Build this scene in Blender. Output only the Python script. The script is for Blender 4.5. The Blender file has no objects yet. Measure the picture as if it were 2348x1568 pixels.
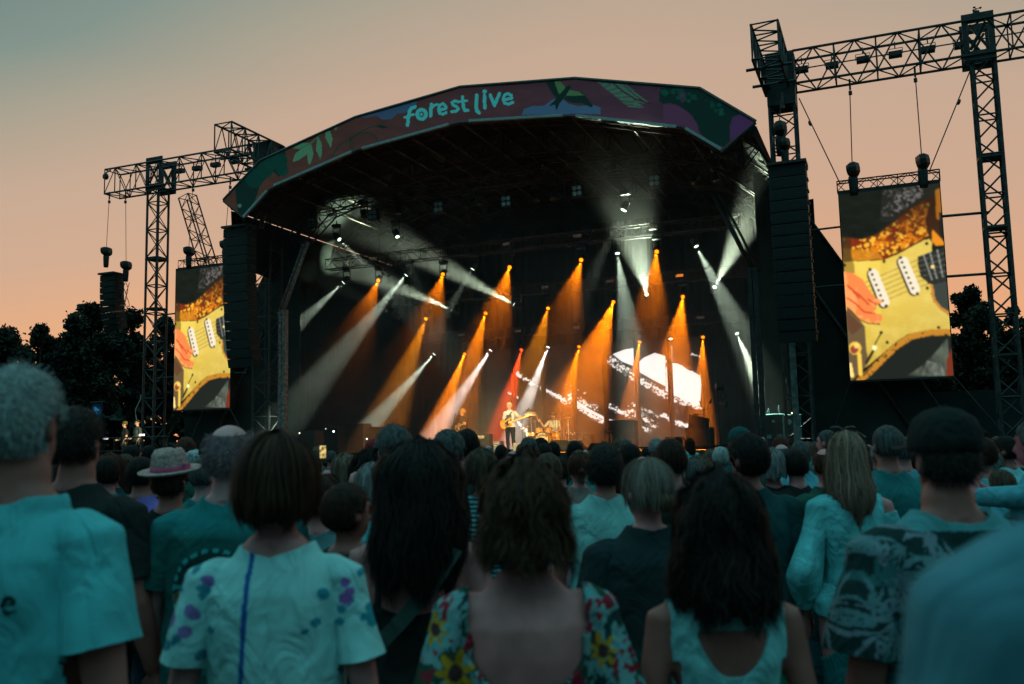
import bpy, bmesh, math, random
import numpy as np
from mathutils import Vector, Matrix
sc = bpy.context.scene
rnd = random.Random(7)
PI = math.pi
# ---------------------------------------------------------------- camera
PW, PH = 2347.0, 1568.0
FOC, PITCH, ROLL, YAW, EYE = 2120.0, .1108, -.0222, .3857, 1.68
CF = Vector((0, math.cos(PITCH), math.sin(PITCH)))
_u = Vector((0, -math.sin(PITCH), math.cos(PITCH))); _r = Vector((1, 0, 0))
CR = math.cos(ROLL)*_r + math.sin(ROLL)*_u
CU = -math.sin(ROLL)*_r + math.cos(ROLL)*_u
cd = bpy.data.cameras.new('camera'); cam = bpy.data.objects.new('camera', cd)
sc.collection.objects.link(cam); sc.camera = cam
cam.matrix_world = Matrix(((CR.x, CU.x, -CF.x, 0), (CR.y, CU.y, -CF.y, 0), (CR.z, CU.z, -CF.z, EYE), (0, 0, 0, 1)))
cd.lens = FOC/PW*36; cd.sensor_width = 36; cd.clip_start = .05; cd.clip_end = 3000
cd.dof.use_dof = True; cd.dof.focus_distance = 31; cd.dof.aperture_fstop = 3.0; cd.dof.aperture_blades = 7
# ---------------------------------------------------------------- stage frame: s along the stage front, n towards the crowd
SX = Vector((math.cos(YAW), -math.sin(YAW), 0)); NX = Vector((-math.sin(YAW), -math.cos(YAW), 0))
C0 = Vector((-.535, 33.664, 0))
def S(s, n, z): return C0 + SX*s + NX*n + Vector((0, 0, z))
def ray(x, y): return CF + CR*((x-PW/2)/FOC) + CU*((PH/2-y)/FOC)
def at_n(x, y, n):
    v = ray(x, y); o = Vector((0, 0, EYE)); return o + v*((n-(o-C0).dot(NX))/v.dot(NX))
def at_d(x, y, d):
    v = ray(x, y); return Vector((0, 0, EYE)) + v*(d/v.y)
def sn(p):
    q = p - C0; return q.dot(SX), q.dot(NX), p.z
# ---------------------------------------------------------------- world: dusk sky
wd = bpy.data.worlds.new('World'); sc.world = wd; wd.use_nodes = True
nt = wd.node_tree; N = nt.nodes; Lk = nt.links
bg = N['Background']; tc = N.new('ShaderNodeTexCoord')
def srgb(r, g, b):
    return tuple(((c/255.)/12.92 if c <= 10 else ((c/255.+.055)/1.055)**2.4) for c in (r, g, b))
sep = N.new('ShaderNodeSeparateXYZ'); Lk.new(tc.outputs['Generated'], sep.inputs[0])
def wmath(op, a, b=None, c=None):
    m = N.new('ShaderNodeMath'); m.operation = op
    for i, q in enumerate((a, b, c)):
        if q is None: continue
        if isinstance(q, (int, float)): m.inputs[i].default_value = q
        else: Lk.new(q, m.inputs[i])
    return m.outputs[0]
def wdot(v):
    d = N.new('ShaderNodeVectorMath'); d.operation = 'DOT_PRODUCT'; Lk.new(tc.outputs['Generated'], d.inputs[0]); d.inputs[1].default_value = v
    return d.outputs['Value']
def ramp(tree, fac, stops, interp='LINEAR'):
    r = tree.nodes.new('ShaderNodeValToRGB'); r.color_ramp.interpolation = interp
    e = r.color_ramp.elements
    while len(e) < len(stops): e.new(.5)
    for el, (p, c) in zip(e, stops): el.position = p; el.color = (*c[:3], 1)
    tree.links.new(fac, r.inputs[0]); return r.outputs['Color']
# the glow side of the sky (ahead) runs from orange at the horizon to grey green overhead
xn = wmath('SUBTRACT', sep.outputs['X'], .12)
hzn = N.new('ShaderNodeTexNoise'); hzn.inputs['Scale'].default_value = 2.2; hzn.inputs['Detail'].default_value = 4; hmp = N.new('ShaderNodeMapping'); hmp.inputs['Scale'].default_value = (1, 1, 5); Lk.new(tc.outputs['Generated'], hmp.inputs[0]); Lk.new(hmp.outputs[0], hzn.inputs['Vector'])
el = wmath('ADD', wmath('MULTIPLY', sep.outputs['Z'], wmath('MULTIPLY_ADD', wmath('MULTIPLY', xn, xn), 1.8, 1.0)), wmath('MULTIPLY_ADD', hzn.outputs['Fac'], .05, -.025))  # lens-corner darkening painted into the sky, stronger sideways and higher up
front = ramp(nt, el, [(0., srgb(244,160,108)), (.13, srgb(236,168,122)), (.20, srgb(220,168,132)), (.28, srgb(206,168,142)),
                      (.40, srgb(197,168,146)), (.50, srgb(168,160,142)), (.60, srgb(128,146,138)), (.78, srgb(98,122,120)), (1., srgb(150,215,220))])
back = ramp(nt, sep.outputs['Z'], [(0., (.03, .06, .065)), (.12, (.035, .07, .08)), (.45, (.10, .27, .30)), (1., (.36, .92, .98))])
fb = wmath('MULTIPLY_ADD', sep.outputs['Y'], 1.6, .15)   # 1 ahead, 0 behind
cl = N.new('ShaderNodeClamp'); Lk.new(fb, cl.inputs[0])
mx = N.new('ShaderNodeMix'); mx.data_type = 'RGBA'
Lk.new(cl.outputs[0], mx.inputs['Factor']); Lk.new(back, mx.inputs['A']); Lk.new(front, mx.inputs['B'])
sky = N.new('ShaderNodeTexSky'); sky.sky_type = 'NISHITA'; sky.sun_disc = False
sky.sun_elevation = math.radians(1.5); sky.sun_rotation = math.radians(-18)
ad = N.new('ShaderNodeMix'); ad.data_type = 'RGBA'; ad.blend_type = 'ADD'; ad.inputs['Factor'].default_value = .006
Lk.new(mx.outputs['Result'], ad.inputs['A']); Lk.new(sky.outputs[0], ad.inputs['B'])
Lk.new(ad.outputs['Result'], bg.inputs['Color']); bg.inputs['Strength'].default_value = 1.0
# last glow of the sun, low behind the stage
sd = bpy.data.lights.new('sun', 'SUN'); sd.energy = .6; sd.angle = math.radians(25); sd.color = (1, .62, .42)
so = bpy.data.objects.new('sun', sd); sc.collection.objects.link(so)
_d = Vector((-.31, .95, .14)); so.rotation_euler = _d.to_track_quat('Z', 'Y').to_euler()
vs = sc.view_settings; vs.view_transform = 'Standard'; vs.look = 'None'; vs.exposure = 0; vs.gamma = 1
cy = sc.cycles; cy.use_denoising = True; cy.volume_bounces = 0; cy.volume_step_rate = 2; cy.max_bounces = 4; cy.diffuse_bounces = 2
cy.glossy_bounces = 2; cy.transparent_max_bounces = 6; cy.sample_clamp_indirect = 4; cy.use_adaptive_sampling = True; cy.adaptive_threshold = .02
# ---------------------------------------------------------------- materials
MATS = {}
def mat(name, col, rough=.8, var=.15, scale=6., metal=0., spec=.25, emit=0., col2=None, stretch=None, bump=0., bscale=None):
    if name in MATS: return MATS[name]
    m = bpy.data.materials.new(name); m.use_nodes = True; t = m.node_tree; b = t.nodes['Principled BSDF']
    b.inputs['Roughness'].default_value = rough; b.inputs['Metallic'].default_value = metal
    b.inputs['Specular IOR Level'].default_value = spec
    tc_ = t.nodes.new('ShaderNodeTexCoord'); mp = t.nodes.new('ShaderNodeMapping')
    if stretch: mp.inputs['Scale'].default_value = stretch
    t.links.new(tc_.outputs['Object'], mp.inputs[0])
    n = t.nodes.new('ShaderNodeTexNoise'); n.inputs['Scale'].default_value = scale; n.inputs['Detail'].default_value = 4
    t.links.new(mp.outputs[0], n.inputs['Vector'])
    c2 = col2 or tuple(c*(1-var*1.6) for c in col); c1 = tuple(min(1, c*(1+var)) for c in col)
    r = ramp(t, n.outputs['Fac'], [(.35, c2), (.65, c1)])
    t.links.new(r, b.inputs['Base Color'])
    if emit:
        t.links.new(r, b.inputs['Emission Color']); b.inputs['Emission Strength'].default_value = emit
    if bump:
        n2 = t.nodes.new('ShaderNodeTexNoise'); n2.inputs['Scale'].default_value = bscale or scale*2; n2.inputs['Detail'].default_value = 3
        t.links.new(mp.outputs[0], n2.inputs['Vector'])
        bp = t.nodes.new('ShaderNodeBump'); bp.inputs['Strength'].default_value = bump; bp.inputs['Distance'].default_value = .02
        t.links.new(n2.outputs['Fac'], bp.inputs['Height']); t.links.new(bp.outputs[0], b.inputs['Normal'])
    MATS[name] = m; return m
def fold_bump(m, scale=7., dist=.035, strength=.8, weave=True):
    t = m.node_tree; b = t.nodes['Principled BSDF']; tc_ = t.nodes.new('ShaderNodeTexCoord'); mp_ = t.nodes.new('ShaderNodeMapping'); mp_.inputs['Scale'].default_value = (1.3, 1.3, .8); mp_.inputs['Rotation'].default_value = (0, .35, 0)
    t.links.new(tc_.outputs['Object'], mp_.inputs[0]); n = t.nodes.new('ShaderNodeTexNoise'); n.inputs['Scale'].default_value = scale; n.inputs['Detail'].default_value = 2.5; n.inputs['Distortion'].default_value = 1.3; t.links.new(mp_.outputs[0], n.inputs['Vector'])
    bp = t.nodes.new('ShaderNodeBump'); bp.inputs['Strength'].default_value = strength; bp.inputs['Distance'].default_value = dist
    t.links.new(n.outputs['Fac'], bp.inputs['Height']); t.links.new(bp.outputs[0], b.inputs['Normal']); return m
def vmat(name, rough=.9, emit=0., spec=.2):
    """colour comes from the mesh's own colour attribute 'paint'"""
    m = bpy.data.materials.new(name); m.use_nodes = True; t = m.node_tree; b = t.nodes['Principled BSDF']
    a = t.nodes.new('ShaderNodeVertexColor'); a.layer_name = 'paint'
    b.inputs['Roughness'].default_value = rough; b.inputs['Specular IOR Level'].default_value = spec
    if emit:
        b.inputs['Base Color'].default_value = (.02, .02, .02, 1)
        t.links.new(a.outputs[0], b.inputs['Emission Color']); b.inputs['Emission Strength'].default_value = emit
    else: t.links.new(a.outputs[0], b.inputs['Base Color'])
    return m
STEEL = mat('dark_steel', (.030, .042, .042), .55, .3, 5, .0, .35)
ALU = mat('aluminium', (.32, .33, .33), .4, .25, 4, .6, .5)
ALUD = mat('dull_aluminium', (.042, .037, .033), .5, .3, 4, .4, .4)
BLACK = mat('black_cloth', (.022, .029, .027), .95, .15, 3, 0, .1)
CURT = mat('stage_curtain', (.008, .010, .009), 1., .15, 3, 0, .03)
BLK = mat('black_plastic', (.015, .020, .020), .5, .3, 8, 0, .4)
SCRIM = mat('scrim_cloth', (.020, .029, .028), .95, .15, 1.2)
BARS = mat('white_batten', (.30, .42, .42), .5, .1, 8)
# ---------------------------------------------------------------- mesh collecting
COL = sc.collection
class MB:
    def __init__(s): s.v = []; s.f = []; s.m = []; s.sm = []
    def quad(s, pts, mi=0):
        i = len(s.v); s.v += [tuple(p) for p in pts]; s.f.append(tuple(range(i, i+len(pts)))); s.m.append(mi); s.sm.append(False); return s
    def tube(s, a, b, r, k=6, r2=None, caps=True, mi=0):
        a = Vector(a); b = Vector(b); d = b-a
        if d.length < 1e-6: return s
        q = d.to_track_quat('Z', 'Y'); X = q @ Vector((1, 0, 0)); Y = q @ Vector((0, 1, 0)); i = len(s.v); r2 = r if r2 is None else r2
        for P, R_ in ((a, r), (b, r2)):
            for j in range(k):
                t = 2*PI*j/k; s.v.append(tuple(P + X*(R_*math.cos(t)) + Y*(R_*math.sin(t))))
        for j in range(k):
            j2 = (j+1) % k; s.f.append((i+j, i+j2, i+k+j2, i+k+j)); s.m.append(mi); s.sm.append(k > 6)
        if caps:
            s.f.append(tuple(i+j for j in reversed(range(k)))); s.f.append(tuple(i+k+j for j in range(k))); s.m += [mi, mi]; s.sm += [False, False]
        return s
    def path(s, pts, r, k=5, mi=0):
        for a, b in zip(pts[:-1], pts[1:]): s.tube(a, b, r, k, mi=mi)
        return s
    def box(s, c, ax, ay, az, mi=0):
        """centre and three half-axes"""
        c = Vector(c); i = len(s.v)
        for x in (-1, 1):
            for y in (-1, 1):
                for z in (-1, 1): s.v.append(tuple(c + ax*x + ay*y + az*z))
        for f in ((0,1,3,2),(4,6,7,5),(0,4,5,1),(2,3,7,6),(0,2,6,4),(1,5,7,3)):
            s.f.append(tuple(i+q for q in f)); s.m.append(mi); s.sm.append(False)
        return s
    def sbox(s, s0, s1, n0, n1, z0, z1, mi=0):
        return s.box(S((s0+s1)/2, (n0+n1)/2, (z0+z1)/2), SX*((s1-s0)/2), NX*((n1-n0)/2), Vector((0, 0, (z1-z0)/2)), mi)
    def lathe(s, base, axis, prof, k=12, mi=0, e1=1., e2=1., sm=True):
        q = Vector(axis).to_track_quat('Z', 'Y'); X = q @ Vector((1, 0, 0)); Y = q @ Vector((0, 1, 0)); Z = q @ Vector((0, 0, 1)); i = len(s.v); base = Vector(base)
        for (r, z) in prof:
            for j in range(k):
                t = 2*PI*j/k; s.v.append(tuple(base + Z*z + X*(r*e1*math.cos(t)) + Y*(r*e2*math.sin(t))))
        for a in range(len(prof)-1):
            for j in range(k):
                j2 = (j+1) % k; s.f.append((i+a*k+j, i+a*k+j2, i+(a+1)*k+j2, i+(a+1)*k+j)); s.m.append(mi); s.sm.append(sm)
        s.f.append(tuple(i+j for j in reversed(range(k)))); s.f.append(tuple(i+(len(prof)-1)*k+j for j in range(k))); s.m += [mi, mi]; s.sm += [False, False]
        return s
    def prism(s, pts, off, mi=0):
        """closed outline of 3-d points pushed along off"""
        n = len(pts); i = len(s.v); off = Vector(off)
        s.v += [tuple(p) for p in pts] + [tuple(Vector(p)+off) for p in pts]
        s.f.append(tuple(i+j for j in range(n))); s.f.append(tuple(i+n+j for j in reversed(range(n))))
        for j in range(n): s.f.append((i+j, i+n+j, i+n+(j+1) % n, i+(j+1) % n))
        s.m += [mi]*(n+2); s.sm += [False]*(n+2); return s
    def build(s, name, mats, parent=None, base=None, recalc=True):
        me = bpy.data.meshes.new(name)
        q_ = parent
        while q_ is not None and '_b' not in q_: q_ = q_.parent
        b = Vector(base) if base is not None else (q_['_b'] if q_ is not None else Vector((0, 0, 0)))
        b = Vector(b)
        me.from_pydata([(x-b.x, y-b.y, z-b.z) for x, y, z in s.v], [], s.f)
        for m in (mats if isinstance(mats, (list, tuple)) else [mats]): me.materials.append(m)
        me.polygons.foreach_set('material_index', s.m); me.polygons.foreach_set('use_smooth', s.sm)
        if recalc:
            bm = bmesh.new(); bm.from_mesh(me); bmesh.ops.recalc_face_normals(bm, faces=bm.faces[:]); bm.to_mesh(me); bm.free()
        o = bpy.data.objects.new(name, me); COL.objects.link(o)
        if parent is not None: o.parent = parent
        else: o.location = b
        return o
BASES = []
def thing(name, label, cat, base, group=None, rot=None):
    o = bpy.data.objects.new(name, None); COL.objects.link(o); o.empty_display_size = .2
    o.location = base; o['_b'] = [float(q) for q in base]; o['label'] = label; o['category'] = cat
    if group: o['group'] = group
    BASES.append(o); return o
def tag(o, label, cat, group=None):
    o['label'] = label; o['category'] = cat
    if group: o['group'] = group
    return o
def struct(o): o['kind'] = 'structure'; return o
Z = Vector((0, 0, 1))
def truss(mb, a, b, w, h, bay, up=Z, rc=.03, rl=.016, side=None, k=5, zig=2):
    """box truss between centre points a and b; w across, h along up"""
    a = Vector(a); b = Vector(b); d = (b-a); L = d.length; d.normalize()
    sd_ = side if side is not None else d.cross(up).normalized(); up2 = sd_.cross(d).normalized()
    c = [sd_*(x*w/2) + up2*(y*h/2) for x, y in ((-1, -1), (1, -1), (1, 1), (-1, 1))]
    for q in c: mb.tube(a+q, b+q, rc, k)
    nb = max(1, round(L/bay)); st = L/nb
    for i in range(nb+1):
        p = a + d*(st*i)
        if i % zig == 0 or i == nb:
            for j in range(4): mb.tube(p+c[j], p+c[(j+1) % 4], rl, 4, caps=False)
        if i < nb:
            p2 = a + d*(st*(i+1))
            for j in range(4):
                A, B = (j, (j+1) % 4) if (i+j) % 2 else ((j+1) % 4, j)
                mb.tube(p+c[A], p2+c[B], rl, 4, caps=False)
    return mb
# ---------------------------------------------------------------- painting on vertex grids (numpy)
def inpoly(X, Y, P):
    m = np.zeros(X.shape, bool); n = len(P)
    for i in range(n):
        x0, y0 = P[i]; x1, y1 = P[(i+1) % n]
        if y0 == y1: continue
        c = ((y0 > Y) != (y1 > Y)) & (X < (x1-x0)*(Y-y0)/(y1-y0)+x0); m ^= c
    return m
def seg_d(X, Y, P):
    d = np.full(X.shape, 1e9)
    for (x0, y0), (x1, y1) in zip(P[:-1], P[1:]):
        dx, dy = x1-x0, y1-y0; L2 = dx*dx+dy*dy or 1e-9
        t = np.clip(((X-x0)*dx+(Y-y0)*dy)/L2, 0, 1); d = np.minimum(d, np.hypot(X-x0-t*dx, Y-y0-t*dy))
    return d
def vnoise(X, Y, seed=0):
    r = np.random.RandomState(seed); G = r.rand(64, 64)
    xi = np.floor(X).astype(int); yi = np.floor(Y).astype(int); fx = X-xi; fy = Y-yi; fx = fx*fx*(3-2*fx); fy = fy*fy*(3-2*fy)
    g = lambda a, b: G[a % 64, b % 64]
    return (g(xi, yi)*(1-fx)+g(xi+1, yi)*fx)*(1-fy)+(g(xi, yi+1)*(1-fx)+g(xi+1, yi+1)*fx)*fy
def fbm(X, Y, seed=0, o=4):
    s_ = 0; a = .5; t = 0
    for i in range(o): s_ = s_+a*vnoise(X*2**i+i*7.3, Y*2**i+i*3.1, seed+i); t += a; a *= .55
    return s_/t
class Paint:
    def __init__(s, X, Y): s.X = X; s.Y = Y; s.C = np.zeros(X.shape+(3,))
    def put(s, m, col, a=1.):
        c = np.array(col, float); w = (m.astype(float)*a)[..., None]; s.C = s.C*(1-w)+c*w
    def poly(s, P, col, a=1.): s.put(inpoly(s.X, s.Y, P), col, a)
    def line(s, P, w, col, a=1., soft=0.):
        d = seg_d(s.X, s.Y, P); s.put(np.clip((w/2+soft-d)/max(soft, 1e-6), 0, 1) if soft else d < w/2, col, a)
    def disc(s, x, y, r, col, a=1., ry=None): s.put(((s.X-x)/r)**2+((s.Y-y)/(ry or r))**2 < 1, col, a)
    def lin(s):
        c = np.clip(s.C, 0, 255)/255.; return np.where(c <= .04045, c/12.92, ((c+.055)/1.055)**2.4)
def grid_mesh(name, V, C, mat_, base, parent=None):
    """V (r,c,3) points, C (r,c,3) linear colours"""
    r, c = V.shape[:2]; me = bpy.data.meshes.new(name)
    vv = V.reshape(-1, 3)-np.array(base)[None]; i = np.arange(r*c).reshape(r, c)
    f = np.stack([i[:-1, :-1], i[:-1, 1:], i[1:, 1:], i[1:, :-1]], -1).reshape(-1, 4)
    me.from_pydata(vv.tolist(), [], f.tolist())
    a = me.color_attributes.new('paint', 'FLOAT_COLOR', 'POINT')
    a.data.foreach_set('color', np.concatenate([C.reshape(-1, 3), np.ones((r*c, 1))], 1).astype(np.float32).ravel())
    me.materials.append(mat_); o = bpy.data.objects.new(name, me); COL.objects.link(o)
    if parent is not None: o.parent = parent
    else: o.location = base
    return o
# ================================================================ GROUND
gm = mat('grass_ground', (.028, .050, .034), 1., .5, 3., bump=.6, bscale=30)
g = MB(); g.quad([(-900, -300, 0), (900, -300, 0), (900, 1500, 0), (-900, 1500, 0)])
struct(g.build('ground', gm))
# ================================================================ STAGE
SB = S(0, -4, 0)
stage = thing('concert_stage', 'big arched outdoor concert stage with black deck and curtains', 'stage', SB)
DK = mat('stage_deck', (.030, .033, .033), .45, .3, 2.)
m = MB(); m.sbox(-11.2, 11.2, -11.4, 2.6, 1.18, 1.40); m.build('deck', DK, stage)
m = MB(); m.sbox(-11.1, 11.1, 2.45, 2.52, 0, 1.17); m.build('front_skirt', BLACK, stage)
for sg in (-1, 1):
    m = MB(); m.sbox(sg*11.1-.03, sg*11.1+.03, -11.3, 2.4, 0, 1.17); m.build('side_skirt', BLACK, stage)
TS = [-9.93, -8.29, -4.2, 0, 4.2, 8.29, 9.93]; TZ = [11.2, 12.54, 13.63, 14.07, 13.63, 12.54, 11.2]
m = MB()
for i in range(120):   # pleated back curtain
    a, b = -10.6+21.2*i/120, -10.6+21.2*(i+1)/120; dn = .06 if i % 2 else 0
    m.quad([S(a, -11.15+.06-dn, 1.4), S(b, -11.15+dn, 1.4), S(b, -11.15+dn, 12.2), S(a, -11.15+.06-dn, 12.2)])
m.build('back_curtain', CURT, stage)
m = MB(); m.prism([S(-10.7, -11.45, 1.4), S(10.7, -11.45, 1.4), S(10.7, -11.45, 10.9)]+[S(s, -11.45, z-.1) for s, z in reversed(list(zip(TS, TZ)))]+[S(-10.7, -11.45, 10.9)], -NX*.08); m.build('back_wall', BLACK, stage)
for sg in (-1, 1):
    m = MB()
    for i in range(60):
        a, b = -11.1+10.2*i/60, -11.1+10.2*(i+1)/60; dn = .10 if i % 2 else 0
        m.quad([S(sg*(10.4+dn), a, 1.4), S(sg*(10.5-dn), b, 1.4), S(sg*(10.5-dn), b, 11.), S(sg*(10.4+dn), a, 11.)])
    m.build('side_curtain', CURT, stage)
# arched roof
TS = [-9.93, -8.29, -4.2, 0, 4.2, 8.29, 9.93]; TZ = [11.2, 12.54, 13.63, 14.07, 13.63, 12.54, 11.2]
BS = [-8.91, -7.71, -4.01, 0, 4.01, 7.71, 8.91]; BZ = [10.41, 11.40, 12.39, 12.79, 12.39, 11.40, 10.41]
def nb_(s): return 3.14-.25*(1-(s/9.93)**2)
m = MB(); prof = list(zip(TS, TZ))
top = [[S(s, nn, z+dz) for s, z in prof] for nn, dz in ((2.85, -.05), (-11.6, -.05))]
und = [[S(s*.985, nn, z-.32) for s, z in prof] for nn in (2.85, -11.6)]
for i in range(6):
    m.quad([top[0][i], top[0][i+1], top[1][i+1], top[1][i]]); m.quad([und[0][i+1], und[0][i], und[1][i], und[1][i+1]])
    for q in (0, 1): m.quad([top[q][i], top[q][i+1], und[q][i+1], und[q][i]])
for e in (0, 6): m.quad([top[0][e], top[1][e], und[1][e], und[0][e]])
m.build('roof', mat('roof_membrane', (.014, .018, .017), .9, .3, 1.), stage)
# hanging side cheeks of the roof, from its edge down to the curtain tops
for sg in (-1, 1):
    m = MB(); pts = [S(sg*9.78, 2.8, 10.85), S(sg*9.78, -11.5, 10.85), S(sg*10.6, -11.5, 8.0), S(sg*10.6, 1.2, 9.0), S(sg*10.2, 2.2, 10.0)]
    m.prism(pts, SX*(.05*sg)); m.build('roof_cheek', CURT, stage)
# roof girders: arched trusses along s, rafters along n
for nn, hz in ((2.3, .75), (-1.2, .8), (-4.8, .8), (-8.2, .8)):
    m = MB()
    for i in range(6):
        a = S(TS[i]*.97, nn, TZ[i]-.45-hz/2); b = S(TS[i+1]*.97, nn, TZ[i+1]-.45-hz/2)
        truss(m, a, b, .5, hz, .8, rc=.035, rl=.02)
    m.build('roof_truss', mat('roof_steel', (.026, .020, .016), .6, .4, 3, .1, .3), stage)
for s_ in (-7.7, -5.9, -4.0, -2, 0, 2, 4.0, 5.9, 7.7):
    z_ = float(np.interp(s_, TS, TZ)); m = MB()
    m.tube(S(s_, 2.8, z_-.46), S(s_, -11.4, z_-.46), .05, 6); m.tube(S(s_, 2.7, z_-1.25), S(s_, -11.2, z_-1.25), .028, 6)
    m.build('rafter', mat('rafter_steel', (.10, .085, .07), .5, .4, 3, .2, .4), stage)
# legs: a post and the leaning strut above it on each front corner
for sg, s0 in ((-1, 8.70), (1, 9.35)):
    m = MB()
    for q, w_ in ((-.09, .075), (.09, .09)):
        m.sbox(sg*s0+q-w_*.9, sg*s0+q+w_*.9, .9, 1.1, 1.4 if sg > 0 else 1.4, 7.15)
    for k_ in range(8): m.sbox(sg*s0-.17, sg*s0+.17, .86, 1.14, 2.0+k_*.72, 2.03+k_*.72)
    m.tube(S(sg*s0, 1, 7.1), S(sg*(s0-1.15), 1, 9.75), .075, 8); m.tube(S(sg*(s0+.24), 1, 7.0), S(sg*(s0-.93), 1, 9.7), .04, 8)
    m.build('leg', mat('leg_aluminium', (.27, .22, .20), .5, .35, 9, .2, .4) if sg < 0 else BLK, stage)  # right leg blackened: the dark of the stage side is put into its colour
# printed fascia
X0 = []; NU = [60, 150, 150, 150, 150, 60]
rows = 62; V = []
us = []
for i in range(6):
    k = NU[i]; us += [i + j/k for j in range(k)]
us.append(6.); us = np.array(us); vv = np.linspace(0, 1, rows)
idx = np.arange(7)
tS, tZ, bS, bZ = (np.interp(us, idx, a) for a in (TS, TZ, BS, BZ))
s2 = bS[None]*(1-vv[:, None])+tS[None]*vv[:, None]; z2 = bZ[None]*(1-vv[:, None])+tZ[None]*vv[:, None]
n2 = (3.14-.25*(1-(s2/9.93)**2))+.15*(1-vv[:, None])
P3 = np.array(C0)[None, None]+s2[..., None]*np.array(SX)+n2[..., None]*np.array(NX)+z2[..., None]*np.array(Z)
def to_px(P):
    q = P-np.array([0, 0, EYE]); d = q@np.array(CF); return PW/2+FOC*(q@np.array(CR))/d, PH/2-FOC*(q@np.array(CU))/d
FX, FY = to_px(P3)
p = Paint(FX, FY)   # artwork coordinates
tt = np.clip((FX-600)/900, 0, 1)[..., None]
p.C = np.array([130, 60, 48.])*(1-tt)+np.array([108, 54, 72.])*tt
p.C *= (.9+.25*fbm(FX/40, FY/14, 3))[..., None]
def Z2(pts): return [(489+x*.3123, 152.8+y*.3123) for x, y in pts]
def Z3(pts): return [(1161+x*.3123, 152.8+y*.3123) for x, y in pts]
GR = (22, 48, 42); LF = (96, 128, 92); CLD = (88, 96, 128); VIO = (118, 54, 104)
p.poly(Z2([(160,900),(300,720),(430,640),(520,600),(545,690),(530,760),(480,810),(440,770),(400,800),(340,880),(300,1000),(250,1100),(180,1090)]), GR)
for a in ((430,700,60),(490,690,55),(510,760,45),(380,760,60),(300,820,70)): p.disc(*Z2([a[:2]])[0], a[2]*.3123, (14, 74, 62), .8)
p.disc(*Z2([(192,1022)])[0], 4.5, (130, 140, 120))
for q in ([(580,600),(640,560),(720,560),(715,585),(640,605)],[(580,700),(600,640),(660,590),(715,590),(680,650),(620,690)],[(700,720),(685,640),(720,575),(735,640),(715,710)],[(785,680),(752,610),(765,510),(795,560),(797,640)],[(862,600),(822,520),(820,480),(855,470),(875,530)],[(900,470),(880,445),(915,430)]):
    p.poly(Z2(q), (120, 150, 112))
p.line(Z2([(640,600),(720,560),(775,505),(860,450)]), 3, (96, 128, 92))
for q in ([(870,660),(930,570),(1000,530),(1080,480),(1160,440),(1220,440)],[(1010,600),(1000,540),(1060,495),(1130,485),(1190,510),(1205,545)],[(1000,530),(1030,570),(1025,600)]): p.line(Z2(q), 2.5, (34, 62, 50))
p.poly(Z2([(1200,430),(1250,430),(1280,448),(1250,455),(1205,445)]), GR)
p.poly(Z2([(1060,368),(1300,290),(1500,240),(1480,300),(1400,340),(1350,345),(1310,385),(1240,390),(1200,360),(1120,375)]), CLD)
p.poly(Z3([(110,355),(130,310),(190,290),(280,285),(340,240),(410,235),(450,270),(520,290),(640,280),(690,300),(690,350),(500,345),(300,350)]), (98, 110, 142))
p.poly(Z3([(285,105),(350,100),(385,190),(400,215),(370,240),(330,190),(300,140)]), GR)
p.poly(Z3([(350,105),(395,110),(430,150),(400,215),(380,190)]), (104, 128, 84))
p.poly(Z3([(470,175),(560,190),(600,240),(635,290),(620,300),(560,270),(480,265),(420,240)]), GR)
p.poly(Z3([(455,172),(520,180),(570,210),(500,215),(440,215)]), (104, 128, 84))
p.poly(Z3([(440,145),(470,135),(472,155),(430,220),(390,270),(365,325),(355,280),(310,290),(360,240)]), (16, 48, 40))
for i in range(15):
    t = i/14; x = 770+t*190; y = 125+t*130
    p.line(Z3([(x, y), (x+60-t*10, y+5+t*8)]), 2.2, (104, 132, 108)); p.line(Z3([(x+70, y+6), (x+100-t*10, y+t*20)]), 2.2, (104, 132, 108))
    x = 670+t*220; y = 115+t*175; p.line(Z3([(x, y), (x+110+t*10, y+18+t*-8)]), 2.4, (104, 132, 108))
p.line(Z3([(780,120),(860,185),(950,240),(1060,275)]), 3.5, (96, 44, 52))
p.poly(Z3([(1120,200),(1130,160),(1200,150),(1270,165),(1275,210),(1300,250),(1270,290),(1200,265),(1150,275),(1120,250)]), GR)
p.poly(Z3([(1280,165),(1420,165),(1560,250),(1720,345),(1660,370),(1640,430),(1645,540),(1600,590),(1500,560),(1420,490),(1400,430),(1360,360),(1300,310),(1250,280),(1300,240),(1320,200)]), GR)
p.poly(Z3([(1270,170),(1300,190),(1320,240),(1290,270),(1262,225)]), (104, 50, 80))
rr = random.Random(4)
for i in range(34):
    t = rr.random(); x = 1140+t*480; y = 165+max(0, t-.3)*190+rr.random()*70
    p.disc(*Z3([(x, y)])[0], (8+rr.random()*10)*.3123, (12, 84, 66) if rr.random() < .6 else (20, 98, 88), .8)
p.poly(Z3([(1640,540),(1640,450),(1660,385),(1720,345),(1830,410),(1740,480)]), VIO)
p.poly(Z3([(1150,275),(1250,290),(1340,340),(1400,420),(1412,485),(1290,430),(1250,425),(1150,405)]), (134, 60, 96), .75)
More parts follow.
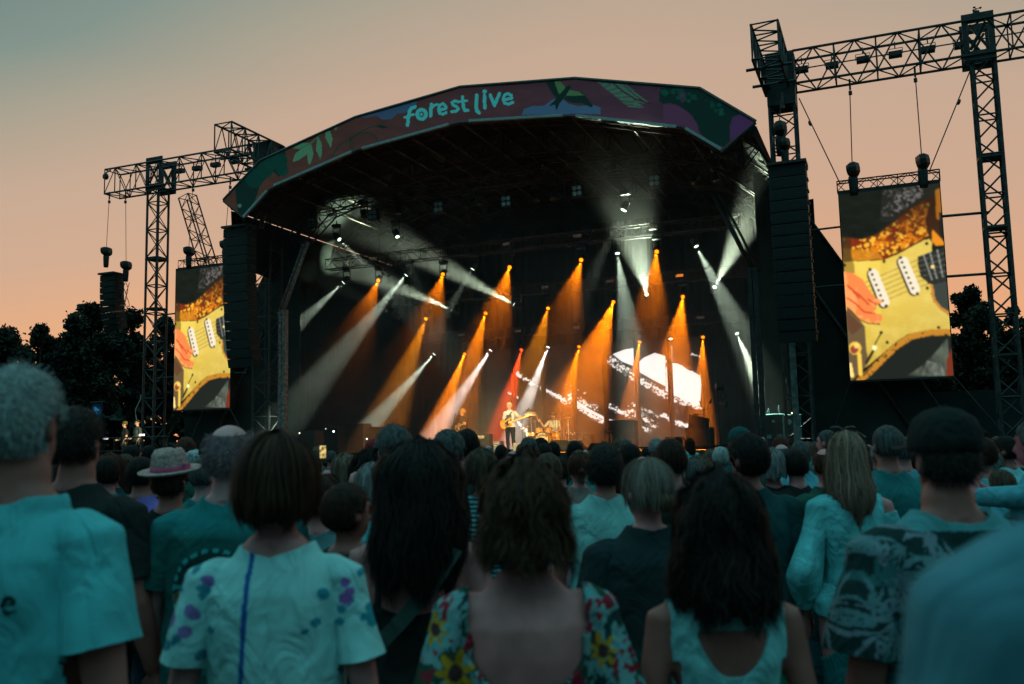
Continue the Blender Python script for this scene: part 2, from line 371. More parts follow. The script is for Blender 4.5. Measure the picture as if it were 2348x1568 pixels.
# lettering: forest live
LT = (104, 204, 200)
def T(pts, w=8.2): p.line(Z2(pts), w*.84, LT)
def ring(cx, cy, r, w, ry=None):
    x, y = Z2([(cx, cy)])[0]; ry = ry or r
    p.line([(x+r*.3123*math.cos(a), y+ry*.3123*math.sin(a)) for a in np.linspace(0, 2*PI, 24)], w, LT)
T([(1425,430),(1432,372),(1440,325),(1455,303),(1480,296)], 9.5); T([(1405,372),(1470,352)], 7)
ring(1528, 350, 32, 8.5, 34); p.disc(*Z2([(1527, 350)])[0], 3.6, LT)
T([(1595,362),(1600,278)], 9.5); T([(1600,305),(1618,285),(1643,278)], 8)
T([(1655,320),(1705,308),(1705,290),(1685,272),(1662,282),(1652,312),(1660,342),(1685,350),(1708,338)], 7.8)
T([(1797,258),(1770,252),(1752,264),(1760,284),(1785,293),(1798,310),(1785,328),(1750,330)], 8)
T([(1828,222),(1836,300),(1845,320),(1868,322)], 9); T([(1815,258),(1862,250)], 6.5)
T([(1933,210),(1930,300),(1935,325),(1950,340)], 10); 
T([(1990,212),(1992,302)], 9.5); p.disc(*Z2([(1991, 182)])[0], 5.2, LT)
T([(2032,208),(2063,285),(2100,198)], 9)
T([(2130,245),(2188,232),(2186,210),(2162,198),(2138,208),(2126,240),(2138,268),(2165,276),(2198,262)], 8)
base = np.array(S(0, 3, 0))
rf = thing('roof_banner', 'printed maroon roof banner reading forest live with leaves, swallow and trees', 'banner', S(0, 3, 0))
grid_mesh('printed_fabric', P3, (p.lin()*1.6+.008), vmat('banner_print', .85), base, rf)
m = MB()
for i in range(6):   # edge piping keeps the cloth's depth
    m.tube(S(TS[i], nb_(TS[i])-.04, TZ[i]+.02), S(TS[i+1], nb_(TS[i+1])-.04, TZ[i+1]+.02), .07, 6)
    m.tube(S(BS[i], nb_(BS[i])+.11, BZ[i]-.03), S(BS[i+1], nb_(BS[i+1])+.11, BZ[i+1]-.03), .06, 6)
for e in (0, 6): m.tube(S(TS[e], nb_(TS[e])-.05, TZ[e]), S(BS[e], nb_(BS[e])+.1, BZ[e]), .06, 6)
m.build('frame_tube', STEEL, rf)
bn = ['lowest bar, far down the left slope', 'bar under the leaf print, left slope', 'bar under the word forest', 'bar under the word live and the swallow', 'bar under the fern print', 'short bar under the dark tree, right slope']
bars = [((558, 497), (611, 438)), ((628, 425), (805, 348)), ((830, 340), (1028, 285)), ((1075, 277), (1290, 264)), ((1320, 265), (1550, 290)), ((1571, 294), (1653, 342))]
for (a, b), lb in zip(bars, bn):
    A = at_n(*a, 3.36); B = at_n(*b, 3.36); o = MB(); d = (B-A).normalized(); u = NX.cross(d).normalized()
    o.box((A+B)/2, (B-A)/2, NX*.04, u*.042)
    tag(o.build('light_batten', BARS, base=(A+B)/2), 'pale light batten on the roof edge, '+lb, 'light batten', 'battens under the roof banner')
# ---- side wings of black scrim and their braces
for sg in (-1, 1):
    w_ = thing('scrim_wing', 'sloping black scrim wing on the %s flank of the stage' % ('left' if sg < 0 else 'right'), 'scrim', S(sg*12, -.8, 0))
    m = MB(); m.prism([S(sg*9.3, -1, 10.9), S(sg*11.05, -1, 9.1), S(sg*12.1, -1, 7.3), S(sg*15.9, -1, .05), S(sg*9.3, -1, .05)], NX*.06); m.build('cloth', SCRIM, w_)
    m = MB(); m.tube(S(sg*11.05, -.85, 6.6), S(sg*14.6, -.85, .4), .06, 8); m.build('brace', ALUD, w_)
    m = MB(); m.tube(S(sg*10.95, -.85, 9.2), S(sg*12.05, -.85, 7.3), .03, 6); m.tube(S(sg*12.05, -.85, 7.3), S(sg*15.8, -.85, .3), .03, 6); m.build('edge_pipe', STEEL, w_)
# ================================================================ GANTRY
gn = {-1: 'left', 1: 'right'}
for sg in (-1, 1):
    base = S(sg*16.3, -.1, 0)
    t = thing('lattice_tower', 'tall dark steel lattice tower outside the %s video screen' % gn[sg], 'tower', base, 'lattice towers')
    m = MB(); truss(m, S(sg*16.3+(.2 if sg > 0 else -.05), -.3, .3), S(sg*16.3+(.2 if sg > 0 else -.05), -.3, 13.3), .62, .62, .62, up=NX, side=SX, rc=.055, rl=.028)
    m.build('mast', STEEL, t)
    tx_ = sg*16.3+(.2 if sg > 0 else -.05)
    for z_ in (4., 7.9, 10.1): m = MB(); m.sbox(tx_-.35, tx_+.35, -.65, .05, z_, z_+.07); m.build('collar', STEEL, t)
    m = MB(); m.sbox(sg*16.3-1.3, sg*16.3+1.3, -1.6, .8, 0, .3); m.build('foot', STEEL, t)
    m = MB()
    for n_ in (-.72, .14):
        for x_ in (-.36, .36): m.sbox(sg*16.3+.1+x_-.09, sg*16.3+.1+x_+.09, n_-.03, n_+.03, 13.15, 14.65)
        for z_ in (13.30, 14.50): m.sbox(sg*16.3+.1-.27, sg*16.3+.1+.27, n_-.03, n_+.03, z_-.15, z_+.15)
        for q_ in (-1, 1): m.tube(S(sg*16.3+.1-.24*q_, n_, 13.5), S(sg*16.3+.1+.24*q_, n_, 14.3), .045)
    m.build('head_sleeve', STEEL, t)
    # inner tower beside the stage
    t = thing('lattice_tower', 'dark lattice tower behind the %s hanging speaker array, partly sheeted grey' % gn[sg], 'tower', S(sg*10.2, -.1, 0), 'lattice towers')
    m = MB(); truss(m, S(sg*10.45, -.35, .3), S(sg*10.45, -.35, 13.3), .8, .8, .7, up=NX, side=SX, rc=.05, rl=.025); m.build('mast', STEEL, t)
    m = MB(); m.sbox(sg*10.45-.5, sg*10.45+.5, -.95, .15, 0, .3); m.build('foot', STEEL, t)
    m = MB(); m.sbox(sg*10.45-.45, sg*10.45+.45, -.8, .12, 12.7, 14.5); m.build('head_sleeve', STEEL, t)
    if sg > 0:
        m = MB(); m.sbox(10.26, 10.46, .10, .13, 1.5, 5.3); m.build('grey_sheet', mat('grey_sheet', (.12, .17, .17), .7, .3, 5), t)
    # cross beam
    a, b = (10.9, 20.5) if sg > 0 else (-9.9, -19.0)
    t = thing('truss_beam', 'long horizontal lattice beam carried over the %s screen' % gn[sg], 'truss', S((a+b)/2, 0, 13.9), 'gantry beams')
    m = MB(); truss(m, S(a, -.25, 13.88), S(b, -.25, 13.88), .9, 1.12, .62, up=Z, rc=.045, rl=.026, zig=2); m.build('lattice', STEEL, t)
    if sg > 0: m = MB(); m.tube(S(10.95, -.25, 13.95), S(20.3, -.25, 13.95), .022); m.build('cable_tray', STEEL, t)
    # short beam running out towards the crowd
    t = thing('truss_beam', 'short lattice beam reaching forward over the %s speaker array' % gn[sg], 'truss', S(sg*10.3, 1.4, 13.9), 'gantry beams')
    m = MB(); truss(m, S(sg*10.3, -.6, 13.88), S(sg*10.3, 2.75, 13.88), .8, 1.12, .42, up=Z, rc=.045, rl=.028); m.build('lattice', STEEL, t)
    m = MB(); m.tube(S(sg*10.3-.7, 2.0, 13.3), S(sg*10.3+.7, 2.0, 13.3), .05); m.tube(S(sg*10.3-.7, .5, 13.3), S(sg*10.3+.7, .5, 13.3), .05); m.build('pickup_bar', STEEL, t)
# raking brace on the left tower
t = thing('raking_truss', 'slanting lattice brace beside the left tower, dropping behind the left screen', 'truss', S(-14, -1.5, 0))
m = MB(); truss(m, S(-15.25, -.9, 13.0), S(-11.9, -1.9, 2.0), .55, .55, .5, up=NX, rc=.035, rl=.02); m.build('lattice', STEEL, t)
# lamps clamped inside the right and left beams
def par_flood(p, lb):
    t = thing('flood_light', lb, 'flood light', p, 'flood lights inside the gantry beams')
    m = MB(); m.box(p, SX*.2, NX*.12, Z*.085); m.build('housing', STEEL, t)
    m = MB(); m.path([p-SX*.22, p-SX*.22+Z*.2, p+SX*.22+Z*.2, p+SX*.22], .012, 4); m.tube(p+Z*.2, p+Z*.42, .02); m.build('yoke', STEEL, t)
    m = MB(); m.box(p+NX*.125-Z*.01, SX*.15, NX*.008, Z*.055); m.build('glass', mat('flood_glass', (.07, .05, .05), .2, .2), t)
ordn = ['first', 'second', 'third', 'fourth', 'fifth', 'sixth']
for i, (x, y) in enumerate([(1838, 160), (1907, 150), (1978, 137), (2052, 125), (2127, 114), (2203, 104)]):
    par_flood(at_n(x, y, -.1), 'small flood light in the right gantry beam, %s from the stage' % ordn[i])
for i, (x, y) in enumerate([(412, 392), (452, 386), (494, 378), (538, 370)]):
    par_flood(at_n(x, y, -.1), 'small flood light in the left gantry beam, %s from its tower' % ordn[i])
t = thing('weather_sensor', 'small cup anemometer on top of the right gantry tower', 'sensor', S(16.25, 0, 14.75))
m = MB(); p0 = at_n(2237, 50, 0); p1 = at_n(2237, 20, 0); m.tube(p0, p1, .02); m.build('pole', STEEL, t)
m = MB(); m.box(p0*.35+p1*.65, SX*.09, NX*.07, Z*.06); m.build('body', STEEL, t)
m = MB()
for a in range(3):
    q = p1+SX*(.12*math.cos(a*2.09))+NX*(.12*math.sin(a*2.09)); m.tube(p1, q, .012, 4); m.lathe(q-Z*.03, Z, [(.01, 0), (.04, .02), (.04, .05), (.01, .06)], 8)
m.build('cups', STEEL, t)
t = thing('hanging_camera', 'small round camera pod on the outer end of the left beam', 'camera', at_n(243, 400, 0))
m = MB(); m.lathe(at_n(242, 412, 0), Z, [(.03, 0), (.12, .05), (.14, .16), (.1, .26), (.04, .3)], 10); m.build('pod', STEEL, t)
m = MB(); m.tube(at_n(243, 396, 0), at_n(254, 390, 0), .03); m.build('arm', STEEL, t)
# ---- chain hoists
def hoist(p, lb, chain_top, k=1.0):
    """covered chain motor: flared rain hood over a body, p is the hood top"""
    t = thing('chain_hoist', lb, 'chain hoist', p, 'chain hoists with rain covers')
    m = MB(); m.lathe(p-Z*.05*k, -Z+SX*.12, [(.20*k, -.03*k), (.29*k, .02*k), (.31*k, .16*k), (.29*k, .30*k), (.20*k, .38*k), (.14*k, .42*k)], 7, e1=1.22, e2=.7, sm=False); m.build('rain_hood', BLK, t)
    m = MB(); m.lathe(p-Z*.45*k, -Z, [(.15*k, 0), (.16*k, .1*k), (.14*k, .5*k), (.12*k, .62*k)], 8); m.build('motor', BLK, t)
    m = MB(); m.tube(p, chain_top, .016, 4)
    q = chain_top; m.tube(q, q-Z*.35, .035, 6); m.tube(q-Z*.40, q-Z*.52, .06, 6); m.build('chain', STEEL, t)
    return t
hoist(at_n(1953, 374, 0), 'covered chain hoist on top of the right screen, on its stage side', at_n(1947, 182, 0), 1.0)
hoist(at_n(2112, 355, 0), 'covered chain hoist on top of the right screen, on its tower side', at_n(2096, 152, 0), 1.0)
hoist(at_n(433, 566, 0), 'covered chain hoist on top of the left screen, beside the slanting brace', at_n(443, 412, 0), .85)
hoist(at_n(516, 552, 0), 'covered chain hoist half hidden behind the left speaker array', at_n(528, 405, 0), .85)
hoist(at_n(244, 567, 0), 'covered chain hoist above the small far left speaker array', at_n(251, 440, 0), .85)
hoist(at_n(289, 599, 0), 'lower covered chain hoist holding a cable bundle, far left', at_n(288, 440, 0), .85)
hoist(at_n(1786, 280, 2), 'chain hoist above the right speaker array', at_n(1792, 212, 2), 1.)
hoist(at_n(1797, 318, 2.2), 'lower bulky chain hoist just above the right speaker array', at_n(1797, 290, 2.2), .8)
hoist(at_n(601, 486, 2.2), 'chain hoist above the left speaker array, under the roof corner', at_n(603, 452, 2.2), .6)
# ---- video screens
def screen_art(nu, nv):
    u, v = np.meshgrid(np.linspace(0, 1, nu), np.linspace(1, 0, nv))
    tl, tr, bl, br = (np.array(q, float) for q in ((612, -119), (1258, -194), (675, 1092), (1345, 1057)))
    vd = 1-v
    q = (tl*(1-u[..., None])+tr*u[..., None])*(1-vd[..., None])+(bl*(1-u[..., None])+br*u[..., None])*vd[..., None]
    X, Y = q[..., 0], q[..., 1]; a = Paint(X, Y)
    nz = fbm(X/70, Y/70, 5); nf = fbm(X/16, Y/14, 9, 3)
    a.C[:] = (24, 26, 20); a.C *= (.75+.5*fbm(X/90, Y/30, 2))[..., None]
    a.poly([(900,-200),(1260,-200),(1290,-40),(1160,-90),(1060,-30),(960,60),(880,60)], (40, 38, 32), .7)
    w = (nf > .5) & inpoly(X, Y, [(870,-140),(960,-150),(1160,-190),(1160,-110),(1060,-40),(980,20),(900,30),(880,-10),(960,-90)]); a.put(w*np.clip((fbm(X/26, Y/40, 55)-.3)*3, 0, 1), (150, 142, 142), .6)
    a.poly([(625,160),(760,172),(850,142),(960,62),(1060,-28),(1165,-90),(1270,-140),(1300,190),(1200,175),(1130,200),(1000,270),(900,312),(700,322),(635,325)], (66, 38, 20))
    band = inpoly(X, Y, [(640,165),(760,180),(860,150),(970,70),(1060,-10),(1165,-80),(1200,-60),(1170,60),(1190,150),(1000,262),(900,305),(700,315),(635,320)])
    gr_ = np.clip((nz-.25)*2.2, 0, 1)*band; a.put(gr_, (170, 78, 20), .8); a.put(band & (nf*.5+nz*.5 > .55), (226, 128, 20), .85); a.put(band & (nf*.4+nz*.6 < .40), (150, 40, 14), .8); a.put(band & (nf*.6+fbm(X/60, Y/26, 77)*.4 > .60), (255, 190, 56), .9)
    a.put(inpoly(X, Y, [(625,160),(760,172),(850,142),(960,62),(1060,-28),(1165,-90),(1270,-140),(1300,190),(1200,175),(1130,200),(1000,270),(900,312),(700,322),(635,325)])*np.clip((170-Y)/260, 0, .8), (40, 24, 14), .8)
    a.poly([(632,235),(690,240),(860,250),(900,305),(700,318),(634,322)], (212, 134, 30), .8); a.poly([(626,165),(690,175),(692,318),(632,320)], (58, 46, 26), .7)
    a.poly([(640,235),(700,300),(705,390),(640,390)], (90, 72, 30), .5)
    a.poly([(1215,110),(1260,160),(1288,195),(1288,215),(1240,220),(1212,190)], (224, 138, 30)); a.poly([(1235,-150),(1262,-160),(1275,60),(1240,40)], (180, 110, 26), .8); a.poly([(1255,0),(1290,0),(1296,200),(1262,150)], (30, 32, 30))
    pg = [(635,325),(710,321),(900,313),(1000,272),(1100,215),(1165,181),(1195,175),(1212,195),(1210,255),(1130,290),(1120,330),(1140,420),(1190,465),(1210,470),(1205,530),(1220,580),(1260,630),(1320,670),(1327,762),(1240,765),(1150,770),(1060,790),(980,840),(900,910),(800,990),(650,1080),(650,600),(640,380)]
    a.poly(pg, (224, 190, 78)); a.put(inpoly(X, Y, pg) & (X < 880), (240, 208, 84), .6); a.put(inpoly(X, Y, pg), (206, 186, 100), .5*np.clip((X-900)/400, 0, 1)); a.put(inpoly(X, Y, pg)*np.clip((Y-560)/420, 0, 1), (168, 140, 52), .55); a.put(inpoly(X, Y, pg)*np.clip((nz-.45)*3, 0, 1), (236, 214, 116), .35)
    a.poly([(636,325),(705,322),(712,400),(640,390)], (150, 118, 46), .8)
    a.poly([(650,600),(700,650),(775,745),(792,985),(690,1092),(672,1092)], (104, 84, 56)); a.poly([(650,640),(760,745),(690,800),(660,760)], (96, 60, 40), .8)
    for i in range(6):
        a.line([(765+i*12, 465+i*30), (1030+i*9, 350+i*31), (1295, 232+i*40)], 5, (120, 104, 62), .8)
    nk = [(1120,290),(1170,272),(1292,232),(1303,452),(1200,465),(1150,412),(1122,335)]
    a.poly(nk, (44, 44, 40)); 
    for q in ([(1160,280),(1212,440)],[(1200,262),(1243,432)],[(1246,246),(1280,420)]): a.line(q, 7, (150, 152, 146))
    for i in range(4): a.line([(1130, 318+i*34), (1300, 262+i*40)], 3, (110, 108, 90))
    a.disc(1217, 355, 12, (255, 214, 140))
    for (p0, p1) in (((835, 402), (908, 586)), ((1030, 322), (1104, 504))):
        a.line([(p0[0]-9, p0[1]+6), (p1[0]-9, p1[1]+6)], 72, (60, 44, 30)); a.line([p0, p1], 66, (238, 224, 196))
        for i in range(6): t_ = -.03+i*.185; a.disc(p0[0]-6+(p1[0]-p0[0])*t_, p0[1]+10+(p1[1]-p0[1])*t_, 9, (40, 32, 26))
    for x, y in ((644,347),(906,321),(1180,204),(813,375),(1013,296),(1183,494),(1119,532),(917,610),(883,783),(921,846),(1252,747)): a.disc(x, y, 11, (36, 30, 24))
    a.poly([(1205,478),(1212,470),(1305,450),(1320,662),(1262,628),(1222,575)], (58, 64, 58)); a.line([(1210,478),(1224,570),(1264,622),(1318,655)], 17, (196, 132, 56))
    hand = [(634,388),(700,398),(765,440),(800,500),(850,562),(892,572),(886,592),(852,602),(852,632),(822,660),(882,664),(894,690),(872,722),(800,716),(740,692),(700,645),(650,622)]
    a.poly(hand, (240, 132, 70)); a.put(inpoly(X, Y, hand) & (nz > .52), (255, 170, 104), .7)
    for q in ([(660,560),(720,600),(770,650),(840,660)],[(660,480),(740,540),(800,600)],[(850,600),(800,570)],[(700,520),(740,560)]): a.line(q, 12, (196, 56, 26), .75)
    a.line([(660,622),(740,700),(800,724),(872,728)], 10, (110, 50, 20), .7)
    a.poly([(1328,765),(1180,775),(1060,800),(960,880),(860,985),(730,1092),(1345,1057)], (30, 33, 28))
    a.put((seg_d(X, Y, [(1328,778),(1200,780),(1080,805),(985,865),(900,945),(800,1040),(735,1090)]) < 20) & (nf > .3), (190, 128, 40))
    a.put(inpoly(X, Y, [(1210,930),(1310,815),(1325,1057),(1050,1057),(1130,1005)])*np.clip(fbm(X/40, Y/90, 31)*1.3-.1, 0, 1), (112, 122, 106), .8)
    a.put(inpoly(X, Y, [(1180,960),(1270,980),(1290,1057),(1140,1057)])*np.clip(fbm(X/30, Y/60, 33)*2-.6, 0, 1), (170, 172, 160), .6)
    a.poly([(1300,960),(1334,880),(1346,1057),(1302,1057)], (116, 46, 26))
    a.disc(708, 885, 42, (236, 190, 70)); a.disc(702, 893, 27, (150, 66, 50)); a.disc(716, 870, 16, (250, 226, 130), .8)
    a.line([(735,925),(742,1050)], 26, (236, 196, 76)); a.line([(877,795),(840,860)], 9, (40, 34, 26)); a.disc(838, 880, 15, (255, 246, 190)); a.line([(826,905),(785,975)], 20, (48, 36, 20))
    a.line([(672,990),(685,1060)], 26, (255, 220, 130)); a.line([(760,1060),(820,1000)], 8, (90, 60, 30))
    L_ = a.lin()
    for _ in range(2):
        L_[1:-1] = (L_[:-2]+2*L_[1:-1]+L_[2:])/4; L_[:, 1:-1] = (L_[:, :-2]+2*L_[:, 1:-1]+L_[:, 2:])/4
    L_ *= (.95+.10*((np.arange(nv) % 2)[:, None, None])); return L_*1.08
ART = screen_art(150, 285)
SCRM = vmat('led_screen', 1., 1.10, 0.)
for sg, nm in ((-1, 'left'), (1, 'right')):
    cx = sg*13.53; hw = 1.47; zb, zt = 3.46, 9.46
    t = thing('video_screen', 'tall %s video screen showing a hand on a cream guitar' % nm, 'video screen', S(cx, 0, zb), 'tall video screens beside the stage')
    u, v = np.meshgrid(np.linspace(0, 1, 150), np.linspace(1, 0, 285))
    Pg = np.array(C0)[None, None]+(cx-hw+2*hw*u)[..., None]*np.array(SX)+.0*np.array(NX)+(zb+(zt-zb)*v)[..., None]*np.array(Z)
    grid_mesh('led_face', Pg, ART, SCRM, np.array(S(cx, 0, zb)), t)
    m = MB(); m.sbox(cx-hw-.03, cx+hw+.03, -.30, -.012, zb-.06, zt+.10); m.build('cabinet', BLK, t)
    m = MB()
    for k_ in (0, 1): truss(m, S(cx-hw-.05, -.35+.0, zt+.32), S(cx+hw+.05, -.35, zt+.32), .34, .34, .3, rc=.024, rl=.013)
    m.build('header_truss', STEEL, t)
    for z_ in (7.65, 4.9) if sg < 0 else (8.45, 6.55):
        m = MB(); m.tube(S(cx-hw-(1.2 if sg > 0 else 1.4), -.3, z_), S(cx-hw, -.2, z_), .035); m.build('stay', STEEL, t)
        m = MB(); m.tube(S(cx+hw, -.2, z_), S(cx+hw+(1.35 if sg > 0 else .6), -.3, z_), .045); m.build('stay', STEEL, t)
    for a, b in (((12.1, -.2, 9.9), (11.0, -.1, 12.9)), ((14.75, -.2, 9.9), (16.1, -.1, 12.9))) if sg > 0 else (): m = MB(); m.tube(S(*a), S(*b), .018, 4); q_ = S(*a)*.3+S(*b)*.7; m.lathe(q_-Z*.1, S(*b)-S(*a), [(.01, 0), (.05, .05), (.05, .15), (.01, .2)], 6); m.build('guy_cable', STEEL, t)
    m = MB(); m.tube(S(cx-hw, 0, zb), S(cx-hw-1.3, .2, .1), .012, 4); m.build('guy_cable', ALUD, t)
    m = MB(); m.tube(S(cx+hw, 0, zb), S(cx+hw+2.3, .2, .1), .02, 4); m.build('guy_cable', ALUD, t)
# ---- speaker arrays
def line_array(cx, n0, z1, count, w, hh, curve, lb, gname):
    base = S(cx, n0, z1); t = thing('speaker_array', lb, 'speaker array', base, gname); z_ = z1; n_ = n0; ang = 0.
    m = MB(); m.sbox(cx-w/2-.03, cx+w/2+.03, n0-.5, n0+.3, z1+.02, z1+.10); m.build('rigging_frame', STEEL, t)
    for i in range(count):
        ang = curve*(i/count)**1.6; d = math.cos(ang); e = math.sin(ang)
        dn = NX*d - Z*e; up = Z*d + NX*e
        c = S(cx, n_-.1, z_-hh/2); m = MB()
        pts = [c+SX*(x*w/2)+dn*y+up*(zz*hh*.47) for x, y, zz in ((-1, .28, 1), (1, .28, 1), (1, .28, -1), (-1, .28, -1))]
        m.box(c, SX*(w/2), dn*.28, up*(hh*.46)); bx = m.build('cabinet', BLK, t)
        m = MB(); m.box(c+dn*.285, SX*(w/2-.04), dn*.006, up*(hh*.36)); m.build('grille', mat('speaker_grille', (.018, .024, .024), .7, .3, 40), bx).location = (0, 0, 0)
        for sg2 in (-1, 1): m = MB(); m.box(c+SX*(sg2*(w/2+.02))+up*(hh*.2), SX*.02, dn*.16, up*.03); m.build('fly_bracket', STEEL, bx)
        z_ -= hh*d; n_ -= hh*e*.9
    return t
# cabinets are children of the array: grille meshes keep the array's base
line_array(-9.95, 2.2, 10.3, 15, 1.15, .36, .25, 'big black hanging speaker array left of the stage, beside the left screen', 'hanging speaker arrays')
line_array(10.7, 2.2, 9.98, 15, 1.1, .36, .25, 'big black hanging speaker array right of the stage opening', 'hanging speaker arrays')
line_array(-18.5, .2, 9.55, 9, .85, .27, .5, 'small curved speaker array hanging far left above the trees', 'hanging speaker arrays')
m = MB()
c0 = at_n(286, 650, 0); rr = random.Random(2)
for k_ in range(5): m.path([at_n(280+k_*3.2+math.sin(j*1.3+k_*2)*4, 648+j*11, 0) for j in range(6)], .018, 4)
tag(m.build('cable_bundle', STEEL, base=c0), 'drooping bundle of cables under the lower far left hoist', 'cables')
# black blocks under the screens: sub and backstage hoarding
m = MB(); m.sbox(-15.9, -11.3, -1.9, -1.7, 0, 3.2)
tag(m.build('hoarding', SCRIM, base=S(-13.6, -1.8, 0)), 'black hoarding standing under the left video screen', 'hoarding')
m = MB(); m.sbox(11.3, 21.5, -2.4, -2.2, 0, 3.1)
tag(m.build('hoarding', SCRIM, base=S(16, -2.3, 0)), 'black hoarding standing under the right video screen', 'hoarding')
# ================================================================ LED WALL
LW0, LW1, LZ0, LZ1 = -5.05, 5.42, 1.55, 6.3; NP = 7; gap = .26
pw_ = (LW1-LW0+gap)/NP-gap
LEDM = vmat('led_wall_light', 1., 1.3, 0.)
for k in range(NP):
    a = LW0+k*(pw_+gap); b = a+pw_
    t = thing('led_column', 'tall LED wall column at the back of the stage, number %s from the left' % ['one','two','three','four','five','six','seven'][k], 'LED panel', S((a+b)/2, -10.5, 1.4), 'LED wall columns at the back of the stage')
    nu, nv = 80, 300; u, v = np.meshgrid(np.linspace(a, b, nu), np.linspace(LZ1, LZ0, nv))
    Pg = np.array(C0)[None, None]+u[..., None]*np.array(SX)-10.5*np.array(NX)+v[..., None]*np.array(Z)
    X, Y = to_px(Pg); q = Paint(X, Y); q.C[:] = (15, 13, 12)
    g1 = fbm(X/30, Y/30, 11); q.C += (g1[..., None]*np.array([22, 14, 9]))*np.clip((X-1180)/300, 0, 1)[..., None]
    f1 = fbm(X/3.2, Y/2.6, 21, 2); f2 = fbm(X/7, Y/5, 23, 3)
    def burst(P, w, dens, col=(255, 244, 232)):
        d = seg_d(X, Y, P); q.put((d < w*.75) & (f1+.30*(1-d/(w*.75)) > dens+.12), col)
    wht = (255, 250, 244)
    Z6 = lambda P_: [(1161+x*.3118, 550+y*.3118) for x, y in P_]
    glow = np.exp(-(((X-1530)/75)**2+((Y-870)/48)**2)); q.C += glow[..., None]*np.array([95, 62, 44])  # bloom around the burst, painted into the panel colours
    for P_ in ([(780,840),(870,805),(935,795),(942,850),(930,925),(850,895)],[(950,915),(1010,865),(1090,830),(1168,855),(1168,1075),(1080,1030),(955,960)],[(1172,935),(1215,905),(1260,910),(1425,1010),(1432,1060),(1422,1215),(1330,1190),(1170,1110)]): q.poly(Z6(P_), wht)
    burst([(1400,822),(1450,858),(1520,900),(1606,935)], 9, .56); burst([(1390,828),(1450,868),(1520,908),(1570,928)], 6, .60)
    burst([(1520,825),(1570,845),(1606,865)], 6, .58)
    burst([(1186,856),(1222,882)], 7, .55); burst([(1236,885),(1296,920)], 9, .52); q.line([(1240,886),(1297,919)], 3, wht)
    burst([(1306,905),(1340,925),(1365,935)], 14, .66); q.line([(1308,912),(1345,938),(1390,962),(1425,972)], 6, wht); burst([(1308,918),(1350,950),(1395,972)], 10, .52)
    burst([(1395,932),(1440,950)], 11, .60); burst([(1440,940),(1470,955),(1500,975)], 13, .64); burst([(1450,925),(1510,955)], 7, .66)
    burst([(1520,952),(1548,968),(1578,978)], 8, .48); q.line([(1522,955),(1576,978)], 3, wht)
    burst([(1166,900),(1186,912)], 4, .55); burst([(1178,965),(1205,985)], 8, .5); burst([(1300,880),(1340,900)], 5, .72); burst([(1450,965),(1490,990)], 7, .6); burst([(1585,812),(1604,816)], 4, .55)
    L_ = q.lin()
    for _ in range(2): L_[1:-1] = (L_[:-2]+2*L_[1:-1]+L_[2:])/4; L_[:, 1:-1] = (L_[:, :-2]+2*L_[:, 1:-1]+L_[:, 2:])/4
    grid_mesh('led_face', Pg, L_, LEDM, np.array(S((a+b)/2, -10.5, 1.4)), t)
    m = MB(); m.sbox(a-.01, b+.01, -10.62, -10.515, LZ0-.1, LZ1+.05); m.build('back_frame', BLK, t)
# ================================================================ STAGE LIGHTS
def sp(px, n, py=1000): return sn(at_n(px, py, n))[0]
LENS = {}
def lens_mat(k, col, e):
    if k not in LENS: LENS[k] = mat('lens_'+k, col, .3, .05, 5, emit=e); LENS[k].cycles.emission_sampling = 'NONE'
    return LENS[k]
def fixture(p, d, label, col=None, watts=0, ang=16, kind='orange', group='moving head lamps', blend=.6, emit=3.2, hang=1):
    """moving head lamp: lens at p, shining along d"""
    d = d.normalized(); t = thing('stage_lamp', label, 'stage lamp', p, group)
    m = MB(); m.lathe(p-d*.36, d, [(.05, 0), (.11, .03), (.13, .12), (.12, .26), (.14, .33), (.13, .352)], 12); h = m.build('lamp_head', BLK, t)
    m = MB(); m.lathe(p-d*.006, d, [(.078, 0), (.078, .012), (.002, .016)], 14); m.build('lens', lens_mat(kind, col, emit) if col else mat('dead_lens', (.06, .09, .09), .15, .2, 5, 0, .6), h)
    c = p-d*.2; q = c+Z*(.34*hang); m = MB()
    for s_ in (-1, 1): m.tube(c+SX*.16*s_, q+SX*.16*s_, .022, 5); m.tube(c+SX*.10*s_, c+SX*.17*s_, .02, 5)
    m.tube(q-SX*.16, q+SX*.16, .022, 5); m.build('yoke', BLK, t)
    m = MB(); m.box(q+Z*(.09*hang), SX*.16, NX*.10, Z*.06); m.tube(q+Z*(.14*hang), q+Z*(.30*hang), .025, 5); m.build('base', BLK, t)
    if watts:
        l = bpy.data.lights.new('beam', 'SPOT'); l.energy = watts*2.3; l.color = col; l.spot_size = math.radians(ang*1.25); l.spot_blend = 1. if watts > 9000 and kind == 'green white' and hang == 1 and ang > 13 else blend; l.shadow_soft_size = .035
        o = bpy.data.objects.new('beam', l); COL.objects.link(o); o.parent = t; o.location = d*.055; o.rotation_euler = d.to_track_quat('-Z', 'Y').to_euler()
    return t
OR = (1, .215, .002); OY = (1, .30, .004); RD = (1, .07, .01); WH = (.80, 1, .78); WP = (1, .92, .84); GW = (.82, 1, .72)
o5 = ['first', 'second', 'third', 'fourth', 'fifth', 'sixth', 'seventh']
def row(nm, n, items, dn=3.8):
    for i, (x, y, x2, y2, col, w, ang, kind) in enumerate(items):
        p = at_n(x, y, n); q = at_n(x2, y2, n+(dn if not isinstance(dn, (list, tuple)) else dn[i]))
        fixture(p, q-p, '%s, %s from the left' % (nm, o5[i]), col, w*(1.9 if col in (OR, OY, RD) else 1.45), ang, kind)
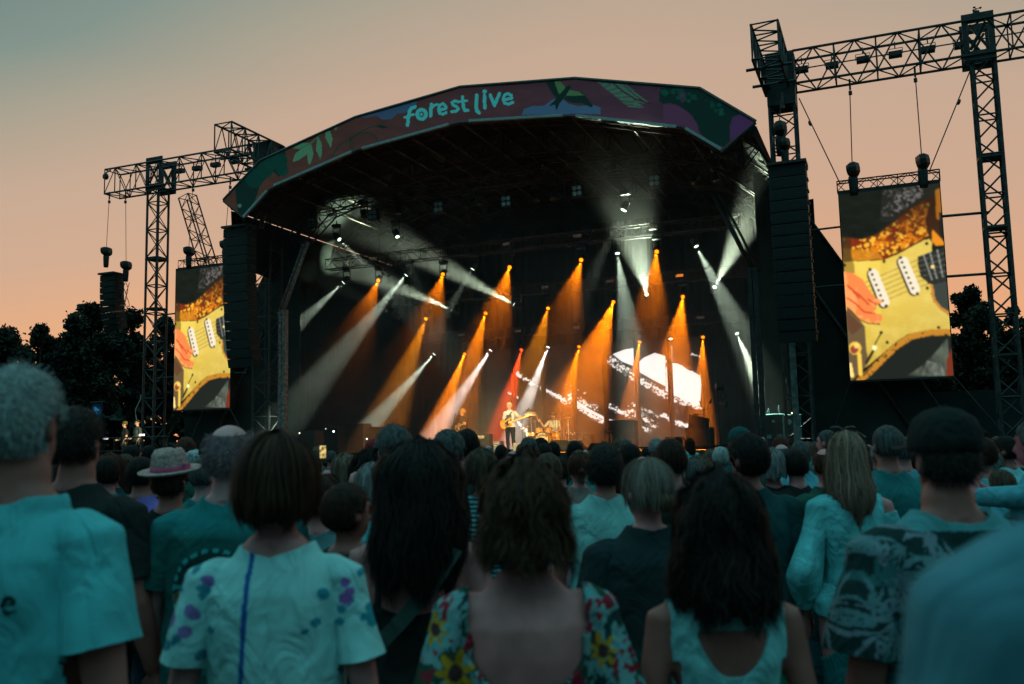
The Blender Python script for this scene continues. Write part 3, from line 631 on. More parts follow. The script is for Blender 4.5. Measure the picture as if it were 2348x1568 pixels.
row('lamp with an orange beam in the top row over the stage', -2, [(867,643,820,760,OR,2600,15,'orange'), (1015,629,980,745,OR,5200,15,'orange'), (1168,613,1130,745,OR,6500,15,'orange'), (1332,596,1292,735,OR,5200,15,'orange'), (1505,577,1488,740,OR,5500,15,'orange')])
row('lamp with an orange beam in the middle row over the stage', -6, [(976,731,912,900,OY,3600,14,'amber'), (1113,718,1062,900,OR,6500,14,'orange'), (1256,707,1216,860,OY,3400,14,'amber'), (1406,692,1350,850,OR,11000,18,'orange'), (1565,680,1545,830,OR,8500,15,'orange')], 3.6)
row('lamp with a low orange or red beam in the back row', -9.5, [(1065,811,1000,985,OR,12500,14,'orange'), (1195,802,1148,990,RD,9500,15,'red'), (1327,795,1294,940,OR,9500,13,'orange'), (1466,784,1440,960,OR,8500,13,'orange'), (1611,773,1608,920,OR,9500,12,'orange')], 2.6)
row('lamp with a wide pale green beam thrown upwards', -6, [(1036,711,770,594,GW,9500,14,'green white'), (1178,698,925,560,GW,10500,15,'green white'), (1482,675,1444,480,GW,6800,18,'green white'), (1638,658,1756,420,GW,8000,15,'green white')], [1.6, 2., 6., 5.2])
row('lamp with a thin white beam in the top row', -2, [(787,648,655,770,WH,3200,12,'white'), (931,631,850,728,WH,4600,12,'white'), (1083,617,1040,690,WH,700,11,'white'), (1415,581,1442,760,WH,3800,15,'white'), (1596,565,1690,745,WH,3600,14,'white')], [1., .6, .2, .8, .6])
row('lamp with a thin white beam in the back row', -9.2, [(995,812,850,975,WH,9500,11,'white'), (1124,803,1010,975,WP,17000,12,'warm white'), (1256,796,1190,970,WP,18000,12,'warm white'), (1537,777,1543,840,WP,1500,9,'warm white'), (1689,765,1757,925,GW,16000,12,'green white')], [1.5, 1.5, 1.5, .5, 1.5])
row('lamp with a short pale beam on the high front truss', 0, [(778,549,880,652,WH,1700,11,'white'), (911,543,930,590,WH,400,10,'white'), (1428,481,1408,525,WH,700,10,'white')], .2)
p = at_n(901, 721, -3); fixture(p, at_n(860, 700, -3)-p, 'lone dim lamp aimed sideways below the first middle-row beams', WH, 160, 12, 'white')
# unlit heads hanging between the lit ones
for i, (x, y) in enumerate([(835,498),(912,490),(1068,478),(1100,470),(1230,462),(1268,456),(1590,420),(1640,416)]):
    p = at_n(x, y, -1); fixture(p, Vector((.1, -.3, -1)), 'unlit lamp on the blinder truss, %s from the left' % (o5+['eighth', 'ninth'])[i], group='unlit lamps')
# four-cell blinders with bright rings
RING = mat('reflector_ring', (.45, .62, .62), .25, .2, 8, .5, .6)
for i, (x, y) in enumerate([(713,510),(853,492),(1004,474),(1159,461),(1322,437),(1499,414)]):
    p = at_n(x, y, -1); t = thing('blinder_light', 'unlit four-cell blinder lamp with shiny rings, %s from the left' % o5[i], 'blinder', p, 'four-cell blinder lamps')
    m = MB(); m.box(p-NX*.1, SX*.21, NX*.08, Z*.23); m.tube(p+Z*.2, p+Z*.5, .025); m.build('housing', BLK, t)
    for a in (-1, 1):
        for b in (-1, 1):
            c = p+SX*a*.095+Z*b*.105-NX*.015; m = MB(); m.lathe(c, NX, [(.088, 0), (.090, .02), (.072, .022), (.06, -.0), (.03, -.012), (.002, -.015)], 16); m.build('cell', RING, t)
for i, (x, y) in enumerate([(858,593),(1006,576),(1161,560),(1324,541),(1498,522),(1058,768),(1188,759),(1250,659),(1322,751),(1399,645),(1558,632),(1606,728)]):
    n = -2 if i < 5 else (-6 if y < 700 else -8.5)
    p = at_n(x, y, n); t = thing('wash_panel', 'small brownish rectangular light panel, %s' % ['over the first top-row orange lamp','over the second top-row orange lamp','over the third top-row orange lamp','over the fourth top-row orange lamp','over the fifth top-row orange lamp','low, just over the first back-row lamp','low, over the red beam lamp','between the second and third middle-row beams','low, over the third back-row lamp','high above the brightest orange beam','glowing orange at the right end of the middle row','low, over the last back-row orange lamp'][i], 'light panel', p, 'light panels on the trusses')
    m = MB(); m.box(p, SX*.17, NX*.05, Z*.065); m.tube(p+Z*.06, p+Z*.25, .02); m.build('housing', BLK, t)
    m = MB(); m.box(p+NX*.055, SX*.155, NX*.006, Z*.052); m.build('front', lens_mat('panel_lit', (1, .25, .03), .9) if i == 10 else lens_mat('panel_dim', (.30, .20, .15), .12), t)
for n, z, s0, s1, nm in ((-2, 9.45, -8.6, 8.6, 'top'), (-6, 8.35, -8.4, 8.4, 'middle'), (-9.4, 7.0, -8, 8.4, 'back'), (-1, 11.75, -9, 8.8, 'high front')):
    t = thing('light_truss', 'aluminium %s truss hanging over the stage with lamps under it' % nm, 'truss', S(0, n, z), 'light trusses over the stage')
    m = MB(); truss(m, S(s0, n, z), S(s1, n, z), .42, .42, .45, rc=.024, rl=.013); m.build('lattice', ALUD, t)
    for s_ in (s0+2.5, s1-2.5): m = MB(); m.tube(S(s_, n, z+.2), S(s_, n, 12.6 if n > -9 else 12.4), .012, 4); m.build('hanging_chain', ALUD, t)
# ---- stage smoke, thin and patchy, which shows the beams
sm_ = bpy.data.materials.new('smoke'); sm_.use_nodes = True; t_ = sm_.node_tree; t_.nodes.clear()
out = t_.nodes.new('ShaderNodeOutputMaterial'); pv = t_.nodes.new('ShaderNodeVolumePrincipled'); pv.inputs['Color'].default_value = (.92, .92, .90, 1); pv.inputs['Anisotropy'].default_value = .1
tcn = t_.nodes.new('ShaderNodeTexCoord')
def nz(scale, det, dist=0.):
    n = t_.nodes.new('ShaderNodeTexNoise'); n.inputs['Scale'].default_value = scale; n.inputs['Detail'].default_value = det; n.inputs['Distortion'].default_value = dist
    t_.links.new(tcn.outputs['Object'], n.inputs['Vector']); return n.outputs['Fac']
def mp(v, a, b, c, d):
    r = t_.nodes.new('ShaderNodeMapRange'); t_.links.new(v, r.inputs[0])
    for i, q in enumerate((a, b, c, d)): r.inputs[i+1].default_value = q
    return r.outputs[0]
def mul(a, b):
    m_ = t_.nodes.new('ShaderNodeMath'); m_.operation = 'MULTIPLY'; t_.links.new(a, m_.inputs[0]); t_.links.new(b, m_.inputs[1]); return m_.outputs[0]
dens = mul(mp(nz(.42, 2, .6), .34, .62, .40, 1.), mp(nz(1.9, 3, .6), .30, .68, .55, 1.35))
sepv = t_.nodes.new('ShaderNodeSeparateXYZ'); t_.links.new(tcn.outputs['Object'], sepv.inputs[0])
dens = mul(dens, mp(sepv.outputs['Y'], -4.0, -1.0, .08, 1.)) ; dens = mul(dens, mp(sepv.outputs['Y'], -8.5, -7.0, 0., 1.)); dens = mul(dens, mp(sepv.outputs['Z'], 3.0, 4.8, 1., .1))
sc_m = t_.nodes.new('ShaderNodeMath'); sc_m.operation = 'MULTIPLY'; sc_m.inputs[1].default_value = .035; t_.links.new(dens, sc_m.inputs[0]); t_.links.new(sc_m.outputs[0], pv.inputs['Density'])
t_.links.new(pv.outputs[0], out.inputs['Volume'])
m = MB(); m.box((0, 0, 0), Vector((10.35, 0, 0)), Vector((0, 8.6, 0)), Vector((0, 0, 5.3)))
o = m.build('stage_smoke', sm_); o.location = S(0, -2.3, 6.8); o.rotation_euler = (0, 0, -YAW); o['kind'] = 'stuff'
tag(o, 'thin patchy smoke filling the stage and catching the light beams', 'smoke')
# ================================================================ STAGE GEAR
FL = 1.405
WOODY = mat('amp_black', (.035, .040, .036), .6, .3, 10); GOLD = mat('brass', (.65, .36, .10), .3, .25, 8, .6, .5); TAN = mat('tan_case', (.36, .25, .05), .6, .3, 8); TEALE = mat('case_edge', (.12, .36, .36), .4, .2, 6, .3, .5)
def sbx(px0, px1, py0, py1, n, depth, floor=True):
    """stage-frame box limits behind a rectangle of the photo, standing on the deck"""
    s0 = sp(px0, n, py1); s1 = sp(px1, n, py1); z1 = sn(at_n((px0+px1)/2, py0, n))[2]; z0 = FL if floor else sn(at_n((px0+px1)/2, py1, n))[2]
    return s0, s1, n-depth, n, z0, z1
def cased(name, label, cat, lim, body, edge=None, extra=None, group=None):
    s0, s1, n0, n1, z0, z1 = lim; t = thing(name, label, cat, S((s0+s1)/2, (n0+n1)/2, z0), group)
    m = MB(); m.sbox(*lim); b = m.build('body', body, t)
    if edge:
        m = MB(); r = .022
        for s_ in (s0, s1):
            for n_ in (n0, n1): m.tube(S(s_, n_, z0), S(s_, n_, z1), r, 4)
        for z_ in (z0+r, z1):
            m.tube(S(s0, n1, z_), S(s1, n1, z_), r, 4); m.tube(S(s0, n0, z_), S(s1, n0, z_), r, 4)
            m.tube(S(s0, n0, z_), S(s0, n1, z_), r, 4); m.tube(S(s1, n0, z_), S(s1, n1, z_), r, 4)
        m.build('edge_trim', edge, b)
    if extra: extra(t, lim)
    return t
def amp_face(t, l):
    m = MB(); m.sbox(l[0]+.04, l[0]+(l[1]-l[0])*.68, l[3], l[3]+.012, l[5]-.17, l[5]-.06); p_ = m.build('control_panel', mat('silver_panel', (.6, .5, .36), .4, .1, 9, .3), t)
    for k in range(6): m = MB(); c = S(l[0]+.09+k*.05, l[3]+.02, l[5]-.115); m.tube(c, c+NX*.02, .014, 8); m.build('knob', BLK, p_)
    m = MB(); m.sbox(l[0]+.2, l[0]+.27, l[3], l[3]+.012, l[4]+.04, l[4]+.12); m.build('badge', MATS['silver_panel'], t)
cased('amplifier_head', 'dark guitar amplifier head with a row of knobs on a silver panel', 'amplifier', (lambda q: (q[0], q[1], q[2], q[3], FL+.24, q[5]))(sbx(1087, 1121, 995, 1014, -2.2, .35)), WOODY, None, amp_face)
def grl(t, l):
    m = MB(); m.sbox(l[0]+.03, l[1]-.03, l[3], l[3]+.01, l[4]+.03, l[5]-.05); m.build('grille', BLACK, t)
cased('speaker_cabinet', 'low dark speaker cabinet under the amplifier head', 'speaker', (lambda q: (q[0]-.02, q[1]+.09, q[2], q[3], FL, FL+.235))(sbx(1087, 1121, 995, 1014, -2.2, .42)), WOODY, ALUD, grl)
def slots(t, l):
    for k in range(3): m = MB(); z_ = l[5]-.08-k*.09; m.sbox(l[0]+.03, l[1]-.03, l[3], l[3]+.012, z_-.022, z_+.022); m.build('rack_unit', mat('rack_silver', (.55, .55, .5), .4, .2, 12, .3), t)
cased('equipment_rack', 'small silver fronted equipment rack between the amplifier and the bassist', 'rack', sbx(1131, 1146, 1011, 1028, -1.6, .4), ALU, None, slots)
def wedge(label, px0, px1, py0, py1, n, col, flip=1, high=None):
    s0, s1, n0, n1, z0, z1 = sbx(px0, px1, py0, py1, n, .5); t = thing('monitor_wedge', label, 'monitor speaker', S((s0+s1)/2, n-.2, z0), 'floor monitors')
    m = MB(); m.prism([S(s0, n, z0), S(s0, n-.55, z0), S(s0, n-.50, z0+(z1-z0)*.45), S(s0, n-.05, z1)], SX*(s1-s0)); m.build('cabinet', col, t)
    m = MB(); a = S(s0+.03, n-.47, z0+(z1-z0)*.5+.02); b = S(s0+.03, n-.09, z1-.01); d = SX*(s1-s0-.06); m.prism([a, b, b+Z*.012, a+Z*.012], d); m.build('grille', BLACK, t)
wedge('pale floor monitor at the feet of the bassist', 1176, 1193, 1015, 1030, .6, mat('wedge_pale', (.34, .32, .24), .7, .2, 9))
wedge('black floor monitor in front of the drums', 1262, 1300, 1009, 1030, .3, BLACK); wedge('black floor monitor right of the drum kit front', 1302, 1332, 1010, 1030, .3, BLACK)
wedge('long black floor monitor beside the big angled speaker', 1524, 1568, 1001, 1022, -1, BLACK)
cased('keyboard_case', 'tall black case standing upright left of the keyboard stool', 'case', sbx(1396, 1454, 964, 1013, -3.2, .6), BLACK, BLK)
cased('equipment_case', 'low yellow case below the tall black case', 'case', sbx(1404, 1440, 1008, 1022, -2.4, .4), TAN, BLK)
cased('equipment_case', 'low black case with a warm rim, left of the stool', 'case', sbx(1361, 1381, 1016, 1026, -2.4, .4), BLACK, ALUD)
cased('equipment_case', 'brown case right behind the drum kit', 'case', sbx(1318, 1337, 994, 1012, -5, .5), mat('brown_case', (.08, .05, .035), .8, .3, 5), None)
cased('equipment_case', 'second brown case farther right behind the drum kit', 'case', sbx(1338, 1356, 996, 1012, -5, .5), MATS['brown_case'], None)
cased('speaker_stack', 'wide black speaker cabinet carrying the big angled wedge', 'speaker', sbx(1573, 1628, 981, 1020, -1.4, .8), BLACK, ALUD)
l = sbx(1573, 1628, 981, 1020, -1.4, .8)
t = thing('angled_speaker', 'large black angled side-fill speaker on the wide cabinet', 'speaker', S((l[0]+l[1])/2, -1.8, l[5]))
a0, a1, a2, a3 = (at_n(*q, -1.5) for q in ((1579.6, 950), (1577, 981), (1617, 981), (1619, 959)))
m = MB(); m.prism([a0, a1+Z*.005, a2+Z*.005, a3], -NX*.6); m.build('cabinet', BLACK, t)
m = MB(); m.tube(a0+NX*.01, a3+NX*.01, .012, 4); m.build('top_edge', ALUD, t)
for i, (q, lb) in enumerate((((1753, 1798, 950, 1017), 'tall flight case with pale teal edges at the stage right side'), ((1799, 1838, 951, 1017), 'second tall flight case, dark with round badge and recessed handles'))):
    def hd(t, l, i=i):
        for k in range(2): m = MB(); c = (l[0]+l[1])/2+(k-.5)*.34; m.sbox(c-.08, c+.08, l[3]+.003, l[3]+.02, l[4]+.30, l[4]+.42); m.build('handle', TEALE, t)
        m = MB(); c = S(l[0]+.16 if i else (l[0]+l[1])/2, l[3]+.01, l[5]-.22); m.tube(c, c+NX*.01, .09 if i else .05, 16); m.build('badge', TEALE, t)
    cased('flight_case', lb, 'flight case', sbx(*q, -.2, .8), BLK, TEALE, hd, 'flight cases')
m = MB(); p = at_n(1762, 950, -.5); m.lathe(p, Z, [(.04, 0), (.04, .12), (.015, .16), (.015, .2)], 8); tag(m.build('bottle', mat('clear_plastic', (.35, .45, .45), .2, .1, 8), base=p), 'short plastic bottle on top of the tall flight case', 'bottle')
m = MB(); p = at_n(1786, 950, -.5); m.lathe(p, Z, [(.035, 0), (.035, .2), (.013, .26), (.013, .3)], 8); tag(m.build('bottle', MATS['clear_plastic'], base=p), 'taller plastic bottle on the inner edge of the flight cases', 'bottle')
# stool
c = at_n(1396.5, 990, -2.6); s_ = sn(c); t = thing('stool', 'round black stool with brass-coloured legs in front of the tall case', 'stool', S(s_[0], s_[1], FL))
m = MB(); m.lathe(S(s_[0], s_[1], c.z-.07), Z, [(.16, 0), (.19, .03), (.19, .10), (.15, .13)], 16); m.build('seat', BLK, t)
for k in range(4):
    a = PI/4+k*PI/2; m = MB(); m.tube(S(s_[0]+.08*math.cos(a), s_[1]+.08*math.sin(a), c.z-.06), S(s_[0]+.24*math.cos(a), s_[1]+.24*math.sin(a), FL), .014, 6); m.build('leg', GOLD, t)
m = MB(); m.lathe(S(s_[0], s_[1], FL+.25), Z, [(.17, 0), (.17, .015)], 16); m.build('foot_ring', GOLD, t)
# stands
def tripod(m, s_, n, r=.28):
    for k in range(3): a = .5+k*2.09; m.tube(S(s_, n, FL+.22), S(s_+r*math.cos(a), n+r*math.sin(a), FL+.01), .010, 5)
def mic(mb, p, d, r=.022): d = Vector(d).normalized(); mb.tube(p-d*.15, p, .012, 6, r2=.016); mb.lathe(p, d, [(.017, 0), (r, .015), (r*1.15, .035), (r*.7, .06)], 8)
def mic_stand(label, px, n, pyt, boom=None, mc=True):
    s_ = sp(px, n); t = thing('microphone_stand', label, 'microphone stand', S(s_, n, FL), 'microphone stands'); p = at_n(px, pyt, n); p = S(s_, n, p.z)
    m = MB(); tripod(m, s_, n); m.tube(S(s_, n, FL), p, .011, 6); m.build('pole', BLK, t)
    if boom:
        q = at_n(*boom, n+.1); m = MB(); m.tube(p, q, .008, 5); m.build('boom', BLK, t); m = MB(); mic(m, q, q-p); m.build('microphone', BLK, t)
    return t
mic_stand('tall microphone stand right beside the bassist, boom to the right', 1197, .1, 948, (1210, 938))
mic_stand('straight dark microphone stand between drummer and orange cymbal', 1289, -1.5, 938)
t = mic_stand('microphone stand leaning up to the singing guitarist', 1037, -.4, 985, (1043, 952))
s_ = sp(1615.7, -1.1); t = thing('microphone_stand', 'stand holding three microphones above the big angled speaker', 'microphone stand', S(s_, -1.1, FL), 'microphone stands')
m = MB(); tripod(m, s_, -1.1); m.tube(S(s_, -1.1, FL), S(s_, -1.1, at_n(1615, 937, -1.1).z), .012); m.build('pole', BLK, t)
for a, b, r in (((1610, 938), (1607, 929), .022), ((1620, 938), (1626, 925), .045), ((1612, 950), (1600, 950), .04)):
    m = MB(); A = at_n(*a, -1.1); Bq = at_n(*b, -1.1); m.tube(S(s_, -1.1, A.z), A, .009, 5); m.tube(A, Bq, .01, 5); dd = (Bq-A).normalized(); m.lathe(Bq, dd, [(r*.5, 0), (r, .03), (r, .13), (r*.4, .17)], 8); m.build('microphone', BLK, t)
s_ = sp(1650, -.6); t = thing('lamp_stand', 'tall lamp stand with two black lanterns silhouetted right of the bright wall', 'lamp stand', S(s_, -.6, FL))
m = MB(); tripod(m, s_, -.6, .4); m.tube(S(s_, -.6, FL), S(s_, -.6, at_n(1650, 893, -.6).z), .016); m.build('pole', BLK, t)
for (x, y, w_, dr) in ((1650, 887, 1., -1), (1655, 926, .75, 1)):
    c = at_n(x, y, -.6); d = (SX*dr*.9+NX*.3+Z*(.12 if dr < 0 else -.3)).normalized(); m = MB(); m.lathe(c-d*.14*w_, d, [(.05*w_, 0), (.11*w_, .03), (.12*w_, .16), (.16*w_, .27), (.15*w_, .28)], 8); m.box(c+d*.1+Z*.12*w_, SX*.08*w_, NX*.08, Z*.01); h_ = m.build('lantern', BLK, t)
m = MB(); c = at_n(1658, 907, -.58); m.path([c+SX*.1*math.cos(a)+Z*.12*math.sin(a) for a in np.linspace(0, 6.28, 14)], .007, 4); m.path([c+SX*.07*math.cos(a)+Z*.15*math.sin(a)-SX*.02 for a in np.linspace(0, 6.28, 12)], .007, 4); m.build('coiled_cable', BLK, t)
# drum kit
KN = -2.4; ks = sp(1243, KN+.5)
kit = thing('drum_kit', 'amber drum kit with a cream bass drum head and several cymbals', 'drum kit', S(ks, KN, FL))
DR = FL+.12
m = MB(); m.sbox(ks-1.5, ks+1.7, KN-1.6, KN+.95, FL, DR); m.build('riser', BLK, kit)
AMB = mat('amber_shell', (.72, .30, .03), .25, .3, 14, 0, .6); CREAM = mat('drum_head', (.70, .55, .28), .5, .12, 9); CHR = mat('chrome', (.6, .55, .5), .2, .2, 9, .9, .6)
cb = at_n(1242.5, 1007, KN+.6); rb_ = .27
m = MB(); m.tube(cb, cb-NX*.42, rb_, 28); b_ = m.build('bass_drum', AMB, kit)
m = MB(); m.lathe(cb+NX*.001, NX, [(rb_+.012, -.03), (rb_+.012, .015), (rb_-.012, .018), (rb_-.02, .01)], 28); m.build('hoop', mat('hoop_dark', (.05, .04, .03), .4, .2), b_)
m = MB(); m.lathe(cb+NX*.004, NX, [(rb_-.018, 0), (rb_-.02, .01), (.002, .012)], 28); m.build('front_head', CREAM, b_)
tx = bpy.data.curves.new('lettering', 'FONT'); tx.body = 'Ludwig'; tx.size = .15; tx.align_x = 'CENTER'; tx.shear = .35; tx.extrude = .002; tx.offset = .002
to = bpy.data.objects.new('lettering', tx); COL.objects.link(to); to.matrix_world = Matrix.Translation(cb+NX*.02+Z*.11-C0*0) @ Matrix(((SX.x, 0, NX.x, 0), (SX.y, 0, NX.y, 0), (0, 1, 0, 0), (0, 0, 0, 1)))
dg = bpy.context.evaluated_depsgraph_get(); me = bpy.data.meshes.new_from_object(to.evaluated_get(dg)); mw = to.matrix_world.copy(); bpy.data.objects.remove(to); me.transform(mw); me.transform(Matrix.Translation(-Vector(kit['_b'])))
me.materials.clear(); me.materials.append(BLK); lo = bpy.data.objects.new('lettering', me); COL.objects.link(lo); lo.parent = b_
def drum(x, y, n, r, h, tilt=.25, leg=False, nm='tom'):
    c = at_n(x, y, n); ax = (Z+NX*-tilt).normalized(); m = MB(); m.tube(c-ax*h/2, c+ax*h/2, r, 20); d_ = m.build(nm, AMB, kit)
    m = MB(); m.lathe(c+ax*(h/2-.02), ax, [(r+.008, 0), (r+.008, .03), (r-.01, .032), (.002, .028)], 20); m.build('rim', CHR, d_); m = MB(); m.lathe(c-ax*(h/2+.01), ax, [(r+.008, 0), (r+.008, .03)], 20); m.build('rim', CHR, d_)
    for k in range(6): m = MB(); a = k*1.047; q = ax.to_track_quat('Z', 'Y') @ Vector((math.cos(a)*(r+.012), math.sin(a)*(r+.012), 0)); m.tube(c+q-ax*.06, c+q+ax*.06, .010, 5); m.build('lug', CHR, d_)
    if leg:
        for k in range(3): m = MB(); a = k*2.09+.4; q = SX*math.cos(a)*(r+.02)+NX*math.sin(a)*(r+.02); m.tube(c+q, Vector((c.x+q.x, c.y+q.y, DR)), .010, 5); m.build('leg', CHR, kit)
drum(1236, 988.5, KN+.35, .13, .23); drum(1257, 988, KN+.3, .14, .23); drum(1275, 1000, KN, .2, .34, .0, True, 'floor_tom'); drum(1220, 996, KN-.1, .17, .14, .05, True, 'snare')
def cymbal(x, y, n, r, tilt, roll=0., mt=None):
    c = at_n(x, y, n); ax = (Z+NX*tilt+SX*roll).normalized(); m = MB(); m.lathe(c, ax, [(r, 0), (r*.5, .018), (.05, .028), (.03, .05), (.003, .055)], 26); m.build('cymbal', mt or GOLD, kit)
    m = MB(); m.tube(c-ax*.1, c+ax*.09, .008, 5); m.tube(c-ax*.1, Vector((c.x, c.y, DR+.2)), .010, 5); m.build('cymbal_stand', CHR, kit)
DBR = mat('dull_brass', (.30, .18, .08), .35, .3, 8, .5, .5)
cymbal(1218, 947, KN+.1, .25, .35, .45, mat('white_brass', (.8, .6, .4), .3, .1, 9, .5, .5)); cymbal(1301, 956, KN, .20, .25, -.12); cymbal(1207, 978, KN+.3, .17, .1, .1, DBR); cymbal(1209, 956, KN-.3, .20, .2, .3, DBR); cymbal(1226, 966, KN-.4, .2, .1, -.1, DBR); cymbal(1296, 978, KN-.2, .15, .1, 0, DBR); cymbal(1272, 952, KN+.5, .17, .12, 0, mat('dark_brass', (.07, .06, .035), .5, .3, 8, .3, .4))
m = MB(); m.path([at_n(1252, 979, KN+.4), at_n(1272, 983, KN+.4), at_n(1288, 976, KN+.4)], .010, 5); m.build('boom_arm', CHR, kit)
t = thing('percussion_rack', 'small percussion rack with pads and tiny lights right of the drums', 'percussion', S(sp(1307, KN), KN-.2, FL))
l = sbx(1298, 1317, 992, 1008, KN-.2, .35, False); m = MB(); m.sbox(*l); m.build('pad_box', mat('pad_brown', (.10, .06, .04), .5, .3, 9), t)
m = MB(); m.tube(S(l[0]+.05, KN-.3, FL), S(l[0]+.05, KN-.3, l[4]), .012); m.tube(S(l[1]-.05, KN-.3, FL), S(l[1]-.05, KN-.3, l[4]), .012); m.build('frame', CHR, t)
for k in range(5): m = MB(); c = at_n(1299+k*4.5, 993+(k % 2)*3, KN-.15); m.lathe(c, Z, [(.012, 0), (.014, .015), (.003, .025)], 6); m.build('indicator', lens_mat('indicator', (1, .6, .3), 1.5), t)
# dim gear deep on the left of the stage
for i, (q, n, lb) in enumerate((((742, 775, 978, 1003), -3, 'dark keyboard rig deep on the left of the stage'), ((790, 832, 972, 1003), -4, 'dark upright case behind the left keyboard rig'), ((838, 872, 980, 1003), -3, 'dark mixing desk case left of the grey-haired man'), ((690, 720, 988, 1005), -1, 'low dark case just inside the left stage post'))):
    cased('equipment_case', lb, 'case', sbx(*q, n, .7), BLK, STEEL)
for x, y, n, lb, c_, e_, r_ in ((765, 989, -2.9, 'bright bluish work lamp in the dark left of the stage', (.75, .8, 1), 14, .035), (687, 993, -.9, 'tiny orange lamp near the left stage post', (1, .7, .5), 6, .022), (841, 1006, -2, 'small greenish equipment light at the stage edge', (.6, 1, .9), 4, .03), (747, 983, -2.9, 'tiny dim lamp on the keyboard rig', (.9, 1, .95), 2, .02), (1815, 947, -.3, 'tiny orange lamp on the right flight cases', (1, .6, .25), 6, .02)):
    p = at_n(x, y, n); t = thing('work_lamp', lb, 'lamp', p); m = MB(); m.lathe(p-NX*.02, NX, [(r_*1.4, 0), (r_*1.4, .03), (r_, .032)], 10); m.build('housing', BLK, t)
    m = MB(); m.lathe(p+NX*.013, NX, [(r_, 0), (r_*.9, .012), (.002, .016)], 10); m.build('bulb', mat('bulb_%d' % x, c_, .4, .05, 5, emit=e_), t)
# ---- crew deck on the left
t = thing('side_platform', 'scaffold side deck with rails left of the stage, crew standing on it', 'platform', S(-16.5, 1.4, 0)); PZ = 1.24
m = MB(); m.sbox(-20, -13.2, .5, 2.2, PZ-.15, PZ); m.build('deck', BLK, t)
m = MB(); m.sbox(-20, -13.2, 2.15, 2.2, .05, PZ-.16); m.build('skirt', BLACK, t)
for s_ in (-19.8, -17.9, -16.05, -13.3): m = MB(); m.tube(S(s_, 2.15, PZ), S(s_, 2.15, PZ+1.1), .03, 6); m.build('rail_post', ALUD, t)
for z_ in (.55, 1.08): m = MB(); m.tube(S(-19.9, 2.15, PZ+z_), S(-13.2, 2.15, PZ+z_), .026, 6); m.build('rail', ALUD, t)
t = thing('work_desk', 'low crew desk with two small lit screens on the side deck', 'desk', S(-17.2, 1.5, PZ))
m = MB(); m.sbox(-18.8, -17.3, 1.2, 1.9, PZ+.78, PZ+.83); m.build('top', BLK, t)
for s_ in (-18.7, -17.4): m = MB(); m.tube(S(s_, 1.5, PZ), S(s_, 1.5, PZ+.78), .03); m.build('leg', BLK, t)
for x, y in ((242, 1005), (325, 997)): m = MB(); p = at_n(x, y, 1.9); m.box(p, SX*.14, NX*.01, (Z+SX*.3)*.035); m.build('lit_screen', lens_mat('screen_glow', (.9, .85, 1), 2.2), t)
t = thing('mic_boom', 'thin bent lamp arm rising behind the crew on the side deck', 'lamp arm', at_n(318, 1000, .6))
m = MB(); m.path([at_n(*q, .6) for q in ((322, 1040), (322, 1000), (321, 985), (314, 968), (311, 950), (310, 940), (322, 915), (323, 905))], .02, 5); m.build('arm', mat('pale_arm', (.35, .42, .34), .5, .3, 6), t)
bpos = at_n(233, 965, 2.6); t = thing('flag_banner', 'narrow blue banner with white marks hanging from a pole, far left', 'banner', Vector((bpos.x, bpos.y, 0)))
m = MB(); q = at_n(234.5, 921, 2.6); m.tube((q.x, q.y, 0), q+Z*.1, .03); m.tube(q+SX*.15, at_n(207, 922.5, 2.6), .025); m.build('pole', ALUD, t)
u, v = np.meshgrid(np.linspace(211, 231.5, 24), np.linspace(925, 975, 60)); Pg = np.array([[list(at_n(a, b, 2.6+.05*math.sin(b*.2))) for a, b in zip(ra, rb2)] for ra, rb2 in zip(u, v)])
p = Paint(u, v); p.C[:] = (22, 96, 150); p.C *= (.8+.3*fbm(u/6, v/8, 2))[..., None]
p.poly([(214, 934), (218, 931), (221, 933), (222, 936), (227, 938), (226, 942), (221, 941), (219, 944), (217, 941), (216, 937)], (150, 190, 220))
for k in range(5): p.line([(221.5+k*.9, 946+k*4), (223+k*.9, 948.5+k*4)], 2.2, (140, 185, 215))
grid_mesh('cloth', Pg, p.lin(), vmat('flag_print'), np.array(t['_b']), t)
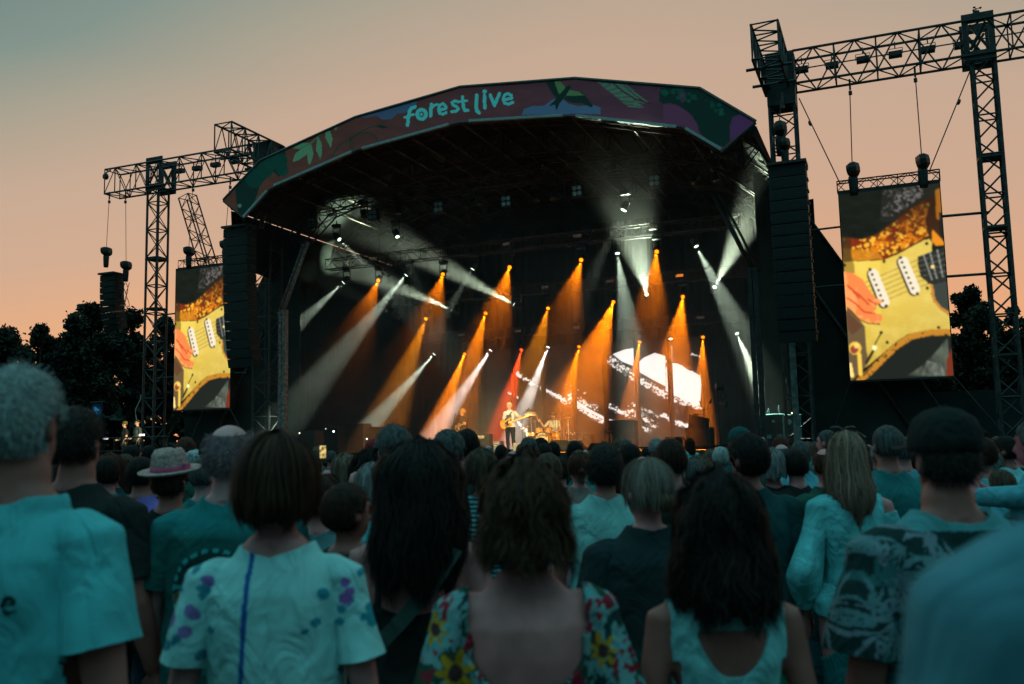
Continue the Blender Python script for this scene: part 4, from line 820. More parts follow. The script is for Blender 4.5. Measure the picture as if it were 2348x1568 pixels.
# ================================================================ TREES
LEAF = mat('leaf', (.018, .030, .020), .8, .5, .6); BARK = mat('bark', (.022, .020, .016), .9, .3, 3)
def leaves(C, s, seed):
    r = np.random.RandomState(seed); n = len(C); a = r.randn(n, 3); a /= np.linalg.norm(a, axis=1)[:, None]; b = np.cross(a, r.randn(n, 3)); b /= np.linalg.norm(b, axis=1)[:, None]
    k = s*(.6+.8*r.rand(n, 1)); V = np.stack([C-a*k, C+b*k*.55, C+a*k, C-b*k*.55], 1).reshape(-1, 3); return V
def tree(px, top, wpx, depth, label, seed, nl=6500, ls=.13, base_frac=.30, clumps=46):
    r = np.random.RandomState(seed); p = at_d(px, top, depth); Ht = p.z; R_ = wpx/2/FOC*depth; t = thing('tree', label, 'tree', (p.x, p.y, 0), 'trees around the field')
    cz = Ht*(1+base_frac)/2; rz = Ht*(1-base_frac)/2
    cl = []
    for i in range(clumps):
        u = r.randn(3); u /= np.linalg.norm(u); f = .50+.42*r.rand(); cl.append((u[0]*R_*f*(1-.35*max(0, u[2])), u[1]*R_*f, cz+u[2]*rz*f, (.16+.16*r.rand())*R_))
    cl.append((0, 0, cz, R_*.55)); cl.append((0, 0, Ht-R_*.25, R_*.25))
    w = np.array([c[3]**2 for c in cl]); idx_ = r.choice(len(cl), nl, p=w/w.sum()); cc = np.array(cl)[idx_]
    u = r.randn(nl, 3); u /= np.linalg.norm(u, axis=1)[:, None]; rad = cc[:, 3:4]*(r.rand(nl, 1)**.45)*(1+.55*(r.rand(nl, 1) > .86)*r.rand(nl, 1)); C = cc[:, :3]+u*rad*np.array([1, 1, .8])
    V = leaves(C, ls, seed+1); o = obj_tree('crown', V, LEAF, t)
    m = MB(); q = Vector((p.x, p.y, 0)); limb_pts = [q, q+Z*Ht*.3, q+Z*Ht*.6+Vector((r.randn()*.3, 0, 0)), q+Z*Ht*.85]; m.lathe(q, Z, [(R_*.11, 0), (R_*.075, Ht*.15), (R_*.06, Ht*.5), (R_*.02, Ht*.88)], 9)
    for c in cl[:22]:
        z0 = min(Ht*.8, max(Ht*.2, c[2]*.7)); m.tube(q+Z*z0, q+Vector(c[:3]), R_*.028, 5, r2=R_*.008)
    m.build('trunk', BARK, t); return t
def obj_tree(name, V, mt, par):
    n = len(V)//4; f = np.arange(n*4).reshape(n, 4); me = bpy.data.meshes.new(name); me.from_pydata(V.tolist(), [], f.tolist()); me.materials.append(mt)
    o = bpy.data.objects.new(name, me); COL.objects.link(o)
    if par is not None: o.parent = par
    return o
for i, a in enumerate([(20, 742, 190, 62, 'broad dark tree at the far left edge, behind the white-haired man'), (95, 738, 130, 60, 'lower rounded tree between the edge tree and the tallest left tree'), (215, 690, 180, 52, 'tallest dark left tree, reaching up to the small speaker array'),
                       (300, 708, 150, 57, 'dark tree with sky holes just behind the left lattice tower'), (378, 722, 110, 60, 'thin-leaved tree between the left tower and left screen'), (470, 760, 150, 66, 'dark tree hidden mostly behind the left video screen'), (120, 800, 200, 68, 'low wide bushy tree filling the gap behind the left trees'),
                       (2225, 650, 150, 50, 'round dark tree right of the right video screen'), (2320, 700, 120, 52, 'ragged tree at the far right edge behind the tower'), (2100, 720, 170, 56, 'dark tree hidden mostly behind the right video screen'), (2290, 820, 220, 60, 'low bushy tree low on the far right'), (560, 790, 150, 70, 'low dark tree behind the left stage wing'), (1950, 790, 160, 64, 'low dark tree behind the right stage wing')]):
    tree(*a[:4], a[4], 31+i, nl=17000 if a[2] > 140 else 12000)
r_ = np.random.RandomState(3); nn_ = 16000; X = -75+150*r_.rand(nn_); hgt = 5.5+2.5*vnoise(X/6, X*0, 4)+2*vnoise(X/2, X*0, 9); Cn = np.stack([X, 84+5*r_.rand(nn_), hgt*r_.rand(nn_)**.6], 1)
o = obj_tree('far_woods', leaves(Cn, .75, 5), LEAF, None); o['kind'] = 'stuff'; tag(o, 'far dark line of woods closing off the field behind the stage', 'woods')
m = MB(); N_ = 60
for i in range(N_):
    a, b = -90+180*i/N_, -90+180*(i+1)/N_; ha = 3.2+1.2*math.sin(i*1.7)+.8*math.sin(i*.6); hb = 3.2+1.2*math.sin((i+1)*1.7)+.8*math.sin((i+1)*.6)
    m.quad([(a, 92, 0), (b, 92, 0), (b, 94, hb), (a, 94, ha)])
struct(m.build('added_bank', mat('added_bank_dark', (.012, .018, .014), 1., .3, .3)))  # dark bank added behind the woods to hide the horizon glow
# ================================================================ PEOPLE
def arr_mesh(name, V, F, mats, smooth=True, mi=None, paint=None):
    me = bpy.data.meshes.new(name); me.from_pydata(V.tolist() if hasattr(V, 'tolist') else V, [], F if isinstance(F, list) else F.tolist())
    for m in (mats if isinstance(mats, (list, tuple)) else [mats]): me.materials.append(m)
    if smooth: me.polygons.foreach_set('use_smooth', [True]*len(me.polygons))
    if mi is not None: me.polygons.foreach_set('material_index', mi)
    if paint is not None:
        a = me.color_attributes.new('paint', 'FLOAT_COLOR', 'POINT')
        a.data.foreach_set('color', np.concatenate([paint, np.ones((len(paint), 1))], 1).astype(np.float32).ravel())
    return me
def limb(m, pts, rad, k=10, e=1.):
    """closed tapering chain through pts"""
    pts = [Vector(p) for p in pts]; i0 = len(m.v); n = len(pts); ref = None
    for j, p in enumerate(pts):
        d = (pts[min(j+1, n-1)]-pts[max(j-1, 0)]).normalized(); q = d.to_track_quat('Z', 'Y') if ref is None else ref
        if ref is not None:
            z0 = ref @ Vector((0, 0, 1)); q = z0.rotation_difference(d) @ ref
        ref = q
        for a in range(k):
            t = 2*PI*a/k; m.v.append(tuple(p + q @ Vector((rad[j]*math.cos(t), rad[j]*e*math.sin(t), 0))))
    for j in range(n-1):
        for a in range(k):
            b = (a+1) % k; m.f.append((i0+j*k+a, i0+j*k+b, i0+(j+1)*k+b, i0+(j+1)*k+a))
    m.f.append(tuple(i0+a for a in reversed(range(k)))); m.f.append(tuple(i0+(n-1)*k+a for a in range(k)))
    m.m += [0]*((n-1)*k+2); m.sm += [True]*((n-1)*k+2)
def ell(m, c, r, rows=8, k=12, rot=None):
    c = Vector(c); i0 = len(m.v); R = rot or Matrix.Identity(3)
    for j in range(rows+1):
        ph = PI*(j+.12)/(rows+.24)
        for a in range(k):
            t = 2*PI*a/k; m.v.append(tuple(c + R @ Vector((r[0]*math.sin(ph)*math.cos(t), r[1]*math.sin(ph)*math.sin(t), r[2]*math.cos(ph)))))
    for j in range(rows):
        for a in range(k):
            b = (a+1) % k; m.f.append((i0+j*k+a, i0+(j+1)*k+a, i0+(j+1)*k+b, i0+j*k+b))
    m.f.append(tuple(i0+a for a in range(k))); m.f.append(tuple(i0+rows*k+a for a in reversed(range(k))))
    m.m += [0]*(rows*k+2); m.sm += [True]*(rows*k+2)
def loft(m, rings, k=18, sq=2.3):
    i0 = len(m.v)
    for (x, y, z, rx, ry) in rings:
        for a in range(k):
            t = 2*PI*a/k; c, s_ = math.cos(t), math.sin(t)
            m.v.append((x+rx*abs(c)**(2/sq)*(1 if c > 0 else -1), y+ry*abs(s_)**(2/sq)*(1 if s_ > 0 else -1), z))
    n = len(rings)
    for j in range(n-1):
        for a in range(k):
            b = (a+1) % k; m.f.append((i0+j*k+a, i0+j*k+b, i0+(j+1)*k+b, i0+(j+1)*k+a))
    m.f.append(tuple(i0+a for a in reversed(range(k)))); m.f.append(tuple(i0+(n-1)*k+a for a in range(k)))
    m.m += [0]*((n-1)*k+2); m.sm += [True]*((n-1)*k+2)
def make_body(sh=.19, girth=1., hip=1., fem=False, neck=1., arms=None, vox=.010, lean=0., legs=None, headturn=0., headtilt=0., curl=.6, armr=1.):
    """standing figure 1.77 m tall facing +y; arms = {side: (elbow, wrist, finger direction)}"""
    m = MB(); g = girth; hp = hip*(1.06 if fem else 1.); w = .88 if fem else 1.
    loft(m, [(0, 0, .80, .155*hp, .10*g), (0, -.005, .88, .172*hp, .118*g), (0, -.01, .95, .170*hp, .118*g), (0, 0, 1.03, .150*w*g, .105*g), (0, 0, 1.11, .142*w*g, .100*g),
             (0, -.005, 1.21, .158*w*g, .108*g), (0, -.008, 1.30, (sh-.025), .113*g), (0, -.012, 1.38, (sh-.02), .104*g), (0, -.015, 1.43, (sh-.04), .085), (0, -.012, 1.465, (sh-.080), .070), (0, -.012, 1.495, .082*neck, .062), (0, -.010, 1.52, .062*neck, .056)])
    if fem:
        for s_ in (-1, 1): ell(m, (s_*.075, .085, 1.27), (.065, .055, .06))
    ht = Matrix.Rotation(headturn, 3, 'Z') @ Matrix.Rotation(headtilt, 3, 'X')
    pv = Vector((0, -.01, 1.52)); hd = lambda x, y, z: pv + ht @ (Vector((x, y, z))-pv)
    limb(m, [(0, -.012, 1.44), (0, -.008, 1.50), hd(0, 0, 1.56), hd(0, .0, 1.60)], [.075*neck, .054*neck*(.9 if fem else 1), .053*neck*(.9 if fem else 1), .052], 12)
    ell(m, hd(0, -.012, 1.672), (.074, .094, .100), 12, 18, ht); ell(m, hd(0, .022, 1.615), (.056, .066, .075), 10, 14, ht)
    ell(m, hd(0, .045, 1.572), (.030, .035, .022), 6, 10, ht)
    limb(m, [hd(0, .078, 1.668), hd(0, .095, 1.645), hd(0, .102, 1.628), hd(0, .080, 1.618)], [.008, .012, .015, .013], 8)
    ell(m, hd(0, .078, 1.592), (.022, .013, .010), 5, 10, ht); ell(m, hd(0, .074, 1.690), (.055, .015, .012), 5, 10, ht)
    for s_ in (-1, 1): ell(m, hd(s_*.079, -.012, 1.642), (.010, .020, .031), 6, 10, ht @ Matrix.Rotation(s_*.35, 3, 'Z'))
    A = dict(arms or {})
    for s_ in (-1, 1):
        shp = Vector((s_*(sh-.012), -.012, 1.405)); elb, wri, fd = A.get(s_, ((s_*(sh+.048), -.035, 1.12), (s_*(sh+.060), .05, .875), (s_*.05, .12, -1)))
        elb = Vector(elb); wri = Vector(wri); fd = Vector(fd).normalized(); r = armr*(.86 if fem else 1.)
        limb(m, [Vector((s_*(sh-.09), -.012, 1.415)), Vector((s_*(sh-.04), -.012, 1.412)), shp, shp.lerp(elb, .3), shp.lerp(elb, .65), elb, elb.lerp(wri, .25), elb.lerp(wri, .6), wri],
             [.045*r, .056*r, .060*r, .054*r, .047*r, .041*r, .043*r, .036*r, .026*r], 12)
        lat = fd.cross(Vector((0, 1, 0)));
        if lat.length < .3: lat = fd.cross(Vector((1, 0, 0)))
        lat.normalize(); nrm = lat.cross(fd).normalized()
        pal = wri + fd*.045
        limb(m, [wri, wri+fd*.03, wri+fd*.065, wri+fd*.09], [.026, .036, .040, .034], 10, .42)
        for fi, (o_, L_) in enumerate(((-.030, .070), (-.010, .080), (.010, .075), (.029, .058))):
            b0 = wri+fd*.08+lat*o_; d1 = (fd+nrm*.25*curl).normalized(); d2 = (fd+nrm*1.1*curl).normalized(); d3 = (fd*.6+nrm*1.6*curl).normalized()
            limb(m, [b0-fd*.02, b0+d1*L_*.45, b0+d1*L_*.45+d2*L_*.32, b0+d1*L_*.45+d2*L_*.32+d3*L_*.25], [.0105, .0098, .009, .0078], 7)
        b0 = wri+fd*.03+lat*.030*-1; limb(m, [b0, b0-lat*.022+fd*.025+nrm*.01, b0-lat*.030+fd*.055+nrm*.02], [.014, .012, .009], 7)
    Lg = dict(legs or {})
    for s_ in (-1, 1):
        hpj = Vector((s_*.088*hp, -.005, .90)); kn, an = Lg.get(s_, ((s_*.10, .01, .48), (s_*.105, -.02, .075)))
        kn = Vector(kn); an = Vector(an)
        limb(m, [hpj+Vector((0, 0, .03)), hpj.lerp(kn, .25), hpj.lerp(kn, .65), kn, kn.lerp(an, .28), kn.lerp(an, .65), an], [.086*hp, .086*hp, .068, .055, .058, .044, .036], 12)
        limb(m, [an+Vector((0, -.035, -.035)), an+Vector((s_*.005, .03, -.03)), an+Vector((s_*.012, .10, -.045)), an+Vector((s_*.015, .16, -.052))], [.036, .040, .040, .028], 10, .62)
    o = m.build('tmp', SKIN); 
    r_ = o.modifiers.new('r', 'REMESH'); r_.mode = 'VOXEL'; r_.voxel_size = vox; r_.use_smooth_shade = True
    q = o.modifiers.new('s', 'SMOOTH'); q.factor = .5; q.iterations = 5
    dg = bpy.context.evaluated_depsgraph_get(); ev = o.evaluated_get(dg); me = ev.to_mesh()
    V = np.empty(len(me.vertices)*3, np.float32); me.vertices.foreach_get('co', V); V = V.reshape(-1, 3).astype(float)
    F = [tuple(p.vertices) for p in me.polygons]; ev.to_mesh_clear()
    bk = np.clip(-V[:, 1]/.04, 0, 1)*(V[:, 2] < 1.5)*(V[:, 2] > .95); V[:, 1] += .007*np.exp(-(V[:, 0]/.016)**2)*bk; V[:, 1] -= .009*np.exp(-((np.abs(V[:, 0])-.085)/.035)**2-((V[:, 2]-1.33)/.065)**2)*bk; V[:, 1] += .004*np.exp(-((np.abs(V[:, 0])-.04)/.012)**2-((V[:, 2]-1.31)/.07)**2)*bk
    old = o.data; bpy.data.objects.remove(o); bpy.data.meshes.remove(old)
    T = np.array([f[:3] for f in F]+[(f[0], f[2], f[3]) for f in F if len(f) == 4])
    Nn = np.zeros_like(V); fn = np.cross(V[T[:, 1]]-V[T[:, 0]], V[T[:, 2]]-V[T[:, 0]])
    for j in range(3): np.add.at(Nn, T[:, j], fn)
    Nn /= np.linalg.norm(Nn, axis=1)[:, None]+1e-12
    arm = np.zeros(len(V)); at = np.full(len(V), -1.)
    for s_ in (-1, 1):   # distance travelled down each arm, for sleeves
        shp = np.array((s_*(sh-.012), -.012, 1.405)); elb, wri, fd = A.get(s_, ((s_*(sh+.048), -.035, 1.12), (s_*(sh+.060), .05, .875), (s_*.05, .12, -1)))
        elb = np.array(elb); wri = np.array(wri); ua = elb-shp; ul = np.linalg.norm(ua); t = (V-shp)@ua/ul
        t1 = np.clip(t, 0, ul); d1 = np.linalg.norm(V-shp-t1[:, None]*ua/ul, axis=1)
        fa = wri-elb; fl = np.linalg.norm(fa); t2 = np.clip((V-elb)@fa/fl, 0, fl+.2); d2 = np.linalg.norm(V-elb-t2[:, None]*fa/fl, axis=1)
        side = V[:, 0]*s_ > sh-.03-.35*np.clip(1.40-V[:, 2], 0, .1)
        near = ((d1 < .085) | (d2 < .085) | (np.linalg.norm(V-wri, axis=1) < .22)) & (V[:, 0]*s_ > .05)
        inT = (np.abs(V[:, 0]) < sh-.035) & (np.abs(V[:, 1]) < .122) & (V[:, 2] < 1.47)
        if s_ in A: near = ((np.minimum(d1, d2) < .078) | (np.linalg.norm(V-wri, axis=1) < .21)) & ~((np.abs(V[:, 0]) < .11) & (V[:, 2] > 1.47) & (V[:, 1] < .13)); side = ~inT & (V[:, 0]*s_ > -.2)
        use = side & near; arm = np.where(use, s_, arm); tt = np.where(d1 <= d2, t, ul+t2); at = np.where(use, tt, at)
    return dict(V=V, F=F, T=T, N=Nn, arm=arm, at=at, sh=sh)
def clip(V, N_, T, f):
    """part of a triangle mesh where f > 0, cut cleanly along f = 0"""
    keep = (f[T] > 0); cnt = keep.sum(1); out = [tuple(t) for t in T[cnt == 3].tolist()]; Vn = []; Nn = []; cache = {}
    base = len(V)
    def cut(a, b):
        k = (a, b) if a < b else (b, a)
        if k not in cache:
            t = f[a]/(f[a]-f[b]); cache[k] = base+len(Vn); Vn.append(V[a]*(1-t)+V[b]*t); n = N_[a]*(1-t)+N_[b]*t; Nn.append(n/np.linalg.norm(n))
        return cache[k]
    for t in T[(cnt > 0) & (cnt < 3)].tolist():
        p = []
        for i in range(3):
            a, b = t[i], t[(i+1) % 3]
            if f[a] > 0: p.append(a)
            if (f[a] > 0) != (f[b] > 0): p.append(cut(a, b))
        out.append(tuple(p))
    V2 = np.concatenate([V, np.array(Vn).reshape(-1, 3)]); N2 = np.concatenate([N_, np.array(Nn).reshape(-1, 3)])
    used = np.unique(np.fromiter((i for p in out for i in p), int)); mp = np.full(len(V2), -1); mp[used] = np.arange(len(used))
    return V2[used], N2[used], [tuple(int(mp[i]) for i in p) for p in out]
def folds(P, seed=0, amp=.006):
    r = np.random.RandomState(seed); s_ = np.zeros(len(P))
    for i in range(9):
        k = r.randn(3)*np.array([16, 14, 9]); ph = r.rand()*6.3; wv = r.randn(3)*7
        s_ += np.sin(P@k+ph+1.4*np.sin(P@wv+ph*2))/ (1+.12*np.linalg.norm(k))
    return s_/2.2*amp
def hems(V, F, N_, th=.005):
    """fold the open edges inward so that cloth has a thickness"""
    from collections import Counter
    c = Counter()
    for p in F:
        for i in range(len(p)): a, b = p[i], p[(i+1) % len(p)]; c[(a, b)] += 1
    bd = [(a, b) for (a, b) in c if (b, a) not in c]; mp = {}; Vn = list(V)
    F2 = list(F)
    for a, b in bd:
        for q in (a, b):
            if q not in mp: mp[q] = len(Vn); Vn.append(V[q]-N_[q]*(th*3))
        F2.append((b, a, mp[a], mp[b]))
    return np.array(Vn), F2
def garment(B, f, off, name, seed=0, amp=.005, fix=None):
    V, N_, F = clip(B['V'], B['N'], B['T'], f)
    o = off(V) if callable(off) else np.full(len(V), off)
    P = V + N_*(o+folds(V, seed, amp)*np.clip(o/.012, 0, 1.5))[:, None]
    if fix: P = fix(P)
    return hems(P, F, N_)
def f_min(*a): return np.minimum.reduce(a)
def tee_field(B, hem=.84, sleeve=.21, nz=1.512, nr=.085, scoop=0.):
    V = B['V']; on = B['arm'] != 0
    fs_ = np.where(on, (sleeve-B['at'])*1., .5)
    nk = np.sqrt((V[:, 0]/1.0)**2+((V[:, 1]+.012)/.95)**2+((V[:, 2]-1.535)/1.0)**2)-(nr-.008)
    up = np.where(np.hypot(V[:, 0], V[:, 1]) < .13, nz-V[:, 2], .5)
    up = np.where((V[:, 2] > 1.535) & ~on, -.1, up)
    return f_min(np.where(on, .5, V[:, 2]-hem), fs_, nk, up)
def loose(B, a=.010, b=.022):
    def o(P):
        w = np.clip((1.36-P[:, 2])/.3, 0, 1); return a+b*w
    return o
# hair surfaces ---------------------------------------------------------------
def hair(style, L=.30, wide=1., T=.018, seed=0, strands=0, wave=0., part_=None, sw=.0016, fr=48, c1=(.03, .02, .015), c2=(.08, .05, .035), top_light=None):
    """hair for the standard head; L = drop below the crown. Returns mesh arrays with a dark and a light colour painted per strand."""
    r = np.random.RandomState(seed); cx, cyy, cz = 0., -.012, 1.672; rx, ry, rz = .074+T, .094+T, .100+T*.8
    def surf(th, t, ex=0.):
        """th angle (0 = face), t metres travelled down the profile"""
        sc_ = 1+ex/.09; th = np.asarray(th, float); t = np.asarray(t, float)
        ph = np.minimum(t/.105, PI*.56); zz = cz+rz*sc_*np.cos(ph); rr = np.sin(ph)
        ext = np.maximum(t-.105*PI*.56, 0)
        if style == 'long': wv = wide*(1+.10*np.sin(ext*9))-ext*.35; back = 1.
        elif style == 'bob': wv = wide*(1+1.4*ext-11*ext**2); back = 1.
        elif style == 'round': wv = wide*(1+.9*ext-30*ext**2)
        elif style == 'blonde': wv = wide*np.clip(1+1.3*np.minimum(ext, .15)-3.2*np.maximum(ext-.20, 0), .25, 2)
        elif style == 'curly': wv = wide*(1+1.6*ext-4.5*ext**2)
        else: wv = wide*(1-.5*ext)
        wv = np.where(ext > 0, wv, 1+(wide-1)*np.clip(ph/1.4, 0, 1)**2)
        X = cx+rx*sc_*rr*np.sin(th)*wv; Y = cyy+ry*sc_*rr*np.cos(th)*np.where(ext > 0, np.maximum(wv, .8), wv); z_ = zz-ext
        Y = Y-np.clip(ext-.05, 0, .2)*.10*(np.cos(th) < .3)   # fall back behind the shoulders
        return np.stack([X, Y, z_], -1)
    f0 = math.radians(fr); nt_, nr_ = 40, 26
    ths = np.linspace(f0, 2*PI-f0, nt_); Lm = L
    tl = np.linspace(.004, 1, nr_)
    TH, TT = np.meshgrid(ths, tl)
    edge = 1-.10*r.rand(nt_)[None, :]*(TT > .9)-.12*(np.abs(np.cos(ths/2))**8)[None, :]*(TT > .7)
    ex = (fbm(TH*5+3, TT*4, seed, 3)-.5)*(.012+wave*1.6)+(fbm(TH*1.3+8, TT*2, seed+5, 2)-.5)*.022
    V = surf(TH, TT*Lm*edge, ex).reshape(-1, 3); i = np.arange(nt_*nr_).reshape(nr_, nt_)
    F = np.stack([i[:-1, :-1], i[:-1, 1:], i[1:, 1:], i[1:, :-1]], -1).reshape(-1, 4).tolist()
    F.append(i[0].tolist())
    # fringe cap over the forehead
    t2 = np.linspace(-f0, f0, 10); T2, U2 = np.meshgrid(t2, np.linspace(.02, .135, 8)); V2 = surf(T2, U2, 0).reshape(-1, 3); j = len(V)+np.arange(80).reshape(8, 10)
    F += np.stack([j[:-1, :-1], j[:-1, 1:], j[1:, 1:], j[1:, :-1]], -1).reshape(-1, 4).tolist(); V = np.concatenate([V, V2])
    C = np.tile(np.array(c1), (len(V), 1))*(.7+.6*fbm(np.arange(len(V))/3., np.zeros(len(V)), seed)[:, None])
    Fn = [tuple(q) for q in F]; Vs = [V]; Cs = [C]; nb = len(V)
    if strands:
        m_ = 9
        for k in range(strands):
            th = f0*.7+(2*PI-1.4*f0)*r.rand(); a = .0 if r.rand() < .5 else r.rand()*.4*L; b = L*(.80+.20*r.rand()+.10*math.sin(th*7+seed))
            tt = np.linspace(a, b, m_); cl_ = math.sin(th*11)*.5+.5
            dth = (r.rand()-.5)*.25*np.linspace(0, 1, m_)+wave*6*np.sin(tt*38+th*9+r.rand()*1.5)
            fly = r.rand() < .07; dth = dth*(2.4 if fly else 1); e = (fbm(th*5+3+tt*0, tt/L*4, seed, 3)-.5)*(.012+wave*1.6)+(fbm(th*1.3+8+tt*0, tt/L*2, seed+5, 2)-.5)*.022+.002+(.030 if fly else .009)*r.rand()*np.linspace(.2, 1, m_)+wave*1.2*np.sin(tt*45+r.rand()*6)
            P = surf(th+dth, tt, e); w_ = sw*(.6+r.rand())*np.concatenate([np.ones(m_-2), [.6, .1]])
            side = np.stack([np.cos(th+dth), -np.sin(th+dth), np.zeros(m_)], -1)
            Q = np.empty((m_*2, 3)); Q[0::2] = P-side*w_[:, None]; Q[1::2] = P+side*w_[:, None]
            mixv = np.clip(r.rand()*.7+cl_*.4, 0, 1); c = np.array(c1)*(1-mixv)+np.array(c2)*mixv
            Vs.append(Q); Cs.append(np.tile(c, (m_*2, 1)))
            for s_ in range(m_-1): Fn.append((nb+2*s_, nb+2*s_+1, nb+2*s_+3, nb+2*s_+2))
            nb += m_*2
    return np.concatenate(Vs), Fn, np.concatenate(Cs)
def short_hair(B, seed=0, th=.010, nape=1.585, bald=0., fuzz=0, c1=(.03, .03, .03), c2=(.1, .1, .1), temple=.035, rough=.004):
    V = B['V']; q = V-np.array([0, -.012, 1.672])
    lim = nape+np.clip((V[:, 1]+.02)/.06, 0, 1)*.115     # hairline climbs from nape over the ears to the brow
    f = f_min(V[:, 2]-lim, .105-np.linalg.norm(q*np.array([1, .86, .9]), axis=1)+.02, np.where(np.abs(V[:, 0]) > .0765, (V[:, 2]-1.675)*1., .1), V[:, 2]-1.5)
    if bald: f = f_min(f, np.linalg.norm((V-np.array([0, -.03, 1.785]))*np.array([1, .8, 1]), axis=1)-bald)
    Vc, Nc, F = clip(V, B['N'], B['T'], f)
    # thin towards the hairline
    e = np.clip((Vc[:, 2]-(nape+np.clip((Vc[:, 1]+.02)/.06, 0, 1)*.115))/.03, 0, 1)
    r = np.random.RandomState(seed); nz = (r.rand(len(Vc))-.5)*rough+folds(Vc*3, seed, .003)
    P = Vc+Nc*(.002+th*e+nz*e)[:, None]; C = np.array(c1)[None]+(np.array(c2)-np.array(c1))[None]*np.clip(r.rand(len(P))*.8+.2*np.sin(P[:, :1]*190)[:, 0], 0, 1)[:, None]
    F = list(F); Vs = [P]; Cs = [C]; nb = len(P)
    if fuzz:
        ids = r.randint(0, len(P), fuzz); 
        for i in ids:
            n = Nc[i]; d = n*.45+np.array([0, -.1, -.8])*.7+r.randn(3)*.28; d /= np.linalg.norm(d); L_ = (.010+.012*r.rand()); sd_ = np.cross(n, d); sd_ /= np.linalg.norm(sd_)+1e-9
            a = P[i]; b = a+d*L_*.6+n*.004; c = b+d*L_*.5
            Vs.append(np.array([a-sd_*.0009, a+sd_*.0009, b+sd_*.0007, b-sd_*.0007, c])); mv = r.rand(); Cs.append(np.tile(np.array(c1)*(1-mv)+np.array(c2)*mv, (5, 1)))
            F.append((nb, nb+1, nb+2, nb+3)); F.append((nb+3, nb+2, nb+4)); nb += 5
    return np.concatenate(Vs), F, np.concatenate(Cs)
SKIN = mat('skin', (.46, .19, .185), .55, .12, 9., 0, .35)
SKIN2 = mat('skin_tanned', (.30, .115, .095), .55, .12, 9., 0, .35)
SKINL = mat('skin_lit', (.60, .36, .24), .55, .12, 9., 0, .35)  # stage-lit copy of the skin, lamp warmth put into the colour
HAIRM = vmat('hair_strands', .65, 0, .12)
def cloth(name, col, **k):
    new = 'cloth_'+name not in MATS; m = mat('cloth_'+name, col, .95, k.get('var', .12), k.get('scale', 9), 0, .1, col2=k.get('col2'))
    if new: fold_bump(m)
    return m
def obj_(name, me, parent=None):
    o = bpy.data.objects.new(name, me); COL.objects.link(o)
    if parent is not None: o.parent = parent
    return o
def place(o, x, y, z=0., face=0., k=1., kx=None):
    o.location = (x, y, z); o.rotation_euler = (0, 0, face); o.scale = ((kx or 1)*k, (kx or 1)*k, k)
def ptag(o, label, group=None): return tag(o, label, 'person', group)
def facing(x, y, tx=.0, ty=33.):
    return math.atan2(-(tx-x), ty-y)
def body_mesh(B, m=SKIN): return arr_mesh('person', B['V'], B['F'], m)
# fields for trousers, shoes
def trouser_f(B, top=1.0): V = B['V']; return f_min(np.where(B['arm'] != 0, -.1, top-V[:, 2]), V[:, 2]-.085)
def shoe_f(B): return .10-B['V'][:, 2]
def add_lower(B, par, tm, top=1.0, seed=1, shoes=True):
    V, F = garment(B, trouser_f(B, top), .012, 'trousers', seed, .003); a = obj_('trousers', arr_mesh('trousers', V, F, tm), par)
    if shoes: V, F = garment(B, shoe_f(B), .008, 'shoes', seed, .0005); obj_('shoes', arr_mesh('shoes', V, F, BLK), par)
def px_place(o, x, top, depth, face=None, ref=1.785, turn=0., kx=None, kmin=.84, kmax=1.09):
    """stand the figure on the ground at that distance, its height read from the head top"""
    p = at_d(x, top, depth); k = min(kmax, max(kmin, p.z/ref)); place(o, p.x, p.y, 0, (facing(p.x, p.y) if face is None else face)+turn, k, kx); return o
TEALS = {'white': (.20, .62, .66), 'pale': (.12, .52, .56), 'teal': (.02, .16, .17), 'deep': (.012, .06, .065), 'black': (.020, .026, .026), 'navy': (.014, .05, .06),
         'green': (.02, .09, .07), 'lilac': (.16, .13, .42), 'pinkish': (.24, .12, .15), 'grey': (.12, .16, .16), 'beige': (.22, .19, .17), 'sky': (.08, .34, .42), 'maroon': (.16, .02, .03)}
# ---------------------------------------------------------------- the close rows, one figure at a time
def fine(V, F):
    T = np.array([q for p in F for q in ([p] if len(p) == 3 else [(p[0], p[1], p[2]), (p[0], p[2], p[3])])]); e = np.sort(np.concatenate([T[:, [0, 1]], T[:, [1, 2]], T[:, [2, 0]]]), 1)
    u, inv = np.unique(e, axis=0, return_inverse=True); inv = inv.ravel(); n = len(T); M_ = len(V)+inv; a, b, c = M_[:n], M_[n:2*n], M_[2*n:]
    V2 = np.concatenate([V, (V[u[:, 0]]+V[u[:, 1]])/2]); return V2, np.concatenate([np.stack([T[:, 0], a, c], 1), np.stack([a, T[:, 1], b], 1), np.stack([c, b, T[:, 2]], 1), np.stack([a, b, c], 1)]).tolist()
def tee(B, par, mt, seed=0, hem=.84, sleeve=.22, nr=.085, nz=1.512, a=.010, b=.022, amp=.009, paint=None, fix=None, name='shirt'):
    f = tee_field(B, hem, sleeve, nz, nr); V, F = garment(B, f, loose(B, a, b), 'shirt', seed, amp, fix)
    if paint: V, F = fine(V, F)
    me = arr_mesh(name, V, F, mt, paint=paint(V) if paint else None); return obj_(name, me, par)
def flare(sh, k=.022, z0=1.24):
    def fx(P):
        on = np.clip((np.abs(P[:, 0])-sh+.055)/.085, 0, 1); on = on*on*(3-2*on); w = on*np.clip((1.40-P[:, 2])/.2, 0, 1); P = P.copy()
        P[:, 0] += np.sign(P[:, 0])*k*w; P[:, 1] *= 1+.30*w; return P
    return fx
CLOTHV = fold_bump(vmat('printed_cloth', .95, 0, .1))
def mixc(c, m, col): w = m.astype(float)[:, None] if m.dtype == bool else m[:, None]; return c*(1-w)+np.array(col)[None]*w
